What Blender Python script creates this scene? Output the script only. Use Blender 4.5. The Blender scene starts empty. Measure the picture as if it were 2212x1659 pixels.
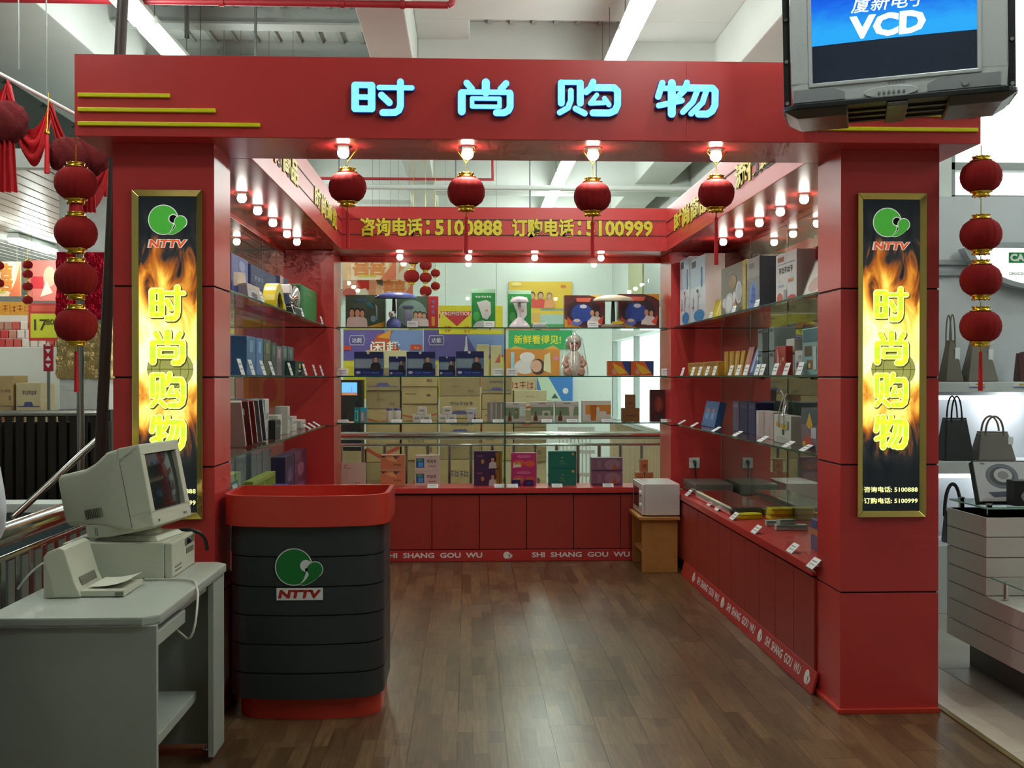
import bpy, bmesh, math, random
from mathutils import Matrix, Vector, Euler

# ------------------------------------------------------------------ camera, world, exposure
sc = bpy.context.scene
COL = sc.collection
cam_data = bpy.data.cameras.new('camera')
cam_data.sensor_width = 36.0
cam_data.lens = 38.24
cam_data.clip_start = 0.05
cam_data.clip_end = 200
cam = bpy.data.objects.new('camera', cam_data)
cam.location = (0.0, 0.0, 1.5)
cam.rotation_euler = (math.radians(90 - 0.3535), 0.0, math.radians(-2.3393))
COL.objects.link(cam)
sc.camera = cam

world = bpy.data.worlds.new('world')
sc.world = world
world.use_nodes = True
world.node_tree.nodes['Background'].inputs['Color'].default_value = (0.93, 0.98, 1.0, 1)
world.node_tree.nodes['Background'].inputs['Strength'].default_value = 3.2

sc.view_settings.view_transform = 'Standard'
sc.view_settings.look = 'None'
sc.view_settings.exposure = 0.0
sc.view_settings.gamma = 1.0
sc.view_settings.use_curve_mapping = False
try:
    sc.cycles.use_denoising = True
    sc.cycles.max_bounces = 6
    sc.cycles.diffuse_bounces = 3
    sc.cycles.glossy_bounces = 3
    sc.cycles.use_adaptive_sampling = True
    sc.cycles.adaptive_threshold = 0.1
    sc.cycles.adaptive_min_samples = 8
    sc.cycles.transparent_max_bounces = 24
    sc.cycles.sample_clamp_indirect = 8.0
    sc.cycles.caustics_reflective = False
    sc.cycles.caustics_refractive = False
except Exception:
    pass

TUBE_STRENGTH = 4.0       # glow of the fluorescent tubes as seen
TUBE_WATT = 24.5          # light of one twin tube luminaire
BULB_STRENGTH = 30.0      # glow of the small bulbs as seen
BULB_WATT = 6.0           # light of one small reflector bulb (a wide downward cone)
SIGN_STRENGTH = 2.0       # backlit signs
random.seed(7)
PI = math.pi

# ------------------------------------------------------------------ materials
def lin(c):
    c = c / 255.0
    return c / 12.92 if c <= 0.04045 else ((c + 0.055) / 1.055) ** 2.4

def rgb(c):
    return (lin(c[0]), lin(c[1]), lin(c[2]), 1.0)

MATS = {}
def mat(name, c, rough=0.5, metal=0.0, emit=0.0, var=0.0, vscale=8.0, bump=0.0, bscale=60.0, coat=0.0, trans=0.0):
    if name in MATS:
        return MATS[name]
    m = bpy.data.materials.new(name)
    m.use_nodes = True
    nt = m.node_tree
    b = nt.nodes['Principled BSDF']
    b.inputs['Base Color'].default_value = rgb(c)
    b.inputs['Roughness'].default_value = rough
    b.inputs['Metallic'].default_value = metal
    if coat:
        b.inputs['Coat Weight'].default_value = coat
        b.inputs['Coat Roughness'].default_value = 0.12
    if emit:
        b.inputs['Emission Color'].default_value = rgb(c)
        b.inputs['Emission Strength'].default_value = emit
        m.cycles.emission_sampling = 'NONE'     # the light itself comes from the lamp objects
    if var:
        tc = nt.nodes.new('ShaderNodeTexCoord')
        n = nt.nodes.new('ShaderNodeTexNoise')
        n.inputs['Scale'].default_value = vscale
        n.inputs['Detail'].default_value = 5
        r = nt.nodes.new('ShaderNodeMapRange')
        r.inputs['From Min'].default_value = 0.3
        r.inputs['From Max'].default_value = 0.7
        r.inputs['To Min'].default_value = 1 - var
        r.inputs['To Max'].default_value = 1 + var
        h = nt.nodes.new('ShaderNodeHueSaturation')
        h.inputs['Color'].default_value = rgb(c)
        nt.links.new(tc.outputs['Object'], n.inputs['Vector'])
        nt.links.new(n.outputs['Fac'], r.inputs['Value'])
        nt.links.new(r.outputs['Result'], h.inputs['Value'])
        nt.links.new(h.outputs['Color'], b.inputs['Base Color'])
    if bump:
        n2 = nt.nodes.new('ShaderNodeTexNoise')
        n2.inputs['Scale'].default_value = bscale
        n2.inputs['Detail'].default_value = 3
        bp = nt.nodes.new('ShaderNodeBump')
        bp.inputs['Strength'].default_value = bump
        bp.inputs['Distance'].default_value = 0.01
        nt.links.new(n2.outputs['Fac'], bp.inputs['Height'])
        nt.links.new(bp.outputs['Normal'], b.inputs['Normal'])
    MATS[name] = m
    return m

def pc(*c):
    """plain printed colour"""
    return mat('print_%d_%d_%d' % c, c, 0.45)

def glass_mat(name, tint, refl=1.0, rough=0.0):
    m = bpy.data.materials.new(name)
    m.use_nodes = True
    nt = m.node_tree
    nt.nodes.clear()
    out = nt.nodes.new('ShaderNodeOutputMaterial')
    mix = nt.nodes.new('ShaderNodeMixShader')
    tr = nt.nodes.new('ShaderNodeBsdfTransparent')
    tr.inputs['Color'].default_value = tint
    gl = nt.nodes.new('ShaderNodeBsdfGlossy')
    gl.inputs['Roughness'].default_value = rough
    gl.inputs['Color'].default_value = (1, 1, 1, 1)
    fr = nt.nodes.new('ShaderNodeFresnel')
    fr.inputs['IOR'].default_value = 1.5
    mu = nt.nodes.new('ShaderNodeMath')
    mu.operation = 'MULTIPLY'
    mu.inputs[1].default_value = refl
    mu.use_clamp = True
    geo = nt.nodes.new('ShaderNodeNewGeometry')
    inv = nt.nodes.new('ShaderNodeMath')
    inv.operation = 'MULTIPLY_ADD'
    inv.inputs[1].default_value = -refl
    inv.inputs[2].default_value = refl
    nt.links.new(geo.outputs['Backfacing'], inv.inputs[0])      # a thin sheet reflects once, on its outer face
    nt.links.new(inv.outputs[0], mu.inputs[1])
    nt.links.new(fr.outputs[0], mu.inputs[0])
    nt.links.new(mu.outputs[0], mix.inputs[0])
    nt.links.new(tr.outputs[0], mix.inputs[1])
    nt.links.new(gl.outputs[0], mix.inputs[2])
    nt.links.new(mix.outputs[0], out.inputs[0])
    return m

RED = mat('red_laminate', (206, 60, 59), 0.30, var=0.04, vscale=2.0)
RED2 = mat('red_laminate_bright', (204, 60, 46), 0.34)
REDDK = mat('red_panel', (168, 56, 48), 0.42, var=0.05, vscale=3.0)
JOINT = mat('dark_joint', (28, 20, 18), 0.7)
BLACKBODY = mat('charcoal_laminate', (48, 54, 56), 0.42, var=0.04, vscale=4)
WHITE = mat('white_paint', (226, 230, 224), 0.6, var=0.04, vscale=3)
WHITEP = mat('white_print', (238, 238, 234), 0.45)
CARD = mat('price_card', (232, 236, 236), 0.4)
GOLD = mat('polished_gold', (238, 206, 120), 0.16, metal=1.0)
GOLDTRIM = mat('gold_foil', (224, 180, 60), 0.25, metal=1.0)
STEEL = mat('stainless_steel', (196, 194, 186), 0.16, metal=1.0)
CHROME = mat('chrome', (215, 215, 215), 0.08, metal=1.0)
VELVET = mat('red_velvet', (150, 12, 14), 0.95, var=0.08, vscale=30, bump=0.15, bscale=220)
SILKRED = mat('red_silk', (214, 22, 34), 0.6)
YELLOWBAR = mat('yellow_acrylic', (236, 228, 28), 0.3)
YELLOWTXT = mat('yellow_lettering', (226, 208, 50), 0.4)
DARKOUT = mat('dark_outline', (52, 46, 40), 0.6)
BEIGE = mat('beige_plastic', (206, 206, 186), 0.5, bump=0.05, bscale=500)
BEIGEDK = mat('beige_plastic_recess', (120, 120, 104), 0.6)
DESKGREY = mat('desk_grey_laminate', (180, 186, 176), 0.4)
DESKEDGE = mat('desk_edge_band', (168, 164, 166), 0.35)
BLACK = mat('black_plastic', (22, 22, 24), 0.4)
CARTON = mat('carton_board', (184, 156, 108), 0.8, var=0.08, vscale=5)
CARTON2 = mat('carton_board_pale', (206, 190, 150), 0.8, var=0.06, vscale=5)
CARTON3 = mat('carton_board_dull', (160, 136, 96), 0.8, var=0.08, vscale=5)
GLASSEDGE = mat('green_glass_edge', (30, 92, 74), 0.15)
GLASS = glass_mat('clear_glass', (0.93, 0.975, 0.95, 1))
GLASSR = glass_mat('reflective_glass', (0.86, 0.93, 0.90, 1), 2.2)
FILM = glass_mat('clear_plastic_film', (0.93, 0.94, 0.93, 1), 2.5, 0.12)

# ------------------------------------------------------------------ mesh helpers
TEXTS = {}
def text_geo(s, bold=0.0):
    """flat lettering outline with a cap height of about 0.73 of its size"""
    k = (s, bold)
    if k not in TEXTS:
        cu = bpy.data.curves.new('lettering', 'FONT')
        cu.body = s
        cu.size = 1.0
        cu.offset = bold
        cu.resolution_u = 2
        ob = bpy.data.objects.new('lettering', cu)
        me = bpy.data.meshes.new_from_object(ob)
        v = [(p.co.x, p.co.y) for p in me.vertices]
        f = [tuple(p.vertices) for p in me.polygons]
        bpy.data.objects.remove(ob)
        bpy.data.meshes.remove(me)
        bpy.data.curves.remove(cu)
        TEXTS[k] = (v, f)
    return TEXTS[k]

class MB:
    def __init__(self):
        self.v, self.f, self.m, self.s, self.mats = [], [], [], [], []
    def mi(self, m):
        if m not in self.mats:
            self.mats.append(m)
        return self.mats.index(m)
    def add(self, vs, fs, m, smooth=False):
        o = len(self.v)
        self.v += [tuple(p) for p in vs]
        k = self.mi(m)
        for f in fs:
            self.f.append(tuple(i + o for i in f))
            self.m.append(k)
            self.s.append(smooth)
        return o
    def xf(self, start, mtx):
        for i in range(start, len(self.v)):
            self.v[i] = tuple(mtx @ Vector(self.v[i]))
    def box(self, x0, x1, y0, y1, z0, z1, m):
        vs = [(x0, y0, z0), (x1, y0, z0), (x1, y1, z0), (x0, y1, z0), (x0, y0, z1), (x1, y0, z1), (x1, y1, z1), (x0, y1, z1)]
        fs = [(0, 3, 2, 1), (4, 5, 6, 7), (0, 1, 5, 4), (1, 2, 6, 5), (2, 3, 7, 6), (3, 0, 4, 7)]
        return self.add(vs, fs, m)
    def hexa(self, bottom, top, m):
        """eight corners: four below, four above, each counter-clockwise from above"""
        vs = list(bottom) + list(top)
        fs = [(0, 3, 2, 1), (4, 5, 6, 7), (0, 1, 5, 4), (1, 2, 6, 5), (2, 3, 7, 6), (3, 0, 4, 7)]
        return self.add(vs, fs, m)
    def prism(self, poly, a0, a1, m, axis='z', smooth=False):
        n = len(poly)
        def pt(p, a):
            return (p[0], p[1], a) if axis == 'z' else ((p[0], a, p[1]) if axis == 'y' else (a, p[0], p[1]))
        lo, hi = [pt(p, a0) for p in poly], [pt(p, a1) for p in poly]
        o = self.add(lo + hi, [tuple(range(n))[::-1], tuple(range(n, 2 * n))], m)
        if smooth:                       # own ring of vertices, so the caps stay flat
            o = len(self.v)
            self.v += lo + hi
        k = self.mi(m)
        for i in range(n):
            j = (i + 1) % n
            self.f.append((o + i, o + j, o + n + j, o + n + i)); self.m.append(k); self.s.append(smooth)
        return o
    def tube(self, pts, r, m, n=8, closed=False):
        pts = [Vector(p) for p in pts]
        rs = r if isinstance(r, (list, tuple)) else [r] * len(pts)
        vs, fs = [], []
        prev = None
        for i, p in enumerate(pts):
            if i == 0: d = pts[1] - pts[0]
            elif i == len(pts) - 1: d = pts[-1] - pts[-2]
            else: d = (pts[i + 1] - pts[i]).normalized() + (pts[i] - pts[i - 1]).normalized()
            d.normalize()
            if prev is None:
                a = Vector((0, 0, 1)) if abs(d.z) < 0.9 else Vector((1, 0, 0))
                u = d.cross(a).normalized()
            else:
                u = (prev - d * prev.dot(d)).normalized()
            w = d.cross(u)
            prev = u
            for k in range(n):
                t = 2 * PI * k / n
                vs.append(p + (u * math.cos(t) + w * math.sin(t)) * rs[i])
        for i in range(len(pts) - 1):
            for k in range(n):
                k2 = (k + 1) % n
                fs.append((i * n + k, i * n + k2, (i + 1) * n + k2, (i + 1) * n + k))
        o = self.add(vs, fs, m, True)
        self.add([vs[k] for k in range(n)], [tuple(range(n))[::-1]], m)
        self.add([vs[(len(pts) - 1) * n + k] for k in range(n)], [tuple(range(n))], m)
        return o
    def lathe(self, prof, m, n=16, c=(0, 0, 0), rib=0.0, ribs=12, smooth=True):
        vs, fs = [], []
        for (r, z) in prof:
            for k in range(n):
                t = 2 * PI * k / n
                rr = r * (1 - rib * (0.5 - 0.5 * math.cos(ribs * t)))
                vs.append((c[0] + rr * math.cos(t), c[1] + rr * math.sin(t), c[2] + z))
        for i in range(len(prof) - 1):
            for k in range(n):
                k2 = (k + 1) % n
                fs.append((i * n + k, i * n + k2, (i + 1) * n + k2, (i + 1) * n + k))
        o = self.add(vs, fs, m, smooth)
        if prof[0][0] > 1e-4:
            self.add(vs[:n], [tuple(range(n))[::-1]], m)
        if prof[-1][0] > 1e-4:
            self.add(vs[-n:], [tuple(range(n))], m)
        return o
    def quad(self, x0, y0, x1, y1, z, m):
        return self.add([(x0, y0, z), (x1, y0, z), (x1, y1, z), (x0, y1, z)], [(0, 1, 2, 3)], m)
    def disc(self, x, y, rx, ry, z, m, n=24):
        return self.add([(x + rx * math.cos(2 * PI * k / n), y + ry * math.sin(2 * PI * k / n), z) for k in range(n)], [tuple(range(n))], m)
    def shape(self, pts, z, m):
        return self.add([(p[0], p[1], z) for p in pts], [tuple(range(len(pts)))], m)
    def text(self, s, x, y, h, m, z=0.0, bold=0.02, width=None, shear=0.0, center=True):
        """lettering of cap height h centred on (x, y) in the local XY plane; width squeezes it to fit"""
        v, f = text_geo(s, bold)
        if not v:
            return len(self.v)
        x0, x1 = min(p[0] for p in v), max(p[0] for p in v)
        y0, y1 = min(p[1] for p in v), max(p[1] for p in v)
        k = h / (y1 - y0)
        kx = width / (x1 - x0) if width else k
        ox = (x0 + x1) / 2 if center else x0
        oy = (y0 + y1) / 2
        return self.add([(x + (p[0] - ox) * kx + (p[1] - oy) * k * shear, y + (p[1] - oy) * k, z) for p in v], f, m)
    def slab(self, start, depth):
        """give flat polygons added since face index `start` a thickness towards -z"""
        o = len(self.f)
        for i in range(start, o):
            f = self.f[i]
            n = len(f)
            b = len(self.v)
            for q in f:
                p = self.v[q]
                self.v.append((p[0], p[1], p[2] - depth))
            for j in range(n):
                j2 = (j + 1) % n
                self.f.append((f[j], b + j, b + j2, f[j2])); self.m.append(self.m[i]); self.s.append(False)
    def build(self, name, parent=None, loc=None, rot=None, bevel=0.0, seg=2, world=False, recenter=None):
        me = bpy.data.meshes.new(name)
        off = Vector((0, 0, 0))
        if world and parent is not None:
            off = Vector(parent.location)
        elif parent is None and loc is None and recenter is not False and self.v:
            xs = [p[0] for p in self.v]; ys = [p[1] for p in self.v]; zs = [p[2] for p in self.v]
            off = Vector(((min(xs) + max(xs)) / 2, (min(ys) + max(ys)) / 2, min(zs)))
            loc = tuple(off)
        me.from_pydata([(p[0] - off.x, p[1] - off.y, p[2] - off.z) for p in self.v], [], self.f)
        for m in self.mats:
            me.materials.append(m)
        for i, p in enumerate(me.polygons):
            p.material_index = self.m[i]
            p.use_smooth = self.s[i]
        if bevel > 0:
            bm = bmesh.new()
            bm.from_mesh(me)
            bmesh.ops.remove_doubles(bm, verts=bm.verts, dist=1e-6)
            es = [e for e in bm.edges if len(e.link_faces) == 2 and e.calc_face_angle(0) > 0.6]
            if es:
                bmesh.ops.bevel(bm, geom=es, offset=bevel, segments=seg, affect='EDGES', profile=0.6)
            bm.to_mesh(me)
            bm.free()
        me.update()
        o = bpy.data.objects.new(name, me)
        COL.objects.link(o)
        if parent is not None:
            o.parent = parent
        if loc is not None:
            o.location = loc
        if rot is not None:
            o.rotation_euler = rot
        return o

def tag(o, label, cat, group=None):
    o['label'] = label
    o['category'] = cat
    if group:
        o['group'] = group
    return o

def thing(name, label, cat, loc=(0, 0, 0), rz=0.0, rot=None, group=None):
    o = bpy.data.objects.new(name, None)
    o.empty_display_size = 0.1
    COL.objects.link(o)
    o.location = loc
    o.rotation_euler = rot if rot else (0, 0, rz)
    return tag(o, label, cat, group)

def struct(o):
    o['kind'] = 'structure'
    return o

def share(src, name, parent, loc=(0, 0, 0), rot=(0, 0, 0), scale=None):
    o = bpy.data.objects.new(name, src.data)
    COL.objects.link(o)
    o.parent = parent
    o.location = loc
    o.rotation_euler = rot
    if scale:
        o.scale = scale
    return o

def bxb(name, x0, x1, y0, y1, z0, z1, m, parent=None, bevel=0.003, world=True):
    b = MB()
    b.box(x0, x1, y0, y1, z0, z1, m)
    return b.build(name, parent, bevel=bevel, world=world)

def bez(p0, p1, p2, p3, n=12):
    out = []
    for i in range(n + 1):
        t = i / n
        out.append(tuple((1 - t) ** 3 * p0[k] + 3 * (1 - t) ** 2 * t * p1[k] + 3 * (1 - t) * t * t * p2[k] + t ** 3 * p3[k] for k in range(len(p0))))
    return out

NTH = ('first', 'second', 'third', 'fourth', 'fifth', 'sixth', 'seventh', 'eighth', 'ninth', 'tenth', 'eleventh', 'twelfth', 'thirteenth', 'fourteenth', 'fifteenth', 'sixteenth', 'seventeenth')
FACE = (PI / 2, 0, 0)            # local XY plane stood up to face the entrance (-Y)
FACE_R = (PI / 2, 0, PI / 2)     # facing +X
FACE_L = (PI / 2, 0, -PI / 2)    # facing -X

def lamp_light(parent, loc, watt, colour, radius, cone=None):
    d = bpy.data.lights.new('lamp_light', 'SPOT' if cone else 'POINT')
    if cone:
        d.spot_size = math.radians(cone)
        d.spot_blend = 0.7
    d.energy = watt
    d.color = colour
    d.shadow_soft_size = radius
    d.specular_factor = 0.25
    o = bpy.data.objects.new('lamp_light', d)
    COL.objects.link(o)
    o.parent = parent
    o.location = loc
    return o

# ------------------------------------------------------------------ large structure: hall
TILE = mat('grey_floor_tile', (176, 168, 156), 0.25, var=0.06, vscale=3)
TILE2 = mat('pale_floor_tile', (214, 198, 182), 0.28, var=0.05, vscale=3)
CEILW = mat('ceiling_white', (206, 212, 206), 0.8, var=0.05, vscale=1.2)
CEILG = mat('ceiling_grey_steel', (168, 174, 168), 0.6, var=0.05, vscale=2)
WALLG = mat('hall_wall_paint', (206, 212, 206), 0.7, var=0.04, vscale=1.5)
PIPE = mat('red_sprinkler_pipe', (158, 36, 44), 0.45)
ROD = mat('grey_hanger_rod', (120, 126, 122), 0.5, metal=0.3)
DARKPOLE = mat('dark_brown_steel', (58, 44, 36), 0.5, var=0.1, vscale=6)

b = MB()
b.box(-14, 3.2, -5, 24.2, -0.16, -0.012, TILE)
b.box(3.2, 9.2, -5, 7.5, -0.16, -0.012, TILE)
hall_floor = struct(b.build('floor', recenter=False))

# pale and grey tiles beside the stall, each its own piece
tile_proto = None
def lay_tile(x0, x1, y0, y1, m):
    bb = MB()
    bb.box(x0 + 0.002, x1 - 0.002, y0 + 0.002, y1 - 0.002, -0.014, 0.0, m)
    bb.build('tile', hall_floor, bevel=0.0015, seg=1, world=True)
for j in range(8):
    lay_tile(2.16, 2.435, 2.4 + j * 0.62, 3.02 + j * 0.62, TILE2)
for i in range(4):
    for j in range(8):
        lay_tile(2.435 + i * 0.62, 2.435 + (i + 1) * 0.62, 2.4 + j * 0.62, 3.02 + j * 0.62, TILE)
for i in range(5):
    for j in range(3):
        lay_tile(-1.0 + i * 0.62, -0.38 + i * 0.62, 9.35 + j * 0.62, 9.97 + j * 0.62, TILE)

# stall floor: laminate boards
def plank_material():
    m = bpy.data.materials.new('walnut_laminate')
    m.use_nodes = True
    nt = m.node_tree
    L = nt.links.new
    bs = nt.nodes['Principled BSDF']
    bs.inputs['Roughness'].default_value = 0.30
    tc = nt.nodes.new('ShaderNodeTexCoord')
    oi = nt.nodes.new('ShaderNodeObjectInfo')
    ad = nt.nodes.new('ShaderNodeVectorMath'); ad.operation = 'ADD'
    cx = nt.nodes.new('ShaderNodeCombineXYZ')
    ml = nt.nodes.new('ShaderNodeMath'); ml.operation = 'MULTIPLY'; ml.inputs[1].default_value = 37.0
    L(oi.outputs['Random'], ml.inputs[0]); L(ml.outputs[0], cx.inputs[1])
    L(tc.outputs['Object'], ad.inputs[0]); L(cx.outputs[0], ad.inputs[1])
    mp = nt.nodes.new('ShaderNodeMapping'); mp.inputs['Rotation'].default_value = (0, 0, PI / 2)
    L(ad.outputs[0], mp.inputs['Vector'])
    br = nt.nodes.new('ShaderNodeTexBrick')
    br.inputs['Scale'].default_value = 1.0
    br.inputs['Brick Width'].default_value = 0.36
    br.inputs['Row Height'].default_value = 0.064
    br.inputs['Mortar Size'].default_value = 0.0006
    br.inputs['Mortar Smooth'].default_value = 0.3
    br.inputs['Bias'].default_value = 0.0
    br.inputs['Color1'].default_value = rgb((122, 94, 64))
    br.inputs['Color2'].default_value = rgb((88, 64, 42))
    br.inputs['Mortar'].default_value = rgb((50, 34, 22))
    br.offset = 0.37
    L(mp.outputs[0], br.inputs['Vector'])
    m2 = nt.nodes.new('ShaderNodeMapping'); m2.inputs['Scale'].default_value = (26, 1.6, 26)
    L(ad.outputs[0], m2.inputs['Vector'])
    no = nt.nodes.new('ShaderNodeTexNoise'); no.inputs['Scale'].default_value = 3.0; no.inputs['Detail'].default_value = 7
    L(m2.outputs[0], no.inputs['Vector'])
    mr = nt.nodes.new('ShaderNodeMapRange')
    mr.inputs['From Min'].default_value = 0.3; mr.inputs['From Max'].default_value = 0.7
    mr.inputs['To Min'].default_value = 0.68; mr.inputs['To Max'].default_value = 1.28
    L(no.outputs['Fac'], mr.inputs['Value'])
    hs = nt.nodes.new('ShaderNodeHueSaturation')
    L(br.outputs['Color'], hs.inputs['Color']); L(mr.outputs[0], hs.inputs['Value'])
    L(hs.outputs[0], bs.inputs['Base Color'])
    return m
PLANK = plank_material()
b = MB(); b.box(-1.62, 2.13, 1.7, 8.95, -0.010, -0.004, JOINT)
stall_floor = struct(b.build('floor', recenter=False))
PW, PL = 0.1975, 1.29
mb_ = MB(); mb_.box(0, PW - 0.0008, 0, PL - 0.0008, -0.006, 0.0, PLANK)
plank0 = mb_.build('plank', stall_floor, loc=(-1.62, 1.7, 0))
first = True
for i in range(19):
    y = 1.7 - ((i * 0.47) % 1.0) * PL
    while y < 8.94:
        y0, y1 = max(y, 1.7), min(y + PL, 8.94)
        if y1 - y0 > 0.05:
            x = -1.62 + i * PW
            if first:
                plank0.location = (x, y0, 0); plank0.scale = (1, (y1 - y0) / PL, 1); first = False
            else:
                share(plank0, 'plank', stall_floor, (x, y0, 0), scale=(1, (y1 - y0) / PL, 1))
        y += PL
struct(bxb('trim_1', 2.128, 2.158, 1.7, 8.9, -0.01, 0.006, mat('brass_edge_strip', (150, 130, 84), 0.35, metal=0.7), bevel=0.002))

# ceiling deck with joists and beams
b = MB(); b.box(-14, 3.2, -5, 24.2, 4.72, 4.82, CEILW)
b.box(3.2, 9.2, -5, 7.5, 4.72, 4.82, CEILW)
ceiling = struct(b.build('ceiling', recenter=False))
mb_ = MB(); mb_.box(-0.02, 0.02, -4.5, 4.5, -0.03, 0, CEILG)
rib0 = mb_.build('deck_rib', ceiling, loc=(-4.6, 9.0, 4.72))
for i in range(1, 34):
    share(rib0, 'deck_rib', ceiling, (-4.6 + i * 0.2, 9.0, 4.72))
mb_ = MB(); mb_.box(-2.1, 2.1, 0, 0.05, -0.17, -0.0, CEILG); mb_.box(-2.1, 2.1, -0.07, 0.12, -0.19, -0.17, CEILG)
j0 = mb_.build('joist', ceiling, loc=(-2.7, 7.5, 4.72), bevel=0.002)
for i in range(1, 9):
    share(j0, 'joist', ceiling, (-2.7, 7.5 + i * 1.0, 4.72))
def beam(x0, x1, y0, y1, z0, z1, m=CEILW):
    return bxb('beam', x0, x1, y0, y1, z0, z1, m, ceiling, bevel=0.01)
beam(-0.80, -0.45, -4, 24, 4.12, 4.72)
beam(-4.1, -3.05, -4, 24, 4.15, 4.72)
beam(2.25, 2.72, -4, 24, 4.10, 4.72)
beam(5.8, 6.2, -4, 7.3, 4.10, 4.72)
beam(-0.45, 3.0, 9.85, 10.25, 4.05, 4.72)
beam(-0.45, 3.0, 14.6, 15.0, 4.0, 4.72)
beam(-4.0, -0.8, 15.4, 15.8, 4.0, 4.72)
beam(-0.45, 3.0, 19.2, 19.6, 4.0, 4.72)
beam(-4.0, -0.8, 18.6, 19.0, 3.95, 4.72)
# soffit boarding between the cross beams right of the main beam
beam(-0.45, 2.25, 4.0, 9.3, 4.55, 4.70)
beam(1.35, 2.25, 9.3, 9.85, 4.55, 4.70)
beam(-0.45, 0.02, 9.3, 9.85, 4.55, 4.70)
beam(-0.45, 2.25, 10.25, 14.6, 4.5, 4.70)
beam(-0.45, 2.25, 15.0, 19.2, 4.5, 4.70)
beam(2.72, 5.8, 4.0, 7.3, 4.5, 4.70)

# walls
def wall(name, x0, x1, y0, y1, z0, z1, m=WALLG):
    z0 = -0.1 if z0 == 0 else z0
    return struct(bxb(name, x0, x1, y0, y1, z0, z1, m, bevel=0))
wall('wall_entrance', -14, 9, -5.2, -5.0, 0, 4.72)
wall('wall_left', -14.2, -14, -5, 26, 0, 4.72)
wall('wall_right', 9, 9.2, -5, 7.3, 0, 4.72)
wall('wall_far', -14, 3.2, 24.0, 24.2, 0, 4.72)

# wall behind the neighbouring shop, with a band of tall windows
wall('wall_shop', 2.35, 9.2, 7.3, 7.5, 0, 2.73)
wall('wall_shop', 2.35, 3.30, 7.3, 7.5, 2.73, 4.72)
wall('wall_shop', 3.30, 9.2, 7.3, 7.5, 4.45, 4.72)
FRAMEW = mat('window_frame_grey', (150, 156, 152), 0.5)
def window(name, parts, pane, rows=None):
    t = bpy.data.objects.new(name, None)
    COL.objects.link(t)
    struct(t)
    for p in parts:
        bxb('window_frame', *p, FRAMEW, t, bevel=0.003)
    for p in pane:
        bxb('pane', *p, GLASS, t, bevel=0)
    return t
window('window_1', [(3.30, 9.0, 7.33, 7.42, 2.92, 2.975), (3.30, 3.34, 7.33, 7.42, 2.73, 4.45), (5.1, 5.15, 7.33, 7.42, 2.73, 4.45), (7.0, 7.05, 7.33, 7.42, 2.73, 4.45), (3.30, 9.0, 7.33, 7.42, 2.73, 2.75)],
       [(3.34, 5.1, 7.37, 7.38, 2.975, 4.45), (5.15, 7.0, 7.37, 7.38, 2.975, 4.45), (3.34, 5.1, 7.37, 7.38, 2.75, 2.92), (5.15, 7.0, 7.37, 7.38, 2.75, 2.92)])
# far right side wall with windows
wall('wall_side', 3.0, 3.2, 7.5, 24, 2.25, 4.72)
wall('wall_side', 3.0, 3.2, 7.5, 14.6, 0, 2.25)
wall('wall_side', 3.0, 3.2, 14.6, 24, 0, 0.5)
wall('wall_side', 3.0, 3.2, 22.6, 24, 0.5, 2.25)
window('window_2', [(3.02, 3.12, 14.6, 14.72, 0.5, 2.25), (3.02, 3.12, 16.9, 17.0, 0.5, 2.25), (3.02, 3.12, 19.6, 19.7, 0.5, 2.25), (3.02, 3.12, 22.5, 22.6, 0.5, 2.25)],
       [(3.06, 3.07, 14.72, 16.9, 0.5, 2.25), (3.06, 3.07, 17.0, 19.6, 0.5, 2.25), (3.06, 3.07, 19.7, 22.5, 0.5, 2.25)])

# lower metal slat ceiling of the supermarket hall on the left
SLATW = mat('metal_ceiling_slat', (214, 220, 214), 0.35, metal=0.2)
b = MB(); b.box(-13.9, -2.6, 9.4, 24, 3.32, 3.38, CEILG)
low = struct(b.build('ceiling', recenter=False))
mb_ = MB(); mb_.box(-0.075, 0.075, -7.2, 7.2, -0.02, 0.0, SLATW)
sl0 = mb_.build('slat', low, loc=(-2.7, 16.7, 3.31), bevel=0.004)
for i in range(1, 50):
    share(sl0, 'slat', low, (-2.7 - i * 0.17, 16.7, 3.31))
bxb('edge_trim', -13.9, -2.5, 9.3, 9.42, 3.26, 3.42, WHITE, low)

# ------------------------------------------------------------------ stall: pillars
ZS, ZT = 2.515, 2.86         # soffit height and top of the header
JZ = [0.0, 0.540, 1.110, 1.500, 1.895, ZS]
def pillar(x0, x1, y0, y1, label):
    t = thing('pillar', label, 'pillar', ((x0 + x1) / 2, (y0 + y1) / 2, 0))
    bxb('core', x0 + 0.006, x1 - 0.006, y0 + 0.006, y1 - 0.006, 0.0, ZS - 0.001, JOINT, t, bevel=0)
    for k in range(5):
        z0 = JZ[k] + (0.004 if k else 0.02)
        z1 = JZ[k + 1] - (0.004 if k < 4 else 0.0)
        bxb('panel', x0, x1, y0, y1, z0, z1, RED, t, bevel=0.0015)
    bb = MB()
    bb.box(x0 - 0.014, x1 + 0.006, y0 - 0.014, y1, 0.0, 0.022, RED2)
    bb.build('skirting', t, world=True, bevel=0.003)
    return t
pillar(-1.535, -1.100, 4.78, 5.10, 'red stall pillar on the left, behind the beige computer monitor')
pillar(1.660, 2.105, 4.78, 5.10, 'red stall pillar on the right, beside the white boarded shop counter')

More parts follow.
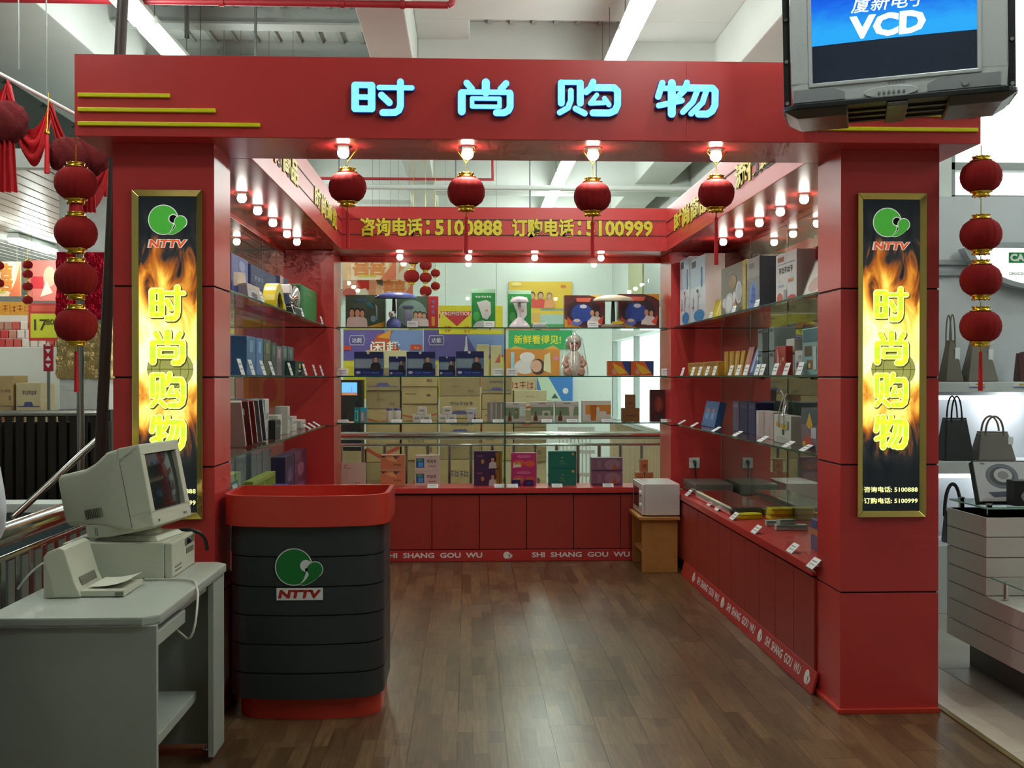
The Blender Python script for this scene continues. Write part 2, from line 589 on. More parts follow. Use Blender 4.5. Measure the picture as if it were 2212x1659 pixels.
# ------------------------------------------------------------------ lettering drawn as rounded strokes
G = {}
G['shi'] = ((60, 467, 505, 748), [
    ([(84, 556), (84, 704)], 48), ([(190, 556), (190, 704)], 48), ([(84, 552), (190, 552)], 40), ([(84, 630), (190, 630)], 34), ([(84, 706), (190, 706)], 42),
    ([(238, 567), (450, 567)], 33), ([(376, 530), (376, 684), (366, 712), (340, 728), (262, 729)], 44), ([(254, 617), (304, 664)], 44)])
G['shang'] = ((742, 1107, 505, 748), [
    ([(924, 534), (924, 598)], 52), ([(802, 538), (834, 576)], 42), ([(1054, 538), (1020, 576)], 42),
    ([(770, 722), (770, 606)], 50), ([(770, 596), (1080, 596)], 34), ([(1080, 606), (1080, 690), (1068, 714), (1040, 729), (992, 729)], 44),
    ([(836, 638), (1012, 638), (1012, 690), (836, 690), (836, 638)], 28)])
G['gou'] = ((1385, 1800, 508, 750), [
    ([(1412, 668), (1412, 538)], 44), ([(1412, 534), (1534, 534)], 32), ([(1534, 538), (1534, 668)], 44), ([(1473, 588), (1473, 652), (1454, 700), (1402, 730)], 36), ([(1504, 704), (1562, 734)], 38),
    ([(1616, 530), (1598, 572), (1572, 594)], 42), ([(1606, 566), (1752, 566), (1774, 588), (1774, 676), (1758, 714), (1722, 730), (1616, 730)], 44),
    ([(1640, 614), (1598, 668), (1688, 664)], 30), ([(1690, 636), (1718, 676)], 32)])
G['wu'] = ((2020, 2428, 515, 760), [
    ([(2125, 540), (2125, 738)], 50), ([(2064, 540), (2038, 628)], 40), ([(2060, 574), (2190, 574)], 34), ([(2042, 686), (2190, 652)], 36),
    ([(2222, 536), (2204, 588), (2166, 626)], 38), ([(2210, 570), (2386, 570), (2404, 590), (2402, 680), (2384, 718), (2352, 738), (2296, 738)], 44),
    ([(2288, 590), (2260, 660), (2196, 726)], 36), ([(2346, 590), (2322, 664), (2250, 736)], 36)])

def glyph(mb, key, cx, cy, w, h, m, z, thick, grow=0.0):
    (x0, x1, y0, y1), strokes = G[key]
    kx, ky = w / (x1 - x0), h / (y1 - y0)
    for pts, sw in strokes:
        P = [(cx + (p[0] - (x0 + x1) / 2) * kx, cy - (p[1] - (y0 + y1) / 2) * ky) for p in pts]
        r = sw * (kx + ky) / 4 + grow
        for i, p in enumerate(P):
            mb.prism([(p[0] + r * math.cos(2 * PI * k / 16), p[1] + r * math.sin(2 * PI * k / 16)) for k in range(16)], z - thick, z, m)
            if i:
                q = P[i - 1]
                d = Vector((p[0] - q[0], p[1] - q[1])).normalized() * r
                n_ = (-d.y, d.x)
                mb.prism([(q[0] - n_[0], q[1] - n_[1]), (p[0] - n_[0], p[1] - n_[1]), (p[0] + n_[0], p[1] + n_[1]), (q[0] + n_[0], q[1] + n_[1])], z - thick, z, m)

def logo(mb, cx, cy, r, z, green, white, dark=None, mono=False):
    """large disc and small comma disc with an S-shaped gap"""
    def D(x, y, rr, zz, m):
        mb.disc(cx + x * r, cy + y * r, rr * r, rr * r, zz, m, 32)
    def S(pts, zz, m):
        mb.shape([(cx + p[0] * r, cy + p[1] * r) for p in pts], zz, m)
    gap = dark or white
    tail = bez((0.62, -0.02), (0.72, -0.35), (0.5, -0.8), (0.30, -1.0), 10) + bez((0.62, -1.02), (1.0, -0.9), (1.5, -0.6), (1.6, -0.15), 10)
    D(0, 0, 1.06, z, white)
    D(1.18, -0.15, 0.47, z + 0.0002, white)
    S([(p[0] * 1.0, p[1] * 1.03) for p in tail], z + 0.0003, white)
    if mono:
        com = bez((0.50, 0.28), (0.78, 0.30), (0.98, -0.15), (0.74, -0.5), 8) + bez((0.66, -0.72), (0.5, -0.9), (0.42, -0.96), (0.35, -1.0), 6) + bez((0.5, -0.7), (0.62, -0.4), (0.62, -0.1), (0.40, -0.05), 8)
        S(com, z + 0.0009, green)
        return
    D(0, 0, 1.0, z + 0.0006, green)
    S(tail, z + 0.0008, green)
    D(0.68, 0.07, 0.33 if not dark else 0.34, z + 0.0010, white)
    com = bez((0.95, 0.02), (0.95, -0.35), (0.75, -0.75), (0.32, -0.99), 10) + bez((0.40, -0.90), (0.62, -0.6), (0.74, -0.35), (0.60, -0.10), 10)
    S(com, z + 0.0010, white)
    if dark:
        D(0.68, 0.07, 0.27, z + 0.0012, dark)
        com2 = bez((0.91, 0.0), (0.90, -0.33), (0.72, -0.68), (0.44, -0.9), 10) + bez((0.62, -0.66), (0.76, -0.4), (0.76, -0.2), (0.66, -0.10), 10)
        S(com2, z + 0.0012, dark)
    D(1.18, -0.15, 0.46 if dark else 0.42, z + 0.0014, white if dark else green)
    D(1.18, -0.15, 0.41, z + 0.0016, green)
    tl = bez((0.82, -0.36), (0.9, -0.6), (0.6, -0.92), (0.45, -0.99), 8) + bez((0.62, -0.98), (1.0, -0.88), (1.48, -0.6), (1.58, -0.2), 8)
    S(tl, z + 0.0015, green)

# ------------------------------------------------------------------ stall: header over the entrance
hd = thing('header_beam', 'wide red header over the stall entrance with glowing blue characters', 'signboard', (0.29, 4.65, ZS))
b = MB()
b.box(-1.650, 2.230, 4.655, 5.10, ZS, ZT, RED)
b.build('beam_body', hd, world=True, bevel=0.004)
for k, (xa, xb) in enumerate(((-1.650, -0.7002), (-0.7000, 0.9400), (0.9402, 2.230))):
    bxb('face_panel', xa, xb, 4.650, 4.656, ZS + 0.001, ZT - 0.001, RED, hd, bevel=0.001)
GLOWBLUE = mat('glowing_pale_blue_acrylic', (130, 214, 255), 0.3, emit=1.0)
LETTERSIDE = mat('blue_letter_edge', (40, 84, 190), 0.4)
for key, px0, px1, py0, py1 in (('shi', -0.490, -0.224, 2.607, 2.766), ('shang', -0.043, 0.199, 2.611, 2.770),
                                ('gou', 0.381, 0.657, 2.614, 2.773), ('wu', 0.802, 1.076, 2.612, 2.774)):
    b = MB()
    glyph(b, key, 0, 0, px1 - px0, py1 - py0, LETTERSIDE, 0.0, 0.022, grow=0.0025)
    ch = b.build('channel_letter', hd, rot=FACE, loc=((px0 + px1) / 2 - 0.29, -0.022 , (py0 + py1) / 2 - ZS))
    b = MB()
    glyph(b, key, 0, 0, px1 - px0, py1 - py0, GLOWBLUE, 0.004, 0.003)
    b.build('lit_face', ch, recenter=False)
def bar(px0, px1, z):
    bxb('yellow_bar', px0, px1, 4.638, 4.652, z - 0.0085, z + 0.0085, YELLOWBAR, hd, bevel=0.003)
for z, xe in ((2.686, -1.252), (2.625, -1.062), (2.566, -0.876)):
    bar(-1.635, xe, z)
for z, xs in ((2.574, 1.447), (2.638, 1.644), (2.704, 1.843)):
    bar(xs, 2.215, z)

# ------------------------------------------------------------------ stall: side and rear fascia beams
YB = 8.70
def fascia(name, label, x0, x1, y0, y1, face):
    t = thing(name, label, 'fascia', ((x0 + x1) / 2, (y0 + y1) / 2, ZS))
    bxb('beam_body', x0, x1, y0, y1, ZS, ZT, RED, t, bevel=0.003)
    return t
fl = fascia('fascia_beam', 'red side fascia with yellow lettering above the left shelves', -1.46, -1.00, 5.102, YB, 1)
fr = fascia('fascia_beam', 'red side fascia with yellow lettering above the right shelves', 1.60, 2.06, 5.102, YB, -1)
fb = fascia('fascia_beam', 'red rear fascia with the yellow telephone numbers', -1.46, 2.06, YB + 0.002, 9.22, 0)
for t, x in ((fl, -0.998), (fr, 1.598)):
    for z in (2.634, 2.742):
        bxb('dark_line', x - 0.001, x + 0.001, 5.105, YB - 0.002, z - 0.003, z + 0.003, DARKOUT, t, bevel=0)
for z in (2.758, 2.636):
    bxb('dark_line', -0.99, 1.59, YB - 0.001, YB + 0.001, z - 0.0035, z + 0.0035, DARKOUT, fb, bevel=0)
def lettering(parent, s, x, y, z, h, w, rot, name='lettering', m=YELLOWTXT, out=True, bold=0.036):
    b = MB()
    if out:
        b.text(s, 0, 0, h * 1.04, DARKOUT, 0.001, bold + 0.022, w * 1.01)
    f0 = len(b.f)
    b.text(s, 0, 0, h, m, 0.005, bold, w)
    b.slab(f0, 0.004)
    l = Vector((x, y, z)) - Vector(parent.location)
    return b.build(name, parent, loc=tuple(l), rot=rot)
def on_back(s, xa, xb, z0, z1):
    lettering(fb, s, (xa + xb) / 2, YB - 0.001, (z0 + z1) / 2, z1 - z0, xb - xa, FACE)
zt0, zt1 = 2.622, 2.770
on_back('咨询电话', -0.858, -0.358, zt0, zt1)
on_back(':', -0.332, -0.299, zt0 + 0.015, zt1 - 0.015)
on_back('5100888', -0.258, 0.278, zt0 + 0.008, zt1 - 0.012)
on_back('订购电话', 0.355, 0.853, zt0, zt1)
on_back(':', 0.880, 0.913, zt0 + 0.015, zt1 - 0.015)
on_back('5100999', 0.950, 1.489, zt0 + 0.008, zt1 - 0.012)
def on_left(s, ya, yb):
    lettering(fl, s, -0.9985, (ya + yb) / 2, 2.688, 0.15, yb - ya, FACE_R)
def on_right(s, ya, yb):
    lettering(fr, s, 1.5985, (ya + yb) / 2, 2.688, 0.15, yb - ya, FACE_L)
on_left('流行商品', 5.35, 6.45)
on_left('时尚通览', 7.15, 8.35)
on_right('流行通览', 5.35, 6.45)
on_right('时尚商品', 7.15, 8.35)

# soffit edge strips above the glass
for t, x0, x1 in ((fl, -1.50, -1.455), (fr, 2.055, 2.10)):
    bxb('edge_strip', x0, x1, 5.102, 9.2, ZS - 0.03, ZS + 0.05, RED2, t, bevel=0.002)
bxb('edge_strip', -1.07, 1.64, 9.19, 9.235, ZS - 0.045, ZS + 0.02, RED2, fb, bevel=0.002)

# rear corner panels closing the side shelves, and the side skins beside the display window
def corner(x0, x1, label):
    t = thing('corner_panel', label, 'panel', ((x0 + x1) / 2, 8.9, 0))
    bxb('panel_core', x0 + 0.004, x1 - 0.004, YB + 0.026, 9.20, 0.6, ZS - 0.001, JOINT, t, bevel=0)
    for k in range(1, 5):
        z0 = max(JZ[k], 0.6) + 0.003
        bxb('panel', x0, x1, YB + 0.02, 9.21, z0, JZ[k + 1] - 0.003, RED, t, bevel=0.0015)
    return t
corner(-1.46, -1.065, 'red end panel between the left shelves and the rear window')
cr = corner(1.64, 2.06, 'red end panel between the right shelves and the rear window')

# ------------------------------------------------------------------ display counters below the shelves
SKIRT = mat('skirting_red', (190, 52, 50), 0.4)
def panel_run(t, axis, fixed, a0, a1, n, z0, z1, depth, sgn):
    w = (a1 - a0) / n
    for i in range(n):
        p0, p1 = a0 + i * w + 0.003, a0 + (i + 1) * w - 0.003
        if axis == 'x':
            bxb('front_panel', p0, p1, fixed, fixed + depth, z0, z1, REDDK, t, bevel=0.0015)
        else:
            xa, xb = sorted((fixed, fixed + sgn * depth))
            bxb('front_panel', xa, xb, p0, p1, z0, z1, REDDK, t, bevel=0.0015)
# rear counter
cb = thing('display_counter', 'long low red display counter under the rear window', 'counter', (0.29, 9.0, 0))
bxb('carcass', -1.06, 1.63, 8.875, 9.20, 0.0, 0.556, JOINT, cb, bevel=0)
bxb('counter_top', -1.064, 1.636, 8.835, 9.22, 0.556, 0.600, RED, cb, bevel=0.003)
panel_run(cb, 'x', 8.857, -1.0605, 1.636, 7, 0.10, 0.540, 0.02, 1)
def skirting(t, rot, loc, length, marks, texts, h=0.092):
    b = MB()
    b.box(-length / 2, length / 2, 0, h, -0.012, 0, SKIRT)
    sk = b.build('skirting_board', t, loc=tuple(Vector(loc) - Vector(t.location)), rot=rot, bevel=0.002)
    for (u, w, s) in texts:
        b = MB()
        b.text(s, 0, 0, h * 0.46, WHITEP, 0.0006, 0.03, w)
        b.build('lettering', sk, loc=(u, h * 0.55, 0))
    for u in marks:
        b = MB()
        logo(b, -0.008, 0, h * 0.30, 0.0006, SKIRT, WHITEP, mono=True)
        b.build('emblem', sk, loc=(u, h * 0.53, 0))
    return sk
skirting(cb, (PI / 2 - 0.03, 0, 0), (0.286, 8.848, 0.002), 2.69, [0.328 - 0.286, 0.328 - 0.286 - 1.205],
         [((-0.278) - 0.286, 0.795, 'SHI  SHANG  GOU  WU'), ((0.925) - 0.286, 0.803, 'SHI  SHANG  GOU  WU')])
# right counter
cR = thing('display_counter', 'long low red display counter along the right side with price cards', 'counter', (1.87, 6.9, 0))
bxb('carcass', 1.665, 2.06, 5.105, 8.71, 0.0, 0.556, JOINT, cR, bevel=0)
bxb('counter_top', 1.638, 2.06, 5.103, 8.71, 0.556, 0.600, RED, cR, bevel=0.003)
panel_run(cR, 'y', 1.668, 5.105, 8.71, 11, 0.10, 0.540, 0.02, -1)
dL = [5.163, 6.008, 6.898, 7.784]
ym = (5.06 + 8.2) / 2
tx = []
for i in range(3):
    c_ = (dL[i] + dL[i + 1]) / 2
    tx.append((ym - c_, (dL[i + 1] - dL[i]) * 0.74, 'SHI  SHANG  GOU  WU'))
skirting(cR, (PI / 2 - 0.26, 0, -PI / 2), (1.618, ym, 0.002), 8.2 - 5.06, [ym - d for d in dL], tx, h=0.108)
# left counter
cL = thing('display_counter', 'low red display counter along the left side behind the reception desk', 'counter', (-1.3, 6.9, 0))
bxb('carcass', -1.46, -1.105, 5.105, 8.71, 0.0, 0.556, JOINT, cL, bevel=0)
bxb('counter_top', -1.46, -1.078, 5.103, 8.71, 0.556, 0.600, RED, cL, bevel=0.003)
panel_run(cL, 'y', -1.108, 5.105, 8.71, 11, 0.10, 0.540, 0.02, 1)
skirting(cL, (PI / 2 - 0.26, 0, PI / 2), (-1.058, ym, 0.002), 8.2 - 5.06, [d - ym for d in dL], [(-u, w, s) for (u, w, s) in tx], h=0.108)

# ------------------------------------------------------------------ glass shelves, panes and dividers
def shelf(label, x0, x1, y0, y1, zt, front):
    t = thing('glass_shelf', label, 'shelf', ((x0 + x1) / 2, (y0 + y1) / 2, zt - 0.009), group='glass display shelves')
    bxb('sheet', x0, x1, y0, y1, zt - 0.009, zt, GLASS, t, bevel=0)
    e = 0.0035
    if front == 'y':
        bxb('polished_edge', x0, x1, y0 - e, y0, zt - 0.009, zt, GLASSEDGE, t, bevel=0)
    elif front == 'x-':
        bxb('polished_edge', x0 - e, x0, y0, y1, zt - 0.009, zt, GLASSEDGE, t, bevel=0)
    else:
        bxb('polished_edge', x1, x1 + e, y0, y1, zt - 0.009, zt, GLASSEDGE, t, bevel=0)
    return t
SH = (1.130, 1.511, 1.907)     # shelf top heights
NM = ('lowest', 'middle', 'top')
HOLD = {0: 'the small cosmetics', 1: 'the dark blue boxes and the doll', 2: 'the lamps and lamp cartons'}
for i, z in enumerate(SH):
    shelf('%s glass shelf across the rear window carrying %s' % (NM[i], HOLD[i]), -1.06, 1.635, 8.86, 9.19, z, 'y')
    shelf('%s glass shelf of the right side' % NM[i], 1.665, 2.045, 5.105, 8.715, z, 'x-')
    shelf('%s glass shelf of the left side' % NM[i], -1.455, -1.105, 5.105, 8.715, z, 'x+')
def pane(owner, x0, x1, y0, y1, z0, z1, m):
    return bxb('glass_pane', x0, x1, y0, y1, z0, z1, m, owner, bevel=0)
def seam(t, x0, x1, y0, y1, z0, z1):
    bxb('polished_edge', x0, x1, y0, y1, z0, z1, mat('glass_joint', (170, 190, 176), 0.3), t, bevel=0)
p = pane(cb, -1.065, 0.317, 9.205, 9.212, 0.6, ZS - 0.03, GLASS)
p = pane(cb, 0.317 + 0.002, 1.638, 9.205, 9.212, 0.6, ZS - 0.03, GLASS)
t = cb
bxb('glass_divider', 0.305 - 0.004, 0.305 + 0.004, 8.868, 9.19, 0.601, SH[2] - 0.01, GLASS, t, bevel=0)
bxb('polished_edge', 0.305 - 0.005, 0.305 + 0.005, 8.855, 8.866, 0.601, SH[2] - 0.01, GLASSEDGE, t, bevel=0)
ys = [5.105, 6.0, 6.9, 7.8, 8.715]
WHR = ('nearest the entrance', 'second from the entrance', 'third from the entrance', 'beside the rear corner')
for i in range(4):
    p = pane(cR, 2.047, 2.054, ys[i], ys[i + 1] - 0.004, 0.6, ZS, GLASSR)
    seam(cR, 2.0465, 2.0545, ys[i + 1] - 0.004, ys[i + 1] - 0.001, 0.6, ZS)
    p = pane(cL, -1.462, -1.457, ys[i], ys[i + 1] - 0.004, 0.6, ZS, GLASSR)
    seam(cL, -1.4625, -1.4565, ys[i + 1] - 0.004, ys[i + 1] - 0.001, 0.6, ZS)
# grey board behind the right-hand glass (the neighbour's back wall)
tag(bxb('backing_board', 2.062, 2.10, 5.105, 9.21, 0.0, ZS - 0.03, mat('grey_backing', (150, 158, 148), 0.5, var=0.05, vscale=2)), 'grey board standing behind the glass of the right shelves', 'panel')

# ------------------------------------------------------------------ backlit signs on the pillars
def fire_material():
    m = bpy.data.materials.new('backlit_flame_print')
    m.use_nodes = True
    nt = m.node_tree
    L = nt.links.new
    bs = nt.nodes['Principled BSDF']
    bs.inputs['Roughness'].default_value = 0.12
    bs.inputs['Specular IOR Level'].default_value = 0.2
    tc = nt.nodes.new('ShaderNodeTexCoord')
    sp = nt.nodes.new('ShaderNodeSeparateXYZ')
    L(tc.outputs['Generated'], sp.inputs[0])
    mp = nt.nodes.new('ShaderNodeMapping'); mp.inputs['Scale'].default_value = (9, 3.4, 1)
    L(tc.outputs['Object'], mp.inputs['Vector'])
    no = nt.nodes.new('ShaderNodeTexNoise'); no.inputs['Scale'].default_value = 1.0; no.inputs['Detail'].default_value = 3; no.inputs['Distortion'].default_value = 1.4
    L(mp.outputs[0], no.inputs['Vector'])
    # heat along the height of the print
    hr = nt.nodes.new('ShaderNodeValToRGB')
    hr.color_ramp.interpolation = 'EASE'
    e = hr.color_ramp.elements
    e[0].position = 0.0; e[0].color = (0, 0, 0, 1)
    e[1].position = 1.0; e[1].color = (0.0, 0.0, 0.0, 1)
    for pos, v in ((0.13, 0.02), (0.24, 0.22), (0.33, 0.52), (0.47, 0.92), (0.58, 0.85), (0.70, 0.42), (0.82, 0.20), (0.90, 0.05)):
        q = e.new(pos); q.color = (v, v, v, 1)
    L(sp.outputs['Y'], hr.inputs[0])
    mr = nt.nodes.new('ShaderNodeMapRange')
    mr.inputs['From Min'].default_value = 0.30; mr.inputs['From Max'].default_value = 0.70
    mr.inputs['To Min'].default_value = -0.38; mr.inputs['To Max'].default_value = 0.42
    L(no.outputs['Fac'], mr.inputs['Value'])
    ad = nt.nodes.new('ShaderNodeMath'); ad.operation = 'ADD'; ad.use_clamp = True
    L(hr.outputs[0], ad.inputs[0])
    mu = nt.nodes.new('ShaderNodeMath'); mu.operation = 'MULTIPLY'
    gate = nt.nodes.new('ShaderNodeMath'); gate.operation = 'MULTIPLY'; gate.inputs[1].default_value = 3.0; gate.use_clamp = True
    L(hr.outputs[0], gate.inputs[0])
    L(mr.outputs[0], mu.inputs[0]); L(gate.outputs[0], mu.inputs[1])
    L(mu.outputs[0], ad.inputs[1])
    cr_ = nt.nodes.new('ShaderNodeValToRGB')
    e = cr_.color_ramp.elements
    e[0].position = 0.0; e[0].color = (0.004, 0.006, 0.008, 1)
    e[1].position = 1.0; e[1].color = (1.0, 0.98, 0.62, 1)
    for pos, c in ((0.12, (0.02, 0.02, 0.02, 1)), (0.26, (0.38, 0.10, 0.01, 1)), (0.42, (0.80, 0.34, 0.04, 1)), (0.62, (1.0, 0.72, 0.10, 1)), (0.82, (1.0, 0.93, 0.30, 1))):
        q = e.new(pos); q.color = c
    L(ad.outputs[0], cr_.inputs[0])
    bs.inputs['Base Color'].default_value = (0.02, 0.02, 0.02, 1)
    L(cr_.outputs[0], bs.inputs['Emission Color'])
    bs.inputs['Emission Strength'].default_value = SIGN_STRENGTH * 0.62
    m.cycles.emission_sampling = 'NONE'
    return m
FIRE = fire_material()
LITYEL = mat('backlit_yellow_print', (206, 248, 56), 0.3, emit=SIGN_STRENGTH * 0.5)
LITWHITE = mat('backlit_white_print', (220, 226, 214), 0.3, emit=SIGN_STRENGTH * 0.25)
LITPALE = mat('backlit_pale_yellow_print', (252, 252, 170), 0.3, emit=SIGN_STRENGTH * 0.5)
LITGREEN = mat('backlit_green_print', (78, 176, 62), 0.3, emit=SIGN_STRENGTH * 0.24)
LITORANGE = mat('backlit_orange_print', (236, 92, 50), 0.3, emit=SIGN_STRENGTH * 0.28)
LITDARK = mat('backlit_dark_print', (14, 14, 16), 0.2)
LITGLOBE = mat('backlit_globe_print', (176, 176, 96), 0.3, emit=SIGN_STRENGTH * 0.3)
LITOLIVE = mat('backlit_olive_line', (110, 120, 20), 0.3, emit=0.3)
def lightbox(x0, x1, z0, z1, label):
    cx, cz = (x0 + x1) / 2, (z0 + z1) / 2
    t = thing('light_box', label, 'sign', (cx, 4.775, z0))
    w, h = x1 - x0, z1 - z0
    fw = 0.027
    b = MB()
    # mitred gold frame, four bevelled rails
    for k in range(4):
        o0 = [(-w / 2, -h / 2), (w / 2, -h / 2), (w / 2, h / 2), (-w / 2, h / 2)]
        i0 = [(-w / 2 + fw, -h / 2 + fw), (w / 2 - fw, -h / 2 + fw), (w / 2 - fw, h / 2 - fw), (-w / 2 + fw, h / 2 - fw)]
        a, c = o0[k], o0[(k + 1) % 4]
        d, e = i0[(k + 1) % 4], i0[k]
        rail = MB()
        rail.hexa([(a[0], a[1], -0.02), (c[0], c[1], -0.02), (d[0], d[1], -0.02), (e[0], e[1], -0.02)],
                  [(a[0], a[1], 0.018), (c[0], c[1], 0.018), (d[0], d[1], 0.006), (e[0], e[1], 0.006)], GOLD)
        rail.build('frame_rail', t, loc=(0, 0, h / 2), rot=FACE, bevel=0.002)
    b = MB()
    iw, ih = w - 2 * fw + 0.004, h - 2 * fw + 0.004
    b.quad(-iw / 2, -ih / 2, iw / 2, ih / 2, 0.002, FIRE)
    pic = b.build('printed_panel', t, loc=(0, 0, h / 2), rot=FACE)
    def child(name, fn, u, v):
        q = MB(); fn(q)
        return q.build(name, pic, loc=(u, v, 0.004))
    y = lambda f: ih / 2 - f * ih        # fraction from the top
    child('emblem', lambda q: logo(q, -0.018, 0, 0.062, 0, LITGREEN, LITWHITE, LITDARK), 0.0, y(0.075))
    def nt_(q):
        q.text('NTTV', 0, 0, 0.038, LITWHITE, 0, 0.10, 0.168, 0.2)
        q.text('NTTV', 0, 0, 0.034, LITORANGE, 0.001, 0.035, 0.155, 0.2)
    child('station_name', nt_, 0.0, y(0.150))
    def gl(q):
        q.disc(0, 0, 0.100, 0.088, 0, LITGLOBE)
        for a in (0.45, 0.8):
            q.tube([(0.100 * a * math.cos(2 * PI * k / 24), 0.088 * math.sin(2 * PI * k / 24), 0.0005) for k in range(25)], 0.0012, LITOLIVE, 4)
        q.tube([(-0.098, 0, 0.0005), (0.098, 0, 0.0005)], 0.0012, LITOLIVE, 4)
    child('globe_picture', gl, 0.01, y(0.545))
    for key, f in (('shi', 0.335), ('shang', 0.475), ('gou', 0.610), ('wu', 0.745)):
        q = MB()
        glyph(q, key, 0.004, -0.004, 0.150, 0.162, LITOLIVE, 0.002, 0.001, grow=0.005)
        glyph(q, key, 0, 0, 0.150, 0.162, LITPALE, 0.003, 0.001, grow=0.0035)
        glyph(q, key, 0, 0, 0.150, 0.162, LITYEL, 0.004, 0.001, grow=-0.001)
        q.build('neon_character', pic, loc=(0.0, y(f), 0.004))
    for f, s in ((0.930, '咨询电话: 5100888'), (0.966, '订购电话: 5100999')):
        child('telephone_line', lambda q, s=s: q.text(s, 0, 0, 0.026, LITPALE, 0, 0.02, iw * 0.94), 0.0, y(f))
    return t
lightbox(-1.448, -1.147, 0.885, 2.310, 'tall backlit flame sign in a gold frame, partly hidden by the beige monitor')
lightbox(1.730, 2.039, 0.878, 2.318, 'tall backlit flame sign in a gold frame beside the string of lanterns on the right')

# ------------------------------------------------------------------ small lamps of the stall
BULBLIT = mat('lit_bulb_glass', (255, 250, 238), 0.3, emit=BULB_STRENGTH)
SOCKET = mat('white_lamp_socket', (226, 214, 208), 0.4)
lamp_meshes = {}
def lamp(x, y, label, drop=0.0):
    t = thing('spot_lamp', label, 'lamp', (x, y, ZS), group='small bright lamps under the stall soffits')
    if not lamp_meshes:
        b = MB(); b.lathe([(0.040, -0.005), (0.040, 0.0)], CHROME, 16)
        lamp_meshes['rose'] = b.build('mounting_ring', t)
        b = MB(); b.lathe([(0.022, -0.014), (0.026, -0.004)], SOCKET, 12)
        lamp_meshes['stem'] = b.build('lamp_socket', t)
        b = MB()
        b.lathe([(0.0001, -0.056), (0.012, -0.054), (0.022, -0.046), (0.026, -0.034), (0.025, -0.024), (0.021, -0.013)], BULBLIT, 14)
        lamp_meshes['bulb'] = b.build('bulb', t)
    else:
        for n_, k in (('mounting_ring', 'rose'), ('lamp_socket', 'stem'), ('bulb', 'bulb')):
            share(lamp_meshes[k], n_, t)
    lamp_light(t, (0, 0, -0.09), BULB_WATT, (1.0, 0.93, 0.82), 0.028, 150)
    return t
ORD = ('nearest the entrance', 'second from the entrance', 'third from the entrance', 'fourth from the entrance', 'nearest the rear corner')
for k, (x, y) in enumerate((([-1.233, 6.043]), ([-1.220, 6.494]), ([-1.218, 6.999]), ([-1.214, 7.539]), ([-1.204, 7.976]))):
    lamp(-1.24, y, 'small bright lamp under the left soffit, ' + ORD[k])
for k, (x, y) in enumerate((([1.795, 5.951]), ([1.783, 6.408]), ([1.776, 6.876]), ([1.784, 7.393]), ([1.774, 7.855]))):
    lamp(1.86, y, 'small bright lamp under the right soffit, ' + ORD[k])
ORB = ('leftmost', 'second from the left', 'third from the left', 'rightmost')
for k, x in enumerate((-0.554, 0.008, 0.553, 1.101)):
    lamp(x, 8.95, 'small bright lamp under the rear fascia, ' + ORB[k])
for k, x in enumerate((-0.544, 0.000, 0.555, 1.103)):
    lamp(x, 4.80, 'small bright lamp under the entrance header, ' + ORB[k])

# ------------------------------------------------------------------ reception desk
def tub(x0, x1, yf, yb, r, bow, n=8):
    """outline with a bowed front (towards -y) and rounded front corners, counter-clockwise from above"""
    pts = []
    cx, hw = (x0 + x1) / 2, (x1 - x0) / 2
    pts.append((x0, yb))
    for k in range(n + 1):
        a = PI + (PI / 2) * k / n
        pts.append((x0 + r + r * math.cos(a), yf + bow + r + r * math.sin(a)))
    for k in range(1, 8):
        x = x0 + r + (x1 - x0 - 2 * r) * k / 8
        u = (x - cx) / (hw - r)
        pts.append((x, yf + bow * u * u))
    for k in range(n + 1):
        a = -PI / 2 + (PI / 2) * k / n
        pts.append((x1 - r + r * math.cos(a), yf + bow + r + r * math.sin(a)))
    pts.append((x1, yb))
    return pts
PX0, PX1 = -1.053, -0.374
rd = thing('reception_desk', 'charcoal banded reception desk with red tray top and green emblem', 'desk', ((PX0 + PX1) / 2, 5.0, 0))
b = MB(); b.prism(tub(PX0 + 0.035, PX1 - 0.015, 4.795, 5.26, 0.13, 0.02), 0.0, 0.10, RED2, smooth=True); b.build('plinth', rd, world=True)
b = MB(); b.prism(tub(PX0 + 0.008, PX1 - 0.008, 4.763, 5.26, 0.13, 0.02), 0.10, 0.86, JOINT); b.build('carcass', rd, world=True)
gz = [0.095, 0.210, 0.336, 0.463, 0.588, 0.719, 0.855]
for k in range(6):
    b = MB(); b.prism(tub(PX0, PX1, 4.755, 5.265, 0.135, 0.02), gz[k] + 0.003, gz[k + 1] - 0.003, BLACKBODY, smooth=True)
    b.build('band', rd, world=True)
def ring(name, out, inn, z0, z1, m, parent, rise=None):
    mb = MB()
    n = len(out)
    A = [(p[0], p[1], z0) for p in out]; B = [(p[0], p[1], z1) for p in out]
    C_ = [(p[0], p[1], z0) for p in inn]; D_ = [(p[0], p[1], z1) for p in inn]
    def band(P_, Q_, sm):
        mb.add(P_ + Q_, [(i, (i + 1) % n, n + (i + 1) % n, n + i) for i in range(n)], m, sm)
    band(A, B, True); band(D_, C_, True); band(B, D_, False); band(C_, A, False)
    return mb.build(name, parent, world=True)
ring('rim', tub(PX0 - 0.025, PX1 + 0.025, 4.73, 5.24, 0.15, 0.024), tub(PX0 - 0.005, PX1 + 0.005, 4.75, 5.22, 0.13, 0.024), 0.852, 0.985, RED2, rd)
b = MB(); b.prism(tub(PX0 - 0.004, PX1 + 0.004, 4.751, 5.219, 0.13, 0.024), 0.86, 0.885, RED2); b.build('writing_surface', rd, world=True)
EMG = mat('emblem_green', (24, 122, 52), 0.4)
EMR = mat('emblem_red', (178, 34, 30), 0.4)
b = MB(); logo(b, 0, 0, 0.077, 0, EMG, WHITEP)
b.build('emblem', rd, loc=(-0.754 - rd.location.x, 4.7535 - 5.0, 0.676), rot=FACE)
b = MB()
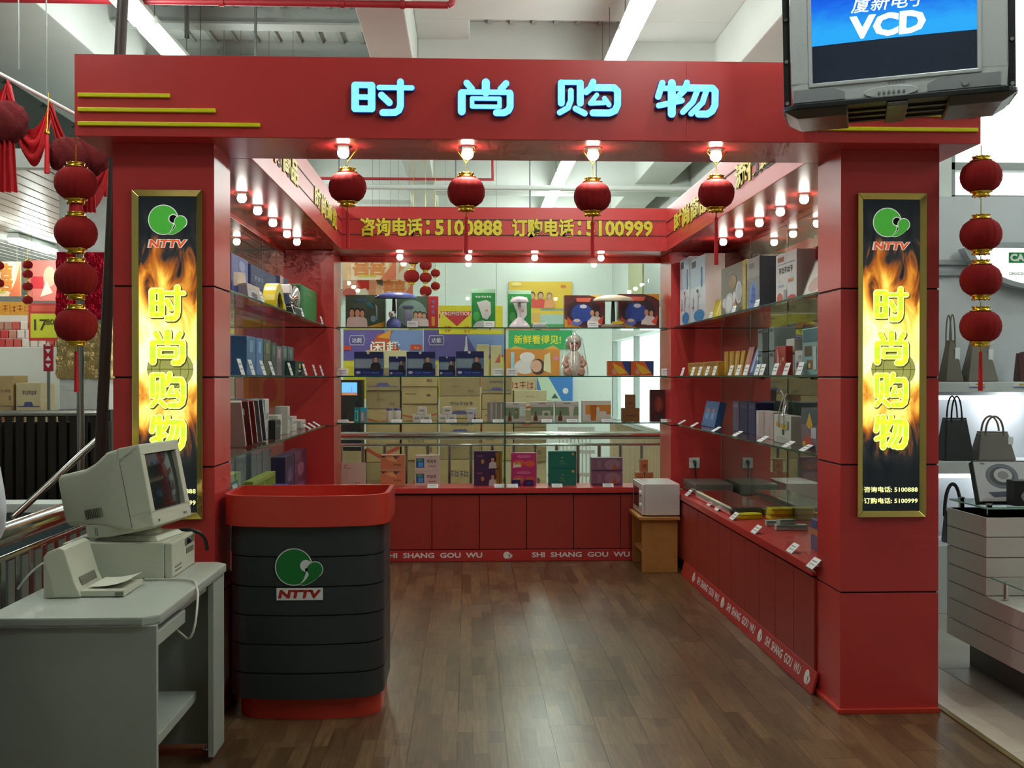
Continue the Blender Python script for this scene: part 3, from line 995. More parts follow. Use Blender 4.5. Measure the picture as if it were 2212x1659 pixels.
b.box(-0.1, 0.1, -0.0265, 0.0265, -0.003, 0.0, WHITEP)
b.text('NTTV', 0, 0, 0.037, EMR, 0.001, 0.05, 0.178, 0.2)
b.build('name_plate', rd, loc=(-0.729 - rd.location.x, 4.754 - 5.0, 0.558), rot=FACE)

# ------------------------------------------------------------------ grey computer desk
dx0, dx1, dy0, dy1 = -1.512, -0.972, 3.44, 4.465
dk = thing('computer_desk', 'pale grey laminate computer desk in the left foreground', 'desk', (-1.24, 3.95, 0))
b = MB()
c_ = 0.045
top = [(dx0, dy0), (dx1 - c_, dy0), (dx1, dy0 + c_ * 0.9), (dx1, dy1 - c_ * 0.9), (dx1 - c_, dy1), (dx0, dy1)]
b.prism(top, 0.722, 0.75, DESKGREY)
b.build('desk_top', dk, world=True, bevel=0.006)
b = MB(); b.prism([(p[0], p[1]) for p in top], 0.7195, 0.7225, DESKEDGE); b.build('edge_band', dk, world=True)
bxb('end_panel', dx0 + 0.02, dx1 - 0.004, 3.452, 3.474, 0.025, 0.7195, DESKGREY, dk, bevel=0.002)
bxb('end_panel', dx0 + 0.02, dx1 - 0.012, 4.415, 4.437, 0.025, 0.7195, DESKGREY, dk, bevel=0.002)
bxb('return_panel', dx1 - 0.034, dx1 - 0.012, 4.255, 4.415, 0.025, 0.7195, DESKGREY, dk, bevel=0.002)
bxb('modesty_panel', dx0 + 0.03, dx0 + 0.048, 3.474, 4.415, 0.12, 0.7195, DESKGREY, dk, bevel=0.002)
bxb('lower_shelf', dx0 + 0.048, -1.06, 3.474, 4.30, 0.236, 0.272, DESKGREY, dk, bevel=0.003)
bxb('partition', -1.075, -1.055, 3.56, 3.60, 0.272, 0.655, DESKGREY, dk, bevel=0.002)
dr = bxb('keyboard_drawer', -1.42, dx1 - 0.012, 3.49, 3.835, 0.645, 0.69, DESKGREY, dk, bevel=0.003)
bxb('drawer_runner', -1.40, -1.02, 3.478, 3.49, 0.655, 0.71, DESKEDGE, dk, bevel=0.001)
bxb('apron', dx1 - 0.06, dx1 - 0.04, 3.84, 4.26, 0.672, 0.7195, DESKGREY, dk, bevel=0.002)
foot = None
for (x, y) in ((dx1 - 0.06, 3.463), (dx0 + 0.06, 3.463), (dx1 - 0.08, 4.426), (dx0 + 0.06, 4.426)):
    if foot is None:
        b = MB(); b.lathe([(0.016, 0.0), (0.016, 0.008), (0.006, 0.01), (0.006, 0.03)], CHROME, 10)
        foot = b.build('levelling_foot', dk, loc=(x + 1.24, y - 3.95, 0))
    else:
        share(foot, 'levelling_foot', dk, (x + 1.24, y - 3.95, 0))

# desktop computer lying flat
pcx0, pcx1, pcy0, pcy1, pcz = -1.50, -1.098, 4.09, 4.43, 0.885
cp = thing('desktop_computer', 'flat beige desktop computer under the monitor', 'computer', (-1.3, 4.26, 0.75))
bxb('case', pcx0, pcx1 - 0.03, pcy0, pcy1, 0.752, pcz, BEIGE, cp, bevel=0.004)
fp = bxb('front_panel', pcx1 - 0.029, pcx1, pcy0 + 0.002, pcy1 - 0.002, 0.752, pcz - 0.002, BEIGE, cp, bevel=0.006)
for (y0, y1, z0, z1) in ((4.27, 4.41, 0.845, 0.872), (4.29, 4.40, 0.812, 0.832), (4.13, 4.22, 0.77, 0.775), (4.13, 4.22, 0.785, 0.79)):
    b = MB(); b.box(pcx1 - 0.001, pcx1 + 0.002, y0, y1, z0, z1, BEIGEDK)
    b.build('drive_slot', cp, world=True, bevel=0.0008)
b = MB(); b.tube([(pcx1 + 0.004, 4.30, 0.86), (pcx1 + 0.004, 4.315, 0.86)], 0.012, BLACK, 8); b.build('power_button', cp, world=True)

# CRT monitor, tilted up and turned towards the stall
mo = thing('crt_monitor', 'beige tube monitor tilted up on the desktop computer, screen facing the stall', 'monitor', (-1.153, 4.215, 1.100), rot=(Matrix.Rotation(math.radians(-9), 3, 'Z') @ Matrix.Rotation(math.radians(-11), 3, 'Y')).to_euler())
def loft(mb, secs, m, smooth=False):
    """sections: (x, halfwidth_y, z0, z1) joined along x, with rounded corners"""
    n = 20
    rings = []
    for (x, hy, z0, z1, rad) in secs:
        P_ = []
        for q, (sy, sz) in enumerate(((1, 1), (-1, 1), (-1, -1), (1, -1))):
            for k in range(5):
                a = q * PI / 2 + PI / 2 * k / 4
                cy = sy * (hy - rad); cz = (z1 - rad) if sz > 0 else (z0 + rad)
                P_.append((x, cy + rad * math.cos(a), cz + rad * math.sin(a)))
        rings.append(P_)
    vs = [p for r_ in rings for p in r_]
    fs = []
    for i in range(len(rings) - 1):
        for k in range(n):
            k2 = (k + 1) % n
            fs.append((i * n + k, i * n + k2, (i + 1) * n + k2, (i + 1) * n + k))
    mb.add(vs, fs, m, True)
    mb.add(rings[0], [tuple(range(n))[::-1]], m)
    mb.add(rings[-1], [tuple(range(n))], m)
b = MB()
loft(b, [(-0.365, 0.115, -0.085, 0.092, 0.02), (-0.355, 0.12, -0.095, 0.100, 0.02), (-0.25, 0.13, -0.108, 0.104, 0.02), (-0.20, 0.142, -0.118, 0.118, 0.02), (-0.135, 0.162, -0.140, 0.150, 0.016), (-0.088, 0.166, -0.146, 0.154, 0.012)], BEIGE)
b.build('rear_housing', mo)
b = MB()
# front bezel: four bars around the tube face
W_, H_ = 0.170, 0.152
sy, sz0, sz1 = 0.135, -0.100, 0.118
fr_ = [((-0.085, 0.0), (-W_, W_), (sz1, H_ + 0.004)), ((-0.085, 0.0), (-W_, W_), (-H_, sz0)), ((-0.085, 0.0), (-W_, -sy), (sz0, sz1)), ((-0.085, 0.0), (sy, W_), (sz0, sz1))]
for (xr, yr, zr) in fr_:
    b.box(xr[0], xr[1], yr[0], yr[1], zr[0], zr[1], BEIGE)
bz = b.build('bezel', mo, bevel=0.005)
b = MB()
vs, fs = [], []
for j in range(9):
    for i in range(9):
        u, v = -1 + 2 * i / 8, -1 + 2 * j / 8
        vs.append((-0.022 + 0.012 * (1 - 0.5 * u * u - 0.5 * v * v), u * (sy + 0.002), (sz0 + sz1) / 2 + v * ((sz1 - sz0) / 2 + 0.002)))
for j in range(8):
    for i in range(8):
        a = j * 9 + i
        fs.append((a, a + 1, a + 10, a + 9))
b.add(vs, fs, mat('dark_picture_tube', (36, 42, 44), 0.05, coat=0.6), True)
b.build('screen', mo)
b = MB(); b.box(0.0, 0.0025, 0.10, 0.125, -0.135, -0.128, BEIGEDK); b.box(0.0, 0.003, -0.125, -0.115, -0.137, -0.129, mat('green_led', (60, 140, 60), 0.4)); b.build('control_button', mo)
for r_ in range(2):
    for i in range(13):
        b = MB()
        z0 = -0.082 if r_ == 0 else -0.148
        b.box(-0.27 + i * 0.0072 + (0 if r_ == 0 else 0.02), -0.2665 + i * 0.0072 + (0 if r_ == 0 else 0.02), -0.1425 - (0.0 if r_ == 0 else -0.012), -0.13, z0, z0 + (0.036 if r_ == 0 else 0.03), BEIGEDK)
        b.build('vent_slot', mo)
b = MB()
loft(b, [(-0.285, 0.125, -0.155, -0.10, 0.01), (-0.20, 0.135, -0.162, -0.11, 0.01), (-0.09, 0.150, -0.160, -0.13, 0.008), (-0.012, 0.15, -0.158, -0.146, 0.005)], BEIGE)
b.build('under_cover', mo)
FOOT_L = (Matrix.LocRotScale(mo.location, mo.rotation_euler, None)).inverted() @ Matrix.LocRotScale(Vector((-1.262, 4.25, 0.8855)), Euler((0, 0, math.radians(-9))), None)
b = MB()
b.hexa([(-0.125, -0.12, 0), (0.125, -0.12, 0), (0.125, 0.12, 0), (-0.125, 0.12, 0)], [(-0.105, -0.10, 0.018), (0.11, -0.10, 0.018), (0.11, 0.10, 0.018), (-0.105, 0.10, 0.018)], BEIGE)
b.xf(0, FOOT_L); b.build('foot_plate', mo, bevel=0.005)
b = MB(); b.lathe([(0.085, 0.016), (0.08, 0.03), (0.06, 0.048), (0.02, 0.062)], BEIGE, 20); b.xf(0, FOOT_L); b.build('swivel_ball', mo)

# printer
pr = thing('printer', 'small beige printer with paper tray on the computer desk', 'printer', (-1.33, 3.85, 0.75))
b = MB()
prof = [(-1.437, 0.752), (-1.312, 0.752), (-1.318, 0.772), (-1.332, 0.80), (-1.366, 0.915), (-1.385, 0.922), (-1.425, 0.906), (-1.437, 0.89)]
b.prism(prof, 3.742, 3.985, BEIGE, axis='y')
b.build('body', pr, world=True, bevel=0.005)
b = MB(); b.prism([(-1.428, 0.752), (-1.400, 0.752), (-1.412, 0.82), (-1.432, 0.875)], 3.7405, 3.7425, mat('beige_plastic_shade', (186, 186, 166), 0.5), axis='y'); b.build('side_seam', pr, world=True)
b = MB(); b.hexa([(-1.336, 3.79, 0.790), (-1.322, 3.79, 0.785), (-1.322, 3.94, 0.785), (-1.336, 3.94, 0.790)], [(-1.345, 3.79, 0.815), (-1.331, 3.79, 0.812), (-1.331, 3.94, 0.812), (-1.345, 3.94, 0.815)], BEIGEDK); b.build('paper_slot', pr, world=True, bevel=0.001)
tr_ = bxb('paper_tray', -1.316, -1.172, 3.755, 3.975, 0.752, 0.774, BEIGE, pr, bevel=0.004)
b = MB()
sh = bez((-1.30, 0.782), (-1.25, 0.779), (-1.21, 0.786), (-1.17, 0.800), 8)
b.add([(p[0], y, p[1]) for p in sh for y in (3.785, 3.965)], [(2 * i, 2 * i + 2, 2 * i + 3, 2 * i + 1) for i in range(8)], mat('paper', (222, 222, 204), 0.6), True)
b.build('paper_sheet', pr, world=True)
b = MB(); b.box(-1.20, -1.172, 3.75, 3.756, 0.757, 0.768, BEIGEDK); b.build('tray_grip', pr, world=True, bevel=0.001)
CABLEW = mat('white_cable', (206, 204, 190), 0.5)
def cable(label, pts, r, m):
    b = MB(); b.tube(pts, r, m, 6)
    return tag(b.build('cable', None), label, 'cable')
cable('white cable curling from the desktop computer over the desk edge', bez((-1.19, 4.06, 0.755), (-1.12, 4.05, 0.756), (-1.02, 4.07, 0.757), (-0.985, 3.98, 0.757), 10) + bez((-0.962, 3.93, 0.75), (-0.935, 3.80, 0.70), (-0.93, 3.76, 0.60), (-0.965, 3.78, 0.60), 10)[1:] + bez((-0.975, 3.79, 0.605), (-1.0, 3.80, 0.62), (-1.02, 3.81, 0.635), (-1.03, 3.815, 0.64), 5)[1:], 0.0042, CABLEW)
cable('white cable hanging behind the printer', bez((-1.437, 3.92, 0.86), (-1.47, 3.92, 0.865), (-1.53, 3.90, 0.84), (-1.57, 3.86, 0.76), 10), 0.0045, CABLEW)
cable('dark cable bundle behind the desktop computer', bez((-1.16, 4.40, 0.889), (-1.07, 4.40, 0.90), (-1.05, 4.42, 0.86), (-1.06, 4.47, 0.80), 10), 0.008, BLACK)

# ------------------------------------------------------------------ microwave on a wooden stand
WOOD = mat('pine_board', (196, 142, 76), 0.5, var=0.10, vscale=9)
mwx0, mwx1, mwy0, mwy1, mwz0, mwz1 = 1.343, 1.633, 8.31, 8.80, 0.436, 0.678
ws = thing('wooden_stand', 'small pine stand under the white microwave', 'stand', ((mwx0 + mwx1) / 2, 8.58, 0))
bxb('stand_top', mwx0 - 0.03, mwx1 - 0.006, 8.27, 8.82, 0.405, 0.428, WOOD, ws, bevel=0.003)
bxb('side_panel', mwx0 - 0.005, mwx1 - 0.02, 8.295, 8.317, 0.0, 0.405, WOOD, ws, bevel=0.002)
bxb('side_panel', mwx0 - 0.005, mwx1 - 0.02, 8.775, 8.797, 0.0, 0.405, WOOD, ws, bevel=0.002)
bxb('shelf_board', mwx0 + 0.01, mwx1 - 0.035, 8.317, 8.775, 0.14, 0.16, WOOD, ws, bevel=0.002)
MWW = mat('white_enamel', (226, 222, 220), 0.3)
mw = thing('microwave_oven', 'white microwave oven on the pine stand', 'microwave', ((mwx0 + mwx1) / 2, 8.58, mwz0 - 0.008))
bxb('body', mwx0 + 0.02, mwx1, mwy0, mwy1, mwz0, mwz1, MWW, mw, bevel=0.005)
bxb('door', mwx0, mwx0 + 0.019, mwy0 + 0.125, mwy1 - 0.002, mwz0 + 0.004, mwz1 - 0.004, MWW, mw, bevel=0.005)
bxb('door_window', mwx0 - 0.002, mwx0 + 0.004, mwy0 + 0.17, mwy1 - 0.05, mwz0 + 0.045, mwz1 - 0.045, mat('smoked_window', (70, 56, 50), 0.1), mw, bevel=0.001)
bxb('control_panel', mwx0, mwx0 + 0.019, mwy0 + 0.002, mwy0 + 0.122, mwz0 + 0.004, mwz1 - 0.004, MWW, mw, bevel=0.005)
for z in (mwz0 + 0.07, mwz0 + 0.165):
    b = MB(); b.tube([(mwx0, mwy0 + 0.06, z), (mwx0 - 0.016, mwy0 + 0.06, z)], [0.024, 0.02], MWW, 16); b.build('knob', mw, world=True)
for (x, y) in ((mwx0 + 0.05, mwy0 + 0.05), (mwx1 - 0.05, mwy0 + 0.05), (mwx0 + 0.05, mwy1 - 0.05), (mwx1 - 0.05, mwy1 - 0.05)):
    b = MB(); b.lathe([(0.012, -0.008), (0.012, 0.002)], BLACK, 8, (x, y, mwz0)); b.build('foot', mw, world=True)

# ------------------------------------------------------------------ paper lanterns
LANT = {}
def lantern_parts(t, r, z, tassel=0.0, cord_top=0.0, loop=False):
    """one lantern whose middle is at height z above the thing's origin"""
    if 'body' not in LANT:
        b = MB()
        prof = [(0.36, -0.78), (0.62, -0.70), (0.84, -0.52), (0.97, -0.24), (1.0, 0.0), (0.97, 0.24), (0.84, 0.52), (0.62, 0.70), (0.36, 0.78)]
        b.lathe([(p[0], p[1]) for p in prof], VELVET, 48, rib=0.05, ribs=16)
        LANT['body'] = b
        b = MB()
        b.lathe([(0.52, -0.01), (0.55, 0.03), (0.40, 0.06), (0.40, 0.18), (0.43, 0.22), (0.30, 0.22), (0.28, 0.05)], GOLDTRIM, 20)
        for k in range(10):
            a = 2 * PI * k / 10
            b.lathe([(0.0001, -0.05), (0.05, 0.0), (0.0001, 0.05)], GOLDTRIM, 6, (0.41 * math.cos(a), 0.41 * math.sin(a), 0.22))
        LANT['cap'] = b
    def put(mb, name, loc, rot=(0, 0, 0)):
        k = 'mesh_' + name
        if k not in LANT:
            LANT[k] = mb.build(name, t, loc=loc, rot=rot)
            LANT[k].scale = (r, r, r)
            return LANT[k]
        return share(LANT[k], name, t, loc, rot, (r, r, r))
    put(LANT['body'], 'lantern_body', (0, 0, z))
    put(LANT['cap'], 'gold_cap', (0, 0, z + 0.76 * r))
    put(LANT['cap'], 'gold_cap', (0, 0, z - 0.76 * r), (PI, 0, 0))
    if tassel:
        b = MB()
        zt = z - 0.95 * r
        b.tube([(0, 0, zt), (0, 0, zt - 0.03)], 0.004, GOLDTRIM, 6)
        b.lathe([(0.010, zt - tassel), (0.0085, zt - tassel * 0.5), (0.007, zt - 0.045), (0.009, zt - 0.035), (0.003, zt - 0.025)], SILKRED, 10)
        b.build('tassel', t)
    if cord_top:
        b = MB()
        b.tube([(0, 0, z + 0.9 * r), (0, 0, cord_top)], 0.0022, GOLDTRIM, 5)
        b.build('cord', t)
YL = 4.84
for k, (px, z, rad, zh) in enumerate(((-0.530, 2.340, 0.084, 0), (-0.006, 2.322, 0.084, 1), (0.557, 2.305, 0.084, 1), (1.114, 2.323, 0.082, 1))):
    t = thing('red_lantern', 'red ribbed lantern with gold caps under the entrance header, ' + ORB[k], 'lantern', (px, YL, 0), group='lanterns under the entrance header')
    lantern_parts(t, rad, z, tassel=0.19 if k != 3 else 0.24, cord_top=2.455)
    b = MB()
    b.tube([(-0.045, 0, 2.512), (0, 0, 2.452), (0.045, 0, 2.512)] if zh else [(0, 0, 2.452), (0.045, 0, 2.512)], 0.0035, GOLDTRIM, 6)
    b.build('hanging_loop', t)
SEQ = ('topmost', 'second from the top', 'third from the top', 'lowest')
for side, px, ys_, nm in (('left', -1.663, (2.324, 2.114, 1.919, 1.721), 'string beside the foil-wrapped column'), ('right', 2.256, (2.383, 2.127, 1.928, 1.724), 'string in front of the handbag shelves')):
    for k, z in enumerate(ys_):
        t = thing('red_lantern', 'red ribbed lantern, %s of the %s' % (SEQ[k], nm), 'lantern', (px, 4.70, 0), group='lanterns of the ' + nm)
        up_ = 2.52 if k == 0 else ys_[k - 1] - 0.095
        lantern_parts(t, 0.088, z, tassel=0.20 if k == 3 else 0.0, cord_top=up_)
        if side == 'left' and k == 0:
            b = MB(); b.lathe([(0.032, z - 0.15), (0.026, z - 0.085)], SILKRED, 12); b.build('fringe', t)

# ------------------------------------------------------------------ television hung from the ceiling
TVG = mat('tv_silver_grey', (206, 208, 208), 0.35, metal=0.1)
TVG2 = mat('tv_dark_grey', (158, 160, 162), 0.4, metal=0.1)
YW, TL, RL = math.radians(-20), math.radians(6), math.radians(-1.0)
tvp = (1.512, 3.780, 2.493)
tv = thing('television', 'silver tube television hung from the ceiling, showing white letters on blue', 'television', tvp, rot=(Matrix.Rotation(YW, 3, 'Z') @ Matrix.Rotation(TL, 3, 'X') @ Matrix.Rotation(RL, 3, 'Y')).to_euler())
TW, TH = 0.356, 0.60            # half width, height
sx0, sx1, sz0_, sz1_ = -0.285, 0.262, 0.068, 0.515
b = MB()
for (x0, x1, z0, z1) in ((-TW, TW, 0.0, sz0_), (-TW, TW, sz1_, TH), (-TW, sx0, sz0_, sz1_), (sx1, TW, sz0_, sz1_)):
    b.box(x0, x1, 0.0, 0.07, z0, z1, TVG)
b.build('bezel', tv, bevel=0.004)
b = MB()
for (x0, x1, z0, z1) in ((sx0 - 0.014, sx0, sz0_ - 0.012, sz1_ + 0.012), (sx1, sx1 + 0.014, sz0_ - 0.012, sz1_ + 0.012), (sx0 - 0.014, sx1 + 0.014, sz0_ - 0.014, sz0_), (sx0 - 0.014, sx1 + 0.014, sz1_, sz1_ + 0.014)):
    b.box(x0, x1, -0.007, 0.03, z0, z1, mat('tv_light_trim', (214, 216, 216), 0.3, metal=0.2))
b.build('screen_trim', tv, bevel=0.003)
for (x0, x1) in ((-TW + 0.004, -0.175), (0.10, TW - 0.02)):
    b = MB(); b.prism([(x0, 0.004), (x1, 0.004), (x1, 0.030), (x1 - 0.04 if x0 < 0 else x1, 0.050), (x0 + 0.04 if x0 > 0 else x0, 0.050), (x0, 0.030)], -0.004, 0.01, TVG2, axis='y'); b.build('speaker_grille', tv, bevel=0.001)
b = MB()
b.prism([(0.09 * math.cos(2 * PI * k / 24) - 0.02, 0.016 + 0.020 * math.sin(2 * PI * k / 24)) for k in range(24)], -0.007, 0.01, mat('tv_light_trim', (0, 0, 0)), axis='y')
b.build('button_panel', tv, bevel=0.001)
for k in range(6):
    b = MB(); b.tube([(-0.06 + k * 0.0165, -0.007, 0.014), (-0.06 + k * 0.0165, -0.013, 0.014)], 0.0045, CHROME, 8); b.build('button', tv)
b = MB(); b.tube([(0.222, 0.0, 0.024), (0.222, -0.01, 0.024)], 0.012, TVG2, 14); b.build('power_button', tv)
b = MB(); b.text('DA', -0.05, 0.047, 0.012, mat('tv_light_trim', (0, 0, 0)), 0.001, 0.02, 0.03); [b.quad(-0.03 + 0.012 * k, 0.042, -0.021 + 0.012 * k, 0.051, 0.001, TVG2) for k in range(5)]; b.build('maker_name', tv, rot=FACE, loc=(0, -0.001, 0))
def tube_screen():
    m = bpy.data.materials.new('television_picture')
    m.use_nodes = True
    nt = m.node_tree; L = nt.links.new
    bs = nt.nodes['Principled BSDF']
    bs.inputs['Roughness'].default_value = 0.05
    bs.inputs['Base Color'].default_value = (0.01, 0.012, 0.016, 1)
    tc = nt.nodes.new('ShaderNodeTexCoord'); sp = nt.nodes.new('ShaderNodeSeparateXYZ')
    L(tc.outputs['Generated'], sp.inputs[0])
    mp = nt.nodes.new('ShaderNodeMapping'); mp.inputs['Scale'].default_value = (2, 2, 9)
    L(tc.outputs['Generated'], mp.inputs['Vector'])
    no = nt.nodes.new('ShaderNodeTexNoise'); no.inputs['Scale'].default_value = 1.5
    L(mp.outputs[0], no.inputs['Vector'])
    ad = nt.nodes.new('ShaderNodeMath'); ad.operation = 'MULTIPLY_ADD'; ad.inputs[1].default_value = 0.22; 
    L(no.outputs['Fac'], ad.inputs[0]); L(sp.outputs['Z'], ad.inputs[2])
    r_ = nt.nodes.new('ShaderNodeValToRGB')
    e = r_.color_ramp.elements
    e[0].position = 0.25; e[0].color = (0.02, 0.42, 1.0, 1)
    e[1].position = 1.0; e[1].color = (0.0, 0.04, 0.55, 1)
    q = e.new(0.55); q.color = (0.004, 0.13, 0.86, 1)
    L(ad.outputs[0], r_.inputs[0]); L(r_.outputs[0], bs.inputs['Emission Color'])
    bs.inputs['Emission Strength'].default_value = 0.95
    m.cycles.emission_sampling = 'NONE'
    return m
TVPIC = tube_screen()
TVOFF = mat('unlit_tube_glass', (46, 54, 74), 0.06, coat=0.5)
b = MB()
zsplit = sz0_ + 0.132
def scr(z0, z1, m, y=0.014):
    vs, fs = [], []
    for j in range(7):
        for i in range(13):
            u, v = i / 12, j / 6
            x = sx0 + (sx1 - sx0) * u; z = z0 + (z1 - z0) * v
            bow = 0.012 * (1 - (2 * u - 1) ** 2)
            vs.append((x, y - bow, z))
    for j in range(6):
        for i in range(12):
            a = j * 13 + i
            fs.append((a, a + 1, a + 14, a + 13))
    q = MB(); q.add(vs, fs, m, True)
    return q
scr(sz0_, sz1_, TVOFF).build('picture_tube', tv)
scr(zsplit, sz1_, TVPIC, 0.0125).build('lit_picture', tv)
LITW = mat('lit_white_caption', (236, 248, 255), 0.3, emit=1.0)
def caption(s, x, z, h, w, name, shear=0.0, bold=0.05):
    q = MB(); q.text(s, 0, 0, h, LITW, 0, bold, w, shear)
    q.build(name, tv, loc=(x, -0.004, z), rot=FACE)
caption('VCD', -0.03, zsplit + 0.047, 0.080, 0.255, 'caption_letters', 0.05, 0.05)
caption('厦新电子', -0.02, zsplit + 0.122, 0.050, 0.25, 'caption_characters', 0.25, 0.008)
caption('Amoi', -0.10, zsplit + 0.190, 0.062, 0.24, 'caption_name', 0.25, 0.04)
b = MB()
sec = [(0.07, TW - 0.006, 0.004, TH - 0.006), (0.16, TW - 0.01, 0.008, TH - 0.02), (0.36, 0.24, 0.07, 0.48), (0.46, 0.18, 0.10, 0.42)]
vs, fs = [], []
for (y, hx, z0, z1) in sec:
    vs += [(-hx, y, z0), (hx, y, z0), (hx, y, z1), (-hx, y, z1)]
for i in range(3):
    for k in range(4):
        k2 = (k + 1) % 4
        fs.append((i * 4 + k, i * 4 + k2, (i + 1) * 4 + k2, (i + 1) * 4 + k))
fs.append((12, 13, 14, 15)); fs.append((3, 2, 1, 0))
b.add(vs, fs, TVG2)
b.build('rear_housing', tv, bevel=0.01)

tb = thing('television_bracket', 'black ceiling bracket with a metal tray carrying the television', 'bracket', (tvp[0], tvp[1], tvp[2] - 0.03), rz=YW)
TRAYM = mat('tray_metal', (92, 84, 78), 0.35, metal=0.6)
b = MB()
hw, dd = 0.40, 0.44
def tray_outline(hw, y0, y1, r):
    P_ = []
    for q, (cx_, cy_) in enumerate(((hw - r, y1 - r), (-hw + r, y1 - r), (-hw + r, y0 + r), (hw - r, y0 + r))):
        for k in range(7):
            a = q * PI / 2 + PI / 2 * k / 6
            P_.append((cx_ + r * math.cos(a), cy_ + r * math.sin(a)))
    return P_
RT = Matrix.Rotation(TL * 0.6, 4, 'X') @ Matrix.Rotation(RL, 4, 'Y')
def tray_part(name, fn, bevel=0.003):
    q = MB(); fn(q); q.xf(0, RT); return q.build(name, tb, bevel=bevel)
tray_part('tray_rim', lambda q: q.prism(tray_outline(0.392, -0.05, 0.32, 0.07), 0.004, 0.022, BLACK))
for xa, xb in ((-0.388, -0.165), (0.165, 0.388)):
    tray_part('tray_wing', lambda q, xa=xa, xb=xb: q.hexa([(xa + (0.05 if xa < 0 else 0), -0.02, -0.026), (xb - (0.05 if xb > 0.2 else 0), -0.02, -0.026), (xb - (0.05 if xb > 0.2 else 0), 0.29, -0.026), (xa + (0.05 if xa < 0 else 0), 0.29, -0.026)], [(xa, -0.045, 0.004), (xb, -0.045, 0.004), (xb, 0.315, 0.004), (xa, 0.315, 0.004)], TRAYM), 0.006)
tray_part('cross_strap', lambda q: q.box(-0.035, 0.035, -0.045, 0.315, -0.014, 0.002, TRAYM))
for y in (0.05, 0.16, 0.27):
    tray_part('cross_bar', lambda q, y=y: q.box(-0.17, 0.17, y, y + 0.03, -0.006, 0.001, BLACK))
for sx in (-1, 1):
    tray_part('side_arm', lambda q, sx=sx: q.box(sx * 0.376 - 0.012, sx * 0.376 + 0.012, 0.03, 0.075, 0.0, 0.75, BLACK))
    for k in range(5):
        tray_part('bolt', lambda q, sx=sx, k=k: q.tube([(sx * 0.376, 0.03, 0.04 + k * 0.15), (sx * 0.376, 0.022, 0.04 + k * 0.15)], 0.007, CHROME, 8), 0)
tray_part('top_bar', lambda q: q.box(-0.402, 0.402, 0.05, 0.12, 0.75, 0.79, BLACK))
q = MB(); q.tube([(0, 0.085, 0.75), (0, 0.085, 2.25)], 0.03, BLACK, 12); q.build('ceiling_pole', tb)

# ------------------------------------------------------------------ goods on the shelves
def decal(mb, w, h, d, i=0):
    k = d[0]
    z = 0.0008 + 0.00035 * i
    if k == 'r':
        _, u0, v0, u1, v1, c = d[:6]; mb.quad((u0 - 0.5) * w, v0 * h, (u1 - 0.5) * w, v1 * h, z, pc(*c))
    elif k == 'e':
        _, u, v, ru, rv, c = d[:6]; mb.disc((u - 0.5) * w, v * h, ru * w, rv * h, z, pc(*c), 18)
    elif k == 'p':
        _, pts, c = d[:3]; mb.shape([((p[0] - 0.5) * w, p[1] * h) for p in pts], z, pc(*c))
    elif k == 't':
        _, s, u, v, hh, c = d[:6]
        if s[0] == '#':                  # print too blurred to read: rows of small strokes
            n = int(s[1:]); tw = (d[6] * w) if len(d) > 6 else n * hh * h * 1.1
            cw = tw / n
            for i in range(n):
                xa = (u - 0.5) * w - tw / 2 + i * cw; za = v * h - hh * h / 2; H2 = hh * h
                for (a0, b0, a1, b1) in (((0.05, 0.8, 0.85, 0.95), (0.4, 0.0, 0.55, 1.0), (0.05, 0.35, 0.85, 0.5)), ((0.05, 0.0, 0.2, 1.0), (0.3, 0.1, 0.85, 0.25), (0.3, 0.6, 0.85, 0.75), (0.6, 0.0, 0.75, 0.9)))[i % 2]:
                    mb.quad(xa + a0 * cw, za + b0 * H2, xa + a1 * cw, za + b1 * H2, z, pc(*c))
            return
        mb.text(s, (u - 0.5) * w, v * h, hh * h, pc(*c), z, 0.015, (d[6] * w) if len(d) > 6 else None)

def layer(d):
    """printing order: plain areas first, then the marks drawn over them, lettering last"""
    k = {'r': 6, 'e': 6, 'p': 3, 't': 99}[d[0]]
    return 9 if d[0] == 't' else (d[k] if len(d) > k else (0 if d[0] == 'r' else 1))

def man(u, v, s, shirt, skin=(196, 150, 120), hair=(34, 26, 24), a=1.0):
    """a small printed half figure"""
    return [('p', [(u - 0.20 * s * a, v), (u + 0.20 * s * a, v), (u + 0.17 * s * a, v + 0.34 * s), (u + 0.06 * s * a, v + 0.44 * s), (u - 0.06 * s * a, v + 0.44 * s), (u - 0.17 * s * a, v + 0.34 * s)], shirt, 2),
            ('e', u, v + 0.60 * s, 0.10 * s * a, 0.17 * s, hair, 2), ('e', u, v + 0.56 * s, 0.08 * s * a, 0.14 * s, skin, 3)]

def product(name, label, cat, loc, w, d, h, m, dec=(), rz=0.0, lean=0.0, group=None, side=None, bevel=0.0015, tape=None):
    t = thing(name, label, cat, loc, rot=(Matrix.Rotation(rz, 3, 'Z') @ Matrix.Rotation(-lean, 3, 'X')).to_euler(), group=group)
    b = MB(); b.box(-w / 2, w / 2, 0, d, 0, h, m); b.build('body', t, bevel=bevel, seg=1)
    if dec:
        b = MB()
        for i, q in enumerate(sorted(dec, key=layer)): decal(b, w, h, q, i)
        b.build('printed_front', t, rot=FACE)
    if side:
        for sx in (-1, 1):
            b = MB(); 
            x = sx * (w / 2 + 0.0008)
            b.add([(x, 0.004, 0.004), (x, d - 0.004, 0.004), (x, d - 0.004, h - 0.004), (x, 0.004, h - 0.004)], [(0, 1, 2, 3)], side); b.build('printed_side', t)
    return t

def bk(name, label, cat, x0, x1, zt, z, m, dec=(), y=8.98, d=0.07, **kw):
    """something on the rear shelves, from its left and right edge and its top"""
    return product(name, label, cat, ((x0 + x1) / 2, y, z + 0.0008), x1 - x0, d, zt - z, m, dec, **kw)

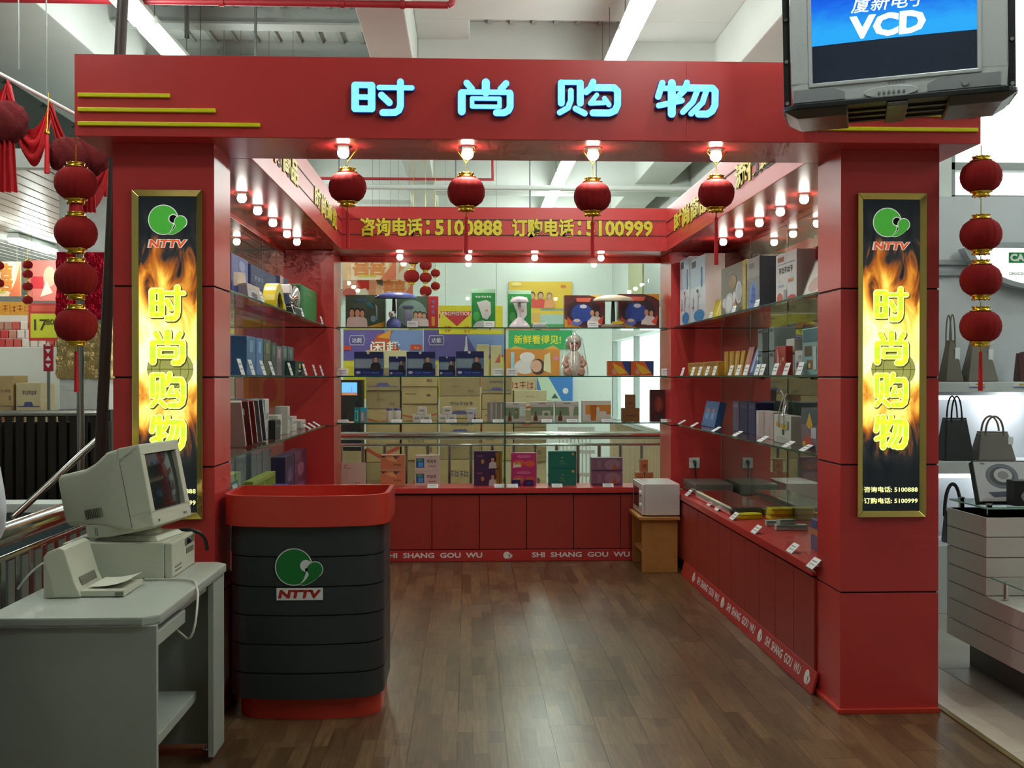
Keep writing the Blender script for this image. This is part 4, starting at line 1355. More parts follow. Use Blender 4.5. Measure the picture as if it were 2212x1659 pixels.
def price_card(label, x, y, z, rz=0.0, w=0.088, h=0.052, lean=0.25):
    t = thing('price_card', label, 'price card', (x, y, z + 0.001), rot=(Matrix.Rotation(rz, 3, 'Z') @ Matrix.Rotation(-lean, 3, 'X')).to_euler(), group='white price cards')
    b = MB(); b.box(-w / 2, w / 2, 0, 0.002, 0, h, CARD); b.build('card', t)
    b = MB(); b.quad(-w * 0.38, h * 0.62, w * 0.30, h * 0.72, 0.0004, pc(120, 124, 130)); b.quad(-w * 0.38, h * 0.32, w * 0.36, h * 0.40, 0.0004, pc(150, 154, 158)); b.build('printed_lines', t, rot=FACE)
    b = MB(); b.box(-w / 2, w / 2, 0.0, 0.022, 0.0, 0.002, CARD); b.build('fold', t)
    return t
Z0, Z1, Z2, Z3 = 0.600, SH[0], SH[1], SH[2]

# --- top rear shelf: lamps and their cartons
kids = man(0.16, 0.0, 0.8, (206, 198, 190), a=0.9) + man(0.30, 0.0, 0.8, (210, 200, 196), a=0.9) + man(0.42, 0.0, 0.76, (204, 196, 190), a=0.9)
bk('lamp_carton', 'dark green lamp carton with three children printed on it', 'carton', -1.009, -0.682, 2.182, Z3, pc(60, 74, 62),
   [('r', 0.02, 0.03, 0.98, 0.97, (64, 84, 66)), ('p', [(0.5, 0.02), (0.98, 0.02), (0.98, 0.2)], (212, 168, 44)), ('t', '#3', 0.38, 0.84, 0.11, (70, 116, 186)), ('p', [(0.5, 0.76), (0.6, 0.80), (0.74, 0.62), (0.6, 0.60)], (46, 110, 120)), ('e', 0.70, 0.28, 0.07, 0.10, (110, 150, 170)), ('p', [(0.78, 0.25), (0.80, 0.25), (0.80, 0.66), (0.74, 0.74), (0.76, 0.64)], (150, 170, 170))] + kids, y=9.06, d=0.11)
bk('lamp_carton', 'lamp carton with an oval picture and a red strip on its right edge', 'carton', -0.587, -0.244, 2.172, Z3, pc(84, 70, 66),
   [('r', 0.02, 0.02, 0.74, 0.98, (70, 92, 72)), ('e', 0.36, 0.46, 0.36, 0.42, (120, 150, 140), 1), ('r', 0.76, 0.0, 1.0, 1.0, (176, 46, 46)), ('t', '#1', 0.88, 0.82, 0.10, (90, 140, 214)), ('t', '#1', 0.88, 0.66, 0.10, (90, 140, 214)), ('t', '#1', 0.88, 0.50, 0.10, (90, 140, 214)), ('r', 0.84, 0.08, 0.92, 0.36, (206, 150, 50), 1), ('r', 0.14, 0.62, 0.40, 0.70, (70, 76, 110), 3), ('r', 0.20, 0.2, 0.34, 0.56, (140, 140, 170), 3)]
   + man(0.46, 0.06, 0.62, (206, 198, 190)) + man(0.56, 0.06, 0.62, (210, 190, 186)) + man(0.66, 0.06, 0.58, (204, 196, 190)), y=9.06, d=0.11)
def desk_lamp(label, cx, zs, half, shade_m, stem_m, base_m, kind):
    t = thing('desk_lamp', label, 'lamp', (cx, 8.945, Z3 + 0.001))
    hs = zs - Z3
    b = MB()
    b.lathe([(0.99, -0.25), (1.0, -0.1), (0.86, 0.16), (0.5, 0.36), (0.0001, 0.44)], shade_m, 28)
    b.add([(0.97 * math.cos(2 * PI * k / 28), 0.97 * math.sin(2 * PI * k / 28), -0.22) for k in range(28)], [tuple(range(28))[::-1]], WHITEP)
    sh_ = b.build('lamp_shade', t, loc=(0, 0, hs)); sh_.scale = (half, 0.085, 0.075)
    b = MB()
    bx_ = -0.02 if kind == 'ball' else 0.0
    b.tube([(bx_, 0.03, 0.02), (bx_, 0.03, hs * 0.6), (bx_, 0.02, hs)], [0.02, 0.016, 0.012], stem_m, 10); b.build('lamp_stem', t)
    b = MB()
    if kind == 'cone':
        b.lathe([(0.085, 0.0), (0.086, 0.012), (0.06, 0.045), (0.03, 0.075), (0.012, 0.085)], base_m, 24)
    elif kind == 'ball':
        b.lathe([(0.058, 0.0), (0.062, 0.02), (0.055, 0.05), (0.03, 0.075), (0.001, 0.082)], base_m, 24)
    else:
        b.lathe([(0.102, 0.0), (0.106, 0.01), (0.092, 0.026), (0.05, 0.034), (0.001, 0.036)], base_m, 28)
    b.build('lamp_base', t, loc=(bx_ if kind == 'ball' else 0, 0, 0))
    return t
BLUEP = mat('periwinkle_plastic', (96, 108, 178), 0.35)
dl = desk_lamp('blue desk lamp with a football ornament on the top rear shelf', -0.584, 2.164, 0.168, BLUEP, BLACK, BLUEP, 'ball')
b = MB(); b.lathe([(0.03 * math.sin(PI * k / 10) + 0.0001, -0.03 * math.cos(PI * k / 10)) for k in range(11)], WHITEP, 16)
for a, zz in ((-1.57, 0.0), (-0.7, 0.012), (-2.4, 0.012), (-1.1, -0.02), (-2.0, -0.018)):
    r_ = math.sqrt(0.03 ** 2 - zz ** 2) + 0.0005
    b.tube([(r_ * 0.9 * math.cos(a), r_ * 0.9 * math.sin(a), zz), (r_ * 1.02 * math.cos(a), r_ * 1.02 * math.sin(a), zz)], 0.008, BLACK, 5)
b.build('football_ornament', dl, loc=(-0.03, -0.035, 0.103))
GREENBOX = [('r', 0, 0, 1, 0.9, (30, 132, 58)), ('r', 0, 0.9, 1, 1, (150, 190, 160)), ('e', 0.2, 0.3, 0.14, 0.12, (70, 170, 80)), ('t', '#6', 0.5, 0.80, 0.05, (230, 240, 230), 0.7), ('p', [(0.22, 0.66), (0.62, 0.72), (0.80, 0.66), (0.82, 0.36), (0.66, 0.22), (0.46, 0.26), (0.36, 0.44)], (196, 200, 196), 2), ('e', 0.63, 0.45, 0.06, 0.03, (190, 150, 90), 3)]
bk('lamp_carton', 'tall green lamp carton standing alone left of the glass joint', 'carton', 0.034, 0.230, 2.231, Z3, pc(40, 120, 60), GREENBOX + [('p', [(0.04, 0.02), (0.6, 0.02), (0.5, 0.2), (0.2, 0.16)], (186, 196, 190), 2)], y=9.02, d=0.11)
bk('lamp_carton', 'tall green lamp carton behind the white desk lamp', 'carton', 0.337, 0.529, 2.224, Z3, pc(40, 120, 60), GREENBOX, y=9.05, d=0.10)
WHP = mat('white_glossy_plastic', (222, 214, 222), 0.25)
desk_lamp('white desk lamp in front of the green carton', 0.427, 2.133, 0.076, WHP, WHP, WHP, 'cone')
t = thing('wrapped_package', 'flat transparent wrapped package beside the white desk lamp', 'package', (0.591, 8.93, Z3 + 0.001))
b = MB(); b.box(-0.055, 0.055, 0, 0.10, 0, 0.035, mat('pale_packing', (206, 212, 210), 0.3)); b.build('content', t, bevel=0.008)
b = MB(); b.box(-0.062, 0.066, -0.006, 0.106, 0, 0.044, FILM); b.build('wrapping', t, bevel=0.012)
DARKLAMP = [('r', 0, 0, 1, 1, (86, 34, 34)), ('p', [(0.0, 0.0), (0.5, 0.0), (0.2, 0.14), (0.0, 0.3)], (214, 156, 40)), ('p', [(1.0, 1.0), (0.6, 1.0), (0.85, 0.92), (1.0, 0.8)], (214, 156, 40)), ('e', 0.48, 0.50, 0.42, 0.40, (50, 26, 34), 2), ('e', 0.42, 0.46, 0.26, 0.28, (34, 66, 150), 3), ('p', [(0.30, 0.80), (0.62, 0.80), (0.66, 0.92), (0.28, 0.92)], (206, 92, 70), 3), ('e', 0.46, 0.66, 0.09, 0.06, (190, 200, 210), 4), ('e', 0.30, 0.18, 0.13, 0.10, (104, 112, 190), 4), ('e', 0.30, 0.24, 0.08, 0.05, (214, 200, 180), 5), ('p', [(0.08, 0.1), (0.2, 0.2), (0.06, 0.36)], (220, 80, 50), 3), ('p', [(0.92, 0.1), (0.8, 0.2), (0.96, 0.4)], (220, 80, 50), 3)] + man(0.68, 0.12, 0.62, (216, 212, 208)) + man(0.80, 0.10, 0.60, (210, 206, 204))
bk('lamp_carton', 'dark red lamp carton with a blue swirl, left of the beige lamp', 'carton', 0.810, 1.149, 2.184, Z3, pc(96, 44, 40), DARKLAMP, y=9.06, d=0.11)
bk('lamp_carton', 'dark red lamp carton with a blue swirl, behind the right of the beige lamp', 'carton', 1.261, 1.606, 2.197, Z3, pc(30, 70, 50), DARKLAMP, y=9.06, d=0.11)
bgl = mat('beige_glossy_plastic', (214, 206, 180), 0.3)
dl = desk_lamp('beige desk lamp with a wide shade on the top rear shelf', 1.204, 2.146, 0.168, bgl, mat('dark_green_plastic', (30, 50, 44), 0.4), mat('taupe_plastic', (150, 136, 116), 0.4), 'flat')
b = MB(); b.lathe([(0.06, 0.03), (0.05, 0.05), (0.001, 0.06)], mat('yellow_plastic', (210, 180, 40), 0.4), 20); b.build('base_knob', dl, loc=(0.04, 0.0, 0))
for lb, px in (('in front of the carton with the oval picture', -0.449), ('in front of the lone green lamp carton', 0.178), ('in front of the left dark red lamp carton', 1.029)):
    price_card('white price card ' + lb + ' on top', px, 8.895, Z3)

# --- middle rear shelf
def bluebox(label, x0, x1, zt, y):
    bk('boxed_product', label, 'box', x0, x1, zt, Z2, pc(26, 38, 96),
       [('r', 0.0, 0.30, 1.0, 0.72, (96, 128, 160)), ('r', 0.04, 0.34, 0.6, 0.68, (140, 164, 180), 1), ('r', 0, 0.0, 1, 0.22, (24, 44, 120)), ('e', 0.14, 0.14, 0.08, 0.06, (190, 196, 214)), ('t', '#3', 0.42, 0.13, 0.09, (90, 130, 210)), ('r', 0.58, 0.11, 0.84, 0.15, (80, 120, 200), 1), ('e', 0.48, 0.95, 0.05, 0.05, (220, 220, 220))]
       + man(0.74, 0.22, 0.78, (30, 28, 36), a=1.2), y=y, d=0.09)
bluebox('large dark blue box with a suited man, leftmost on the middle rear shelf', -0.931, -0.692, 1.709, 8.98)
bluebox('small dark blue box with a suited man between the left and centre large ones', -0.649, -0.512, 1.672, 9.02)
bluebox('large dark blue box with a suited man, centre of the three', -0.502, -0.267, 1.710, 8.98)
bluebox('small dark blue box with a suited man beside the rightmost large one', -0.237, -0.100, 1.672, 9.02)
bluebox('large dark blue box with a suited man, rightmost, with a white side', -0.095, 0.134, 1.714, 8.98)
dt = thing('wrapped_doll', 'baby doll in a spotted dress inside a clear plastic bag', 'doll', (0.881, 9.0, Z2 + 0.001))
SKIN = mat('doll_skin', (214, 160, 136), 0.5)
DRESS = mat('spotted_dress', (206, 200, 188), 0.8, var=0.25, vscale=60)
b = MB()
b.lathe([(0.0001, 0.205), (0.03, 0.21), (0.052, 0.235), (0.058, 0.262), (0.05, 0.292), (0.03, 0.312), (0.0001, 0.318)], SKIN, 20)
for sx in (-1, 1):
    b.tube([(sx * 0.055, -0.02, 0.15), (sx * 0.085, -0.05, 0.10), (sx * 0.06, -0.075, 0.075)], [0.024, 0.02, 0.017], SKIN, 10)
    b.tube([(sx * 0.04, -0.03, 0.05), (sx * 0.06, -0.08, 0.035), (sx * 0.05, -0.12, 0.03)], [0.032, 0.028, 0.024], SKIN, 10)
b.build('doll_body', dt)
b = MB(); b.lathe([(0.085, 0.0), (0.092, 0.03), (0.082, 0.08), (0.07, 0.13), (0.055, 0.18), (0.03, 0.205)], DRESS, 24)
b.build('dress', dt)
b = MB(); b.lathe([(0.060, 0.262), (0.066, 0.285), (0.055, 0.315), (0.03, 0.335), (0.0001, 0.34)], DRESS, 20, (0, 0.012, 0)); b.build('bonnet', dt)
b = MB()
for sx in (-1, 1):
    b.disc(sx * 0.02, 0.268, 0.009, 0.010, 0.056, pc(50, 60, 80), 10)
b.disc(0.0, 0.243, 0.010, 0.006, 0.055, pc(170, 50, 56), 10)
b.build('face_features', dt, rot=FACE)
b = MB(); b.lathe([(0.12, 0.0), (0.125, 0.02), (0.115, 0.09), (0.10, 0.17), (0.085, 0.25), (0.07, 0.31), (0.02, 0.352), (0.012, 0.362), (0.03, 0.382)], FILM, 14, rib=0.10, ribs=7); b.build('plastic_bag', dt)
ORB_ = [('r', 0, 0, 1, 1, (206, 92, 40)), ('p', [(0.2, 0.9), (0.6, 0.6), (0.9, 0.2), (0.5, 0.1), (0.3, 0.5)], (222, 176, 40)), ('p', [(0.6, 1.0), (1.0, 1.0), (1.0, 0.0), (0.8, 0.4)], (40, 60, 120)), ('e', 0.3, 0.3, 0.12, 0.2, (206, 150, 110), 2)]
bk('boxed_product', 'small orange and blue box, left of the pair near the bright window', 'box', 1.162, 1.347, 1.634, Z2, pc(200, 100, 50), ORB_, d=0.08)
bk('boxed_product', 'small orange and blue box, right of the pair near the bright window', 'box', 1.355, 1.544, 1.634, Z2, pc(60, 70, 110), ORB_, d=0.08)
for lb, px in (('at the far left end', -1.012), ('just left of the glass joint', 0.254), ('just right of the glass joint', 0.364), ('at the far right end', 1.638)):
    price_card('white price card on the middle rear shelf ' + lb, px, 8.885, Z2, h=0.062)

# --- lowest rear shelf: small cosmetics
bk('tube_carton', 'narrow teal tube carton on the lowest rear shelf', 'box', -0.932, -0.891, 1.250, Z1, pc(30, 150, 150), [('r', 0.2, 0.1, 0.8, 0.8, (120, 210, 204)), ('r', 0.3, 0.2, 0.6, 0.7, (30, 130, 140), 1)], d=0.04)
bk('tube_carton', 'grey tube carton with a bright blue top next to the teal one', 'box', -0.883, -0.827, 1.250, Z1, pc(130, 150, 156), [('r', 0, 0.72, 1, 1, (40, 170, 214)), ('r', 0.2, 0.1, 0.5, 0.66, (190, 206, 206))], d=0.05)
t = thing('bottle_pair', 'pale twin bottle set with violet caps on the lowest rear shelf', 'bottle set', (-0.611, 8.99, Z1 + 0.001))
PALEB = mat('pale_bottle', (206, 206, 190), 0.25)
for k, sx in enumerate((-0.032, 0.032)):
    b = MB(); b.lathe([(0.028, 0.0), (0.029, 0.01), (0.029, 0.09), (0.026, 0.096)], PALEB, 16, (sx, 0, 0)); o_ = b.build('bottle', t)
    b = MB(); b.lathe([(0.027, 0.0965), (0.027, 0.112), (0.024, 0.115)], mat('violet_cap', (92, 84, 160), 0.4), 16, (sx, 0, 0)); b.build('cap', o_)
def jars(label, cx, n):
    t = thing('jar_carton_stack', label, 'box stack', (cx, 8.96, Z1 + 0.001))
    JW = mat('white_carton', (214, 214, 204), 0.5)
    for k, (x, z) in enumerate(((-0.038, 0), (0.038, 0), (0.0, 0.064))):
        b = MB(); b.box(x - 0.036, x + 0.036, 0.0, 0.07, z, z + 0.062, JW); o_ = b.build('carton', t, bevel=0.002)
        b = MB(); b.quad(x - 0.02, z + 0.025, x + 0.02, z + 0.04, 0.0012, pc(150, 160, 150)); b.build('print', o_, rot=FACE)
jars('three small white cartons stacked, left of two stacks on the lowest rear shelf', -0.376, 3)
jars('three small white cartons stacked, right of two stacks on the lowest rear shelf', -0.167, 3)
bk('boxed_product', 'small white box with a dark figure on the lowest rear shelf', 'box', -0.004, 0.076, 1.244, Z1, pc(206, 206, 210), man(0.8, 0.05, 0.7, (60, 40, 40)) + [('r', 0.1, 0.6, 0.55, 0.7, (120, 120, 160))], d=0.06)
bk('boxed_product', 'tall grey striped box left of the glass joint on the lowest rear shelf', 'box', 0.164, 0.298, 1.294, Z1, pc(150, 146, 136), [('r', 0.2, 0.05, 0.3, 0.95, (186, 186, 176)), ('r', 0.5, 0.05, 0.58, 0.95, (196, 196, 186)), ('r', 0.8, 0.05, 0.92, 0.95, (210, 206, 190))], d=0.08)
def cosm(label, x0, x1, zt, left, right):
    bk('cosmetics_box', label, 'box', x0, x1, zt, Z1, pc(200, 196, 188), [('r', 0, 0.32, 1, 0.74, (126, 150, 118)), ('r', 0, 0.86, 1, 1, (214, 214, 208)), ('r', 0.35, 0.9, 0.65, 0.94, (120, 120, 120), 1), ('p', [(0.12, 0.05), (0.30, 0.05), (0.30, 0.24), (0.24, 0.34), (0.24, 0.52), (0.18, 0.52), (0.18, 0.34), (0.12, 0.24)], (104, 66, 36), 3)] + left + right, d=0.08)
cosm('green and white cosmetics box with a woman, just right of the glass joint', 0.313, 0.481, 1.290, man(0.52, 0.18, 0.62, (120, 140, 90)), [('r', 0.68, 0.3, 1, 0.8, (206, 226, 214), 1)])
cosm('green and white cosmetics box with a brown bottle and white jar', 0.523, 0.711, 1.297, [('r', 0.5, 0.2, 0.86, 0.56, (206, 204, 190), 3)], [('e', 0.68, 0.38, 0.1, 0.08, (90, 140, 100), 4)])
cosm('green and white cosmetics box with a brown bottle and white tube', 0.726, 0.918, 1.297, [('p', [(0.62, 0.18), (0.76, 0.18), (0.82, 0.8), (0.58, 0.8)], (216, 214, 204), 3)], [])
bk('cosmetics_box', 'white cosmetics box with a broad orange panel', 'box', 0.949, 1.188, 1.305, Z1, pc(216, 210, 200), [('r', 0.12, 0.36, 1, 0.80, (214, 140, 56)), ('p', [(0.30, 0.06), (0.48, 0.06), (0.50, 0.8), (0.28, 0.8)], (190, 104, 30), 2), ('r', 0.6, 0.1, 0.84, 0.5, (222, 214, 200), 2), ('p', [(0.5, 0.3), (0.6, 0.3), (0.6, 0.66), (0.55, 0.72), (0.5, 0.66)], (210, 210, 200), 3)], d=0.08)
BRN = mat('kraft_brown', (128, 84, 42), 0.6)
bk('kraft_box', 'wide brown kraft box on the lowest rear shelf', 'box', 1.284, 1.427, 1.243, Z1, BRN, [('r', 0.2, 0.4, 0.8, 0.5, (100, 60, 30))], d=0.09)
product('kraft_box', 'narrow brown kraft box standing on the wide one', 'box', (1.353, 8.985, 1.243 + 0.002), 0.080, 0.06, 0.111, BRN, [('r', 0.25, 0.3, 0.75, 0.4, (100, 60, 30))])
bk('boxed_product', 'dark red upright box at the right end of the lowest rear shelf', 'box', 1.519, 1.659, 1.396, Z1, pc(70, 28, 30), [('e', 0.5, 0.55, 0.3, 0.25, (110, 40, 36)), ('r', 0.2, 0.1, 0.8, 0.2, (60, 44, 50), 1), ('p', [(0.4, 0.3), (0.7, 0.5), (0.5, 0.8), (0.35, 0.6)], (140, 60, 44), 2)], d=0.06)
for lb, px in (('at the far left end', -1.011), ('below the bottle set', -0.576), ('at the left carton stack', -0.336), ('at the right carton stack', -0.132), ('by the small box with the figure', 0.079), ('by the grey striped box', 0.250), ('by the white jar box', 0.648), ('by the white tube box', 0.857), ('by the orange panel box', 1.143), ('at the far right end', 1.632)):
    price_card('white price card on the lowest rear shelf ' + lb, px, 8.88, Z1, h=0.03, lean=0.6)

# --- rear counter
ZC = Z0
def stack2(label0, label1, x0, x1, z_mid, z_top, m, d0, d1=None, y=9.02, d=0.10):
    bk('boxed_product', label0, 'box', x0, x1, z_mid - 0.002, ZC, m, d0, y=y, d=d)
    product('boxed_product', label1, 'box', ((x0 + x1) / 2, y + 0.002, z_mid), x1 - x0, d - 0.004, z_top - z_mid, m, d1 or d0)
product('boxed_product', 'pale square box with faint red lines leaning at the left of the rear counter', 'box', (-0.944, 9.02, ZC + 0.006), 0.199, 0.04, 0.19, pc(206, 188, 176), [('r', 0.12, 0.75, 0.4, 0.77, (120, 70, 70)), ('p', [(0.12, 0.9), (0.3, 0.92), (0.12, 0.76)], (206, 150, 140)), ('r', 0.2, 0.3, 0.22, 0.7, (200, 160, 150)), ('r', 0.6, 0.1, 0.66, 0.14, (80, 70, 70)), ('r', 0.72, 0.1, 0.78, 0.14, (80, 70, 70))], lean=0.1)
PEACH = [('r', 0, 0.1, 1, 0.95, (206, 128, 92)), ('p', [(0.0, 0.95), (0.25, 0.95), (0.1, 0.8)], (90, 56, 50), 2), ('p', [(0.5, 0.95), (0.8, 0.95), (0.62, 0.72)], (110, 80, 76), 2), ('p', [(0.2, 0.8), (0.5, 0.9), (0.7, 0.55), (0.4, 0.6)], (220, 170, 110), 2), ('t', '#4', 0.7, 0.36, 0.12, (90, 110, 60)), ('r', 0, 0, 1, 0.1, (190, 150, 110), 1)]
stack2('lower peach box of the pair on the rear counter', 'upper peach box of the pair on the rear counter', -0.718, -0.520, 0.731, 0.857, pc(196, 130, 96), PEACH)
WBLU = [('r', 0, 0, 1, 1, (206, 190, 180)), ('r', 0.05, 0.2, 0.38, 0.82, (40, 90, 170)), ('e', 0.2, 0.7, 0.12, 0.1, (90, 170, 90), 2), ('r', 0.14, 0.25, 0.34, 0.55, (80, 160, 220), 2), ('t', '#3', 0.68, 0.62, 0.2, (60, 60, 60)), ('r', 0.55, 0.28, 0.85, 0.32, (90, 90, 90), 1)]
stack2('lower white box with a blue square on the rear counter', 'upper white box with a blue square on the rear counter', -0.436, -0.233, 0.726, 0.853, pc(200, 186, 176), WBLU)
PURP = [('r', 0, 0, 1, 1, (66, 42, 82)), ('p', [(0.6, 0.0), (0.9, 0.0), (0.9, 1.0), (0.74, 0.9), (0.8, 0.5)], (150, 110, 40), 1), ('r', 0.92, 0, 1, 1, (150, 136, 36)), ('t', '#3', 0.2, 0.72, 0.1, (190, 120, 150)), ('e', 0.3, 0.4, 0.06, 0.14, (180, 130, 60), 1)] + man(0.66, 0.0, 0.9, (206, 196, 190), a=0.8)
stack2('lower purple box with a dancer on the rear counter', 'upper purple box with a dancer on the rear counter', 0.054, 0.288, 0.744, 0.886, pc(60, 44, 76), PURP)
PINK = [('r', 0, 0, 1, 1, (196, 54, 120)), ('e', 0.3, 0.4, 0.25, 0.2, (226, 90, 80)), ('e', 0.75, 0.35, 0.2, 0.2, (230, 100, 70)), ('p', [(0.05, 0.1), (0.4, 0.15), (0.35, 0.45), (0.08, 0.4)], (226, 216, 200), 2), ('r', 0.12, 0.3, 0.4, 0.42, (190, 170, 60), 3), ('e', 0.5, 0.8, 0.3, 0.1, (214, 110, 160), 1)]
stack2('lower pink box right of the glass joint on the rear counter', 'upper pink box right of the glass joint on the rear counter', 0.365, 0.570, 0.733, 0.868, pc(186, 60, 120), PINK, y=9.04)
for lb, px in (('left', 0.402), ('right', 0.509)):
    product('cream_jar_box', 'little dark blue box, %s of two before the pink boxes' % lb, 'box', (px, 8.985, ZC + 0.001), 0.072, 0.05, 0.048, pc(40, 34, 92), [('r', 0.3, 0.4, 0.7, 0.6, (80, 80, 150))])
TEAL = [('r', 0, 0, 1, 1, (24, 116, 100)), ('t', '#2', 0.48, 0.42, 0.12, (130, 170, 120)), ('p', [(0.44, 0.6), (0.54, 0.6), (0.49, 0.72)], (130, 170, 120)), ('e', 0.88, 0.84, 0.05, 0.08, (200, 170, 100)), ('r', 0.36, 0.26, 0.62, 0.29, (120, 160, 120), 1)]
stack2('lower teal box with gold lettering on the rear counter', 'upper teal box with gold lettering on the rear counter', 0.676, 0.904, 0.741, 0.884, pc(24, 104, 90), TEAL)
MAUV = [('r', 0, 0, 1, 1, (134, 98, 122)), ('e', 0.68, 0.5, 0.26, 0.4, (160, 130, 146)), ('p', [(0.64, 0.1), (0.84, 0.15), (0.76, 0.4), (0.74, 0.7), (0.71, 0.4)], (196, 90, 50), 2), ('r', 0, 0.0, 1, 0.1, (90, 60, 100), 1), ('r', 0.2, 0.2, 0.3, 0.8, (150, 120, 140), 1)]
stack2('lower mauve box with an orange figure on the rear counter', 'upper mauve box with an orange figure on the rear counter', 1.032, 1.291, 0.717, 0.829, pc(126, 96, 116), MAUV)
OCH = [('r', 0.08, 0.08, 0.92, 0.92, (186, 116, 66)), ('r', 0.3, 0.3, 0.8, 0.6, (150, 84, 50), 1)]
for lb, px, z0, z1 in (('left lower', 1.441, ZC + 0.001, 0.705), ('right lower', 1.519, ZC + 0.001, 0.705), ('upper', 1.476, 0.705 + 0.002, 0.813)):
    product('small_carton', 'small ochre carton behind the microwave, %s of the three' % lb, 'box', (px, 9.05, z0), 0.069, 0.06, z1 - z0, pc(190, 150, 110), OCH)
for lb, px in (('left of the pale square box', -0.990), ('right of the pale square box', -0.840), ('before the white boxes with the blue square', -0.283), ('before the purple boxes', 0.261), ('before the pink boxes', 0.367), ('before the teal boxes', 0.732), ('before the mauve boxes', 1.152)):
    price_card('white price card on the rear counter ' + lb, px, 8.86, ZC, h=0.045, lean=0.95)

# --- right side shelves (goods face left)
RZ = -PI / 2
def rs(name, label, cat, ya, yb, zt, z, m, dec=(), x=1.76, d=0.10, lean=0.0, **kw):
    return product(name, label, cat, (x, (ya + yb) / 2, z + 0.001), yb - ya - 0.004, d, zt - z, m, dec, rz=RZ, lean=lean, **kw)
WHB = [('r', 0, 0, 1, 1, (206, 214, 222)), ('r', 0.0, 0.55, 1, 1, (170, 194, 214)), ('r', 0.1, 0.86, 0.4, 0.96, (50, 60, 90), 1), ('e', 0.6, 0.1, 0.35, 0.09, (40, 130, 196)), ('r', 0.72, 0.52, 0.82, 0.82, (30, 90, 150), 2), ('r', 0.2, 0.24, 0.24, 0.4, (120, 130, 140), 2), ('e', 0.2, 0.24, 0.06, 0.015, (190, 50, 40), 3), ('e', 0.6, 0.4, 0.05, 0.02, (200, 160, 90), 3), ('p', [(0.45, 0.2), (0.55, 0.2), (0.56, 0.44), (0.48, 0.46)], (190, 190, 196), 3), ('e', 0.5, 0.48, 0.06, 0.025, (40, 30, 30), 4)]
rs('boxed_product', 'tall white and blue box at the rear end of the right top shelf', 'box', 8.267, 8.649, 2.428, Z3, pc(206, 204, 206), WHB, x=1.70, d=0.14)
rs('boxed_product', 'tall white and blue box with a grey printed side on the right top shelf', 'box', 7.716, 8.250, 2.386, Z3, pc(196, 186, 186), WHB, x=1.70, d=0.14, side=mat('grey_lettered_side', (176, 166, 164), 0.5))
YEL = pc(200, 178, 40)
rs('boxed_product', 'slim yellow box leaning on the right top shelf', 'box', 7.585, 7.760, 2.055, Z3, YEL, [('r', 0.1, 0.1, 0.4, 0.9, (224, 206, 90))], x=1.73, d=0.03, lean=0.3)
rs('boxed_product', 'second slim yellow box leaning beside the tableware box', 'box', 7.403, 7.571, 2.087, Z3, YEL, [('r', 0.1, 0.1, 0.4, 0.9, (224, 206, 90))], x=1.73, d=0.03, lean=0.3)
PLT = [('r', 0, 0, 1, 1, (110, 102, 88)), ('r', 0.88, 0, 1.0, 1, (186, 164, 40)), ('t', '#4', 0.42, 0.84, 0.07, (160, 150, 130)), ('e', 0.14, 0.28, 0.09, 0.10, (206, 206, 204), 2), ('e', 0.36, 0.24, 0.20, 0.22, (190, 190, 192), 2), ('e', 0.36, 0.24, 0.14, 0.16, (214, 214, 216), 3), ('e', 0.74, 0.42, 0.13, 0.22, (200, 200, 202), 2), ('e', 0.74, 0.42, 0.08, 0.16, (176, 176, 180), 3), ('e', 0.56, 0.34, 0.06, 0.12, (206, 206, 206), 2), ('e', 0.5, 0.66, 0.16, 0.14, (150, 120, 70), 2), ('e', 0.6, 0.2, 0.05, 0.04, (190, 110, 50), 3)]
rs('boxed_product', 'brown box printed with white tableware, yellow edge, on the right top shelf', 'box', 6.744, 7.403, 2.237, Z3, pc(180, 160, 50), PLT, x=1.74, d=0.12)
IRON = [('r', 0, 0, 1, 1, (120, 122, 122)), ('r', 0.0, 0.62, 1, 1, (150, 150, 146)), ('p', [(0.15, 0.05), (0.75, 0.05), (0.85, 0.4), (0.5, 0.58), (0.25, 0.45)], (96, 130, 196), 2), ('p', [(0.3, 0.15), (0.7, 0.12), (0.7, 0.38), (0.5, 0.5)], (40, 80, 170), 3), ('r', 0.2, 0.8, 0.6, 0.9, (90, 90, 90), 2)]
rs('boxed_product', 'grey box with a blue flat iron, black gradient side, on the right top shelf', 'box', 6.420, 6.721, 2.228, Z3, pc(40, 42, 46), IRON, x=1.74, d=0.22, side=mat('black_blue_side', (40, 44, 52), 0.35))
WKOR = [('r', 0, 0, 1, 1, (214, 214, 214)), ('t', '#5', 0.5, 0.66, 0.12, (60, 60, 66), 0.7), ('r', 0.1, 0.84, 0.4, 0.94, (150, 60, 50), 1), ('r', 0.08, 0.78, 0.94, 0.795, (90, 120, 160), 1), ('e', 0.2, 0.1, 0.14, 0.12, (206, 70, 50), 2), ('e', 0.78, 0.06, 0.2, 0.08, (196, 40, 44), 2), ('r', 0.62, 0.40, 0.86, 0.46, (206, 130, 80), 2), ('r', 0.14, 0.34, 0.4, 0.38, (150, 160, 180), 2), ('r', 0.4, 0.05, 0.56, 0.26, (150, 150, 150), 2)]
rs('boxed_product', 'white box with black characters and red items on the right top shelf', 'box', 5.690, 6.079, 2.181, Z3, pc(206, 206, 204), WKOR, x=1.74, d=0.12)
REDM = [('r', 0, 0, 1, 1, (170, 34, 44)), ('t', '#3', 0.55, 0.88, 0.09, (40, 20, 24), 0.7), ('r', 0.1, 0.66, 0.5, 0.74, (206, 190, 190), 2), ('r', 0.1, 0.48, 0.5, 0.56, (206, 190, 190), 2), ('r', 0.1, 0.30, 0.5, 0.38, (206, 190, 190), 2)]
